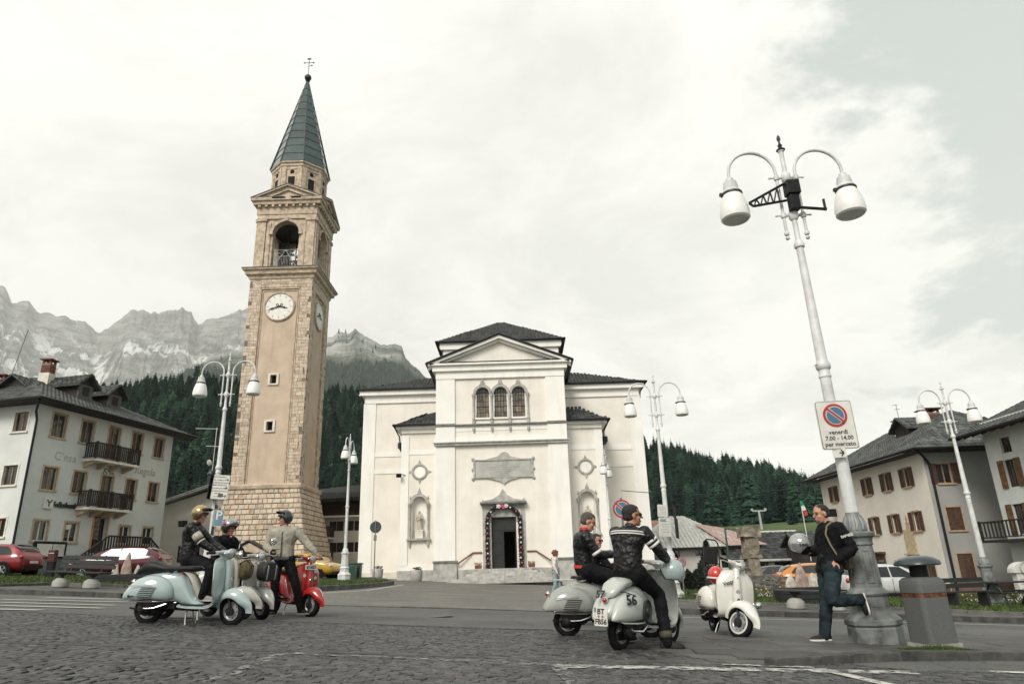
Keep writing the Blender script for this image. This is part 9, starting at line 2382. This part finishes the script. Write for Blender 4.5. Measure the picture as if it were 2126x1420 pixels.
# big dark planters with upright rocks
PLM = mat('planter_dark',(.012,.015,.015),.7,0,.2,4,bump=.2); ROCK = mat('pink_rock',(.36,.27,.23),.9,0,.25,6,bump=.9,bscale=30); ROCKW = mat('pale_rock',(.46,.43,.38),.9,0,.2,8,bump=.9,bscale=30)
def rock(mb,c,w,h,seed,d=None):
    rr_ = random.Random(seed); d = d or w*.7; rs = []
    n = 12; ph = rr_.random()*6
    for k,s in ((0,1),(.12,1.02),(.3,.92),(.5,.78),(.7,.55),(.85,.36),(.95,.2),(1,.06)):
        rs.append([(c[0]+w/2*s*math.cos(a)*(1+.18*math.sin(3*a+ph+k*4))+.12*w*k*math.sin(ph),c[1]+d/2*s*math.sin(a)*(1+.18*math.cos(2*a+k*5)),c[2]+h*k*(1+.03*math.sin(4*a))) for a in [2*PI*j/n for j in range(n)]])
    mb.rings(rs)
def planter(label,c,rz,L_,rocks,h=.5):
    t = thing('planter',label,'planter',c,rz)
    mb = MB(); mb.box((0,0,h/2),(L_,.55,h),taper=1.06)
    for k in range(3): mb.box((0,-.29,h*.2+h*.3*k),(L_*.98,.03,h*.24))
    mb.build('box',PLM,t)
    mb = MB(); mb.box((0,0,h),(L_*.98,.5,.06)); mb.build('soil',mat('soil',(.05,.04,.03),.95,0,.3,9,bump=.6),t)
    for i,(x,w,hh,m) in enumerate(rocks):
        r = thing('standing_rock',['%s upright rock in the planter %s' % (a_,b_) for a_,b_ in ((('narrow pale','tall pink','small pale')[i],'behind the left bench' if L_ > 2.0 and c[0] < 0 else 'near the leaning man'),)][0],'rock',(c[0]+x*math.cos(rz),c[1]+x*math.sin(rz),c[2]+h),rz)
        mb = MB(); rock(mb,(0,0,0),w,hh,i+3); q = mb.build('stone',m,r)
    return t
q = P(262,1190,26.5); planter('long dark planter holding three upright rocks behind the left bench',(q.x,q.y,G(q.x,q.y)+.15),0,2.3,((-.42,.26,.42,ROCKW),(-.02,.36,.78,ROCK),(.42,.24,.34,ROCKW)),.28)
q = P(1668,1220,22.0); planter('dark planter with pointed pink rocks beside the leaning man',(q.x,q.y,G(q.x,q.y)+.12),0,1.55,((-.38,.36,.38,ROCKW),(-.05,.42,.72,ROCK),(.36,.5,.42,ROCKW)),.48)
# litter bin
pb2 = gp(1937,1352); tb = thing('litter_bin','stone litter bin with a dark mushroom lid beside the nearest lamp','litter bin',(pb2.x*(pb2.y+.28)/pb2.y+.04,pb2.y+.28,G(pb2.x,pb2.y)+.02),rad(8)); tb.rotation_euler = (0,rad(-1),rad(10)); tb.scale = (.82,.82,.97)
BINM = mat('bin_aggregate',(.12,.127,.125),.85,0,.18,130,bump=.5,bscale=220,detail=2)
def bsq(h_,z,r=.07,n=4):
    pl = rrect(h_*2,h_*2,r,n); return [(x,y,z) for x,y in pl]
mb = MB(); mb.rings([bsq(.245,.04),bsq(.238,.60)],smooth=False); mb.build('bin_body',BINM,tb,bev=.01)
mb = MB(); mb.rings([bsq(.238,.60),bsq(.238,.655)],smooth=False); mb.build('copper_band',mat('rust_band',(.16,.065,.035),.6,.3,.35,12),tb)
mb = MB(); mb.rings([bsq(.245,.655),bsq(.245,.74),bsq(.235,.80),bsq(.20,.835),bsq(.15,.845)],smooth=True); mb.build('bin_top',BINM,tb)
mb = MB(); mb.lathe([(.13,.84),(.13,1.02)],n=20); mb.build('neck',BLK,tb)
LIDM = mat('lid_paint',(.030,.042,.042),.35,.1,.15,4,coat=.3)
mb = MB(); mb.lathe([(.30,.985),(.325,.99),(.332,1.005),(.315,1.04),(.245,1.08),(.14,1.105),(.001,1.115)],n=36); mb.build('lid',LIDM,tb)
mb = MB(); mb.box((0,0,.0),(.52,.52,.10)); mb.build('plinth',grey_m,tb)
# tufts of grass at the foot of the bin and lamp
mb = MB(); rr = random.Random(5)
for i in range(2600):
    x = pb2.x+rr.uniform(-.42,.62); y = pb2.y+.28+rr.gauss(-.30,.07); z = G(x,y)+.012; a = rr.uniform(0,6.28); w = .006; hgt = rr.uniform(.02,.09)*max(.25,1-abs(x-pb2.x-.1)/.6)
    mb.add([(x-math.cos(a)*w,y-math.sin(a)*w,z),(x+math.cos(a)*w,y+math.sin(a)*w,z),(x+rr.uniform(-.03,.03),y+rr.uniform(-.03,.03),z+hgt)],[(0,1,2)],False)
o = mb.build('grass_tuft',blade_m,recalc=False); o['kind'] = 'stuff'
# stone pillar fountain
PILM = mat('pillar_stone',(.25,.215,.165),.9,0,.3,3.5,bump=1.0,bscale=9,dirt=(.10,.09,.075))
q = P(1565,1195,34); zq = G(q.x,q.y); sp = thing('stone_pillar','rough stone fountain pillar with a block on top across the green','pillar',(q.x,q.y,zq),.15)
hq = P(1560,1094,34).z-zq
def rough_block(name,w,d,z0,z1,seed,par,m=PILM,n=6):
    rr_ = random.Random(seed); bm = bmesh.new(); bmesh.ops.create_cube(bm,size=1); bmesh.ops.subdivide_edges(bm,edges=bm.edges[:],cuts=n,use_grid_fill=True)
    for v in bm.verts:
        v.co = Vector((v.co.x*w,v.co.y*d,z0+(v.co.z+.5)*(z1-z0))); nn = mnoise.noise_vector(v.co*3.1+Vector((seed,0,0))); v.co += nn*.07+mnoise.noise_vector(v.co*9)*.03
    me = bpy.data.meshes.new(name); bm.to_mesh(me); bm.free(); me.materials.append(m); o = bpy.data.objects.new(name,me); C.objects.link(o); o.parent = par
    for p_ in me.polygons: p_.use_smooth = False
    return o
k = hq/2.5
rough_block('pillar_base',.75,.7,0,.75*k,1,sp); rough_block('pillar_shaft',.58,.55,.75*k,1.35*k,2,sp); rough_block('middle_ledge',.86,.6,1.35*k,1.48*k,3,sp,n=5); rough_block('pillar_shaft',.62,.55,1.48*k,2.12*k,4,sp); rough_block('capping_block',.9,.75,2.12*k,2.5*k,5,sp)
# wooden fence round the fountain
a,b = P(1545,1196,31),P(1655,1200,31); fe = thing('wooden_fence','grey horizontal board fence in front of the stone pillar','fence',(a.x,a.y,G(a.x,a.y)))
n_ = 6; L_ = b.x-a.x; WG = mat('weathered_board',(.14,.14,.125),.85,0,.3,4,bump=.4,isl=.2)
sl_ = -.051
for i in range(n_+1): x = L_*i/n_; mb = MB(); mb.box((x,.06,x*sl_+.42),(.1,.1,.95)); mb.build('post',WG,fe)
for i in range(n_):
    for j in range(4):
        x0_,x1_ = L_*i/n_+.03,L_*(i+1)/n_-.03; z = .17+.19*j; mb = MB(); mb.add([(x0_,0,x0_*sl_+z),(x1_,0,x1_*sl_+z),(x1_,0,x1_*sl_+z+.14),(x0_,0,x0_*sl_+z+.14),(x0_,-.03,x0_*sl_+z),(x1_,-.03,x1_*sl_+z),(x1_,-.03,x1_*sl_+z+.14),(x0_,-.03,x0_*sl_+z+.14)],[(0,1,2,3),(7,6,5,4),(0,4,5,1),(3,2,6,7),(0,3,7,4),(1,5,6,2)],False); mb.build('board',WG,fe)
# ski-lift pylon on the hillside
q = P(1584,1106,190); tq = P(1580,1060,190); lp = thing('lift_pylon','pale chairlift pylon standing on the meadow before the wood','lift pylon',(q.x,q.y,q.z)); h_ = tq.z-q.z
PYM = mat('pylon',(.40,.41,.40),.6,.3,.1,3)
mb = MB(); mb.tube([(0,0,-2),(-.3,0,h_)],[.42,.30],10); mb.build('mast',PYM,lp); mb = MB(); mb.box((-.3,0,h_),(3.6,.4,.35)); mb.box((-2.1,0,h_+.35),(.6,.3,.6)); mb.box((1.5,0,h_+.35),(.6,.3,.6)); mb.build('crossarm',PYM,lp)
# cables across the view
cb = thing('overhead_cable','thin cable slung from the church corner to the cream house','cable',(0,0,0))
mb = MB(); A_,B_ = P(1290,1018,44),P(1706,1004,50); pts_ = []
for i in range(25): k = i/24; p_ = A_.lerp(B_,k); p_.z -= 1.3*4*k*(1-k)*.35; pts_.append(p_)
mb.tube(pts_,.022,4); mb.build('wire',M_['dark_metal'],cb)
# green lamp posts of the far road
q = P(1516,1180,40); zq = G(q.x,q.y); tq = P(1507,1096,40); gp_ = thing('green_lamp_post','slim green lamp post with one long arm beside the stone pillar','street lamp',(q.x,q.y,zq)); h_ = tq.z-zq; GRN = mat('green_paint',(.04,.085,.075),.45,.2,.1,5)
mb = MB(); mb.tube([(0,0,0),(-.02,0,h_)],[.07,.05],8); mb.tube([(-.02,0,h_-.05),(.9,0,h_-.12)],.03,6); mb.build('post',GRN,gp_); mb = MB(); mb.sphere((.78,0,h_-.5),(.22,.12,.06),10,6); mb.tube([(.75,0,h_-.12),(.75,0,h_-.45)],.02,5); mb.build('lamp_shade',SIGNW,gp_)
# small no-parking sign before the farmhouse
q = P(1415,1172,30); zq = G(q.x,q.y); s3 = thing('no_parking_sign','small round no-waiting sign on a grey post before the farmhouse','traffic sign',(q.x,q.y,zq)); h_ = q.z-zq
mb = MB(); mb.tube([(0,.03,0),(0,.03,h_+.3)],.03,8); mb.build('post',SBACK,s3); disc_parts(s3,(0,h_+.1),.2); mb = MB(); mb.prism([( .2*math.cos(2*PI*k_/28),h_+.1+.2*math.sin(2*PI*k_/28)) for k_ in range(28)],-.005,.01,SF); mb.build('disc',SBACK,s3); mb = MB(); mb.box((0,-.01,h_-.18),(.3,.02,.12)); mb.build('sub_plate',SIGNW,s3)
# red letter box, waste bin by the bank, green bins by the church lamp
q = P(107,1170,31); zq = G(q.x,q.y); lb_ = thing('letter_box','dark red letter box on a stand before the bank','letter box',(q.x,q.y,zq)); lb_.scale = (.8,.8,.8); mb = MB(); mb.box((0,0,1.3),(.4,.3,.65)); mb.build('box',mat('letter_red',(.06,.008,.010),.5),lb_,bev=.04); mb = MB(); mb.box((0,-.16,1.45),(.28,.02,.03)); mb.build('slot',SIGNW,lb_); mb = MB(); mb.box((0,0,.5),(.35,.26,1.0)); mb.build('stand',BLK,lb_)
for i,(px,lab) in enumerate(((727,'dark green wheeled bin left of the church wing'),(738,'green bin with a pale lid edge against the church wing'))):
    q = P(px,1185,43+i); zq = G(q.x,q.y); bn = thing('waste_bin',lab,'bin',(q.x,q.y,zq),0,'bins beside the church'); mb = MB(); mb.box((0,0,.48),(.62,.6,.9),taper=1.12); mb.build('bin_body',mat('bin_green',(.018,.065,.05),.45,0,.15,4),bn,bev=.03); mb = MB(); mb.box((0,0,1.0),(.78,.74,.1)); mb.tube([(-.3,.3,.95),(.3,.3,.95)],.03,6); mb.build('lid',mat('bin_green',(.018,.065,.05),.45),bn,bev=.03)
# stones, flowers and shrubs along the island edge
rr = random.Random(31)
for i,(px,py) in enumerate(((1552,1224),(1578,1226),(1594,1225),(1618,1224),(2008,1237),(2026,1238),(2040,1239),(2090,1243),(2112,1245),(270,1198),(288,1199),(300,1197))):
    q = gp(px,py+3); Y = min(q.y,27); q = P(px,py,Y); zq = G(q.x,q.y)+.16; places = ['beside the board fence','third from the fence','among yellow flowers by the fence','right of the fence flowers','left of the far right lamp foot','touching the far right lamp foot','behind the far right lamp foot','near the right edge of the green','at the right edge of the green','left of the planter rocks','below the planter rocks','right of the planter rocks']
    r = thing('boulder','pale border stone '+places[i],'stone',(q.x,q.y,zq)); mb = MB(); rs_2 = rr.uniform(.35,.6); rock(mb,(0,0,-.05),rs_2,rs_2*.5,i+40,rs_2*.6); mb.build('stone',ROCKW,r)
def flowers(name,label,c,w,n,cols,h=.35,leafm=LEAF):
    t = thing(name,label,'flowers',c); mb = MB()
    for i in range(n):
        x,y,z = rr.uniform(-w/2,w/2),rr.uniform(-.2,.2),rr.uniform(0,h); a = rr.uniform(0,6.28); s = .05; mb.add([(x,y,z),(x+s*math.cos(a),y+s*math.sin(a),z+.05),(x+.02,y+.03,z+.08)],[(0,1,2)],False)
    mb.build('leaves',leafm,t,recalc=False)
    for j,m in enumerate(cols):
        for i in range(7): mb = MB(); mb.sphere((rr.uniform(-w/2,w/2),rr.uniform(-.25,0),h*rr.uniform(.6,1.1)),.035,6,4); mb.build('flower',m,t)
YF = mat('yellow_flower',(.6,.38,.04),.7); LF2 = mat('shrub_leaf',(.045,.065,.025),.8,0,.3,9,isl=.4)
for i,(px,Y,w) in enumerate(((1600,25.5,1.6),(1700,25.5,.9),(2018,26.0,1.5),(2112,26.0,1.2))):
    q = P(px,1215,Y); flowers('flower_patch',['yellow flowers among leaves before the board fence','low green border plants behind the planter','yellow flowers left of the far right lamp','mixed flowers at the right edge of the green'][i],(q.x,q.y,G(q.x,q.y)+.15),w,320,(YF,) if i != 1 else (),leafm=LF2)
def shrub(label,c,w,h,n,kind='round',lm=None):
    t = thing('shrub',label,'shrub',c,0); mb = MB()
    for i in range(n):
        a = rr.uniform(0,6.28); k = rr.random()**.5
        if kind == 'cone': z = h*rr.random()**1.4; r_ = w/2*(1-z/h)*k+.03
        else: z = h*rr.random(); r_ = w/2*math.sqrt(max(.05,1-(2*z/h-.7)**2/1.8))*k
        x,y = r_*math.cos(a),r_*math.sin(a); b = rr.uniform(0,6.28); s = rr.uniform(.05,.12); mb.add([(x,y,z),(x+s*math.cos(b),y+s*math.sin(b),z-.04),(x+.04*math.sin(b),y+.04*math.cos(b),z+.06)],[(0,1,2)],False)
    mb.build('foliage',lm or LF2,t,recalc=False); mb = MB(); mb.tube([(0,0,-.1),(0,0,h*.8)],[.05,.01],5); mb.build('stem',BARK,t)
q = P(1473,1190,34); shrub('dark conical evergreen shrub before the farmhouse',(q.x,q.y,G(q.x,q.y)),2.0,2.4,5200,'cone',LEAF)
for i,px in enumerate((1412,1425,1438,1450)): q = P(px,1198,35); shrub(['leftmost low hedge bush before the farmhouse','second low hedge bush before the farmhouse','third low hedge bush before the farmhouse','low hedge bush next to the conical evergreen'][i],(q.x,q.y,G(q.x,q.y)),.75,.9+.2*(i % 2),1500,'round',LEAF)
# round leafy trees behind, on the meadow edge
for i,(px,Y,w,h,lab) in enumerate(((1432,150,9,9,'round pale green broadleaf tree at the left end of the meadow'),(1525,165,8,9,'round broadleaf tree at the wood edge above the farmhouse'),(1640,150,6,8,'dark young tree on the meadow left of the cream house'))):
    pass
# picnic table and dark bench at far right
q = P(2100,1205,24); t = thing('picnic_table','dark wooden picnic table at the right edge of the green','table',(q.x,q.y,G(q.x,q.y)+.15),.1)
for k_ in range(5): mb = MB(); mb.box((0,-.28+.14*k_,.75),(1.8,.12,.04)); mb.build('table_board',BENCHW,t)
for s in (-1,1):
    mb = MB(); mb.box((0,s*.65,.45),(1.8,.25,.04)); mb.build('seat',BENCHW,t)
    mb = MB(); mb.tube([(s*.7,-.6,.0),(s*.7,-.15,.73)],.035,5); mb.tube([(s*.7,.6,.0),(s*.7,.15,.73)],.035,5); mb.tube([(s*.7,-.7,.43),(s*.7,.7,.43)],.03,5); mb.build('leg',BENCHW,t)
q = P(2005,1215,22); t = thing('dark_bench','low dark bench between the litter bin and the far right lamp','bench',(q.x,q.y,G(q.x,q.y)+.15),.1)
for k_ in range(3): mb = MB(); mb.box((0,-.14+.14*k_,.45),(1.5,.12,.04)); mb.build('seat_slat',BENCHW,t)
for k_ in range(2): mb = MB(); mb.box((0,.22,.62+.16*k_),(1.5,.03,.13)); mb.build('back_slat',BENCHW,t)
for s in (-1,1): mb = MB(); mb.box((s*.5,0,.22),(.08,.4,.44)); mb.build('leg',BENCHW,t)
# Italian flag on its pole
q = P(1668,1100,36); tq = P(1662,1040,36); fl = thing('flag','small Italian flag furled on a leaning pole behind the leaning man','flag',(q.x,q.y,q.z)); h_ = tq.z-q.z; dx_ = tq.x-q.x
mb = MB(); mb.tube([(.15,0,-1.5),(dx_,0,h_)],.022,6); mb.build('pole',SIGNW,fl)
for j,(m,z0_,z1_) in enumerate(((mat('flag_green',(.02,.22,.10),.8),.0,.22),(WHITEC,.22,.46),(REDC,.46,.72))): mb = MB(); mb.tube([(dx_+.02+.06*j,0,h_-z0_),(dx_+.07+.06*j,0,h_-z1_)],[.07,.10],8,True,.5); mb.build('flag_band',m,fl)
# puddle-dark grate and manhole
q = gp(1640,1350); dr_ = MB();
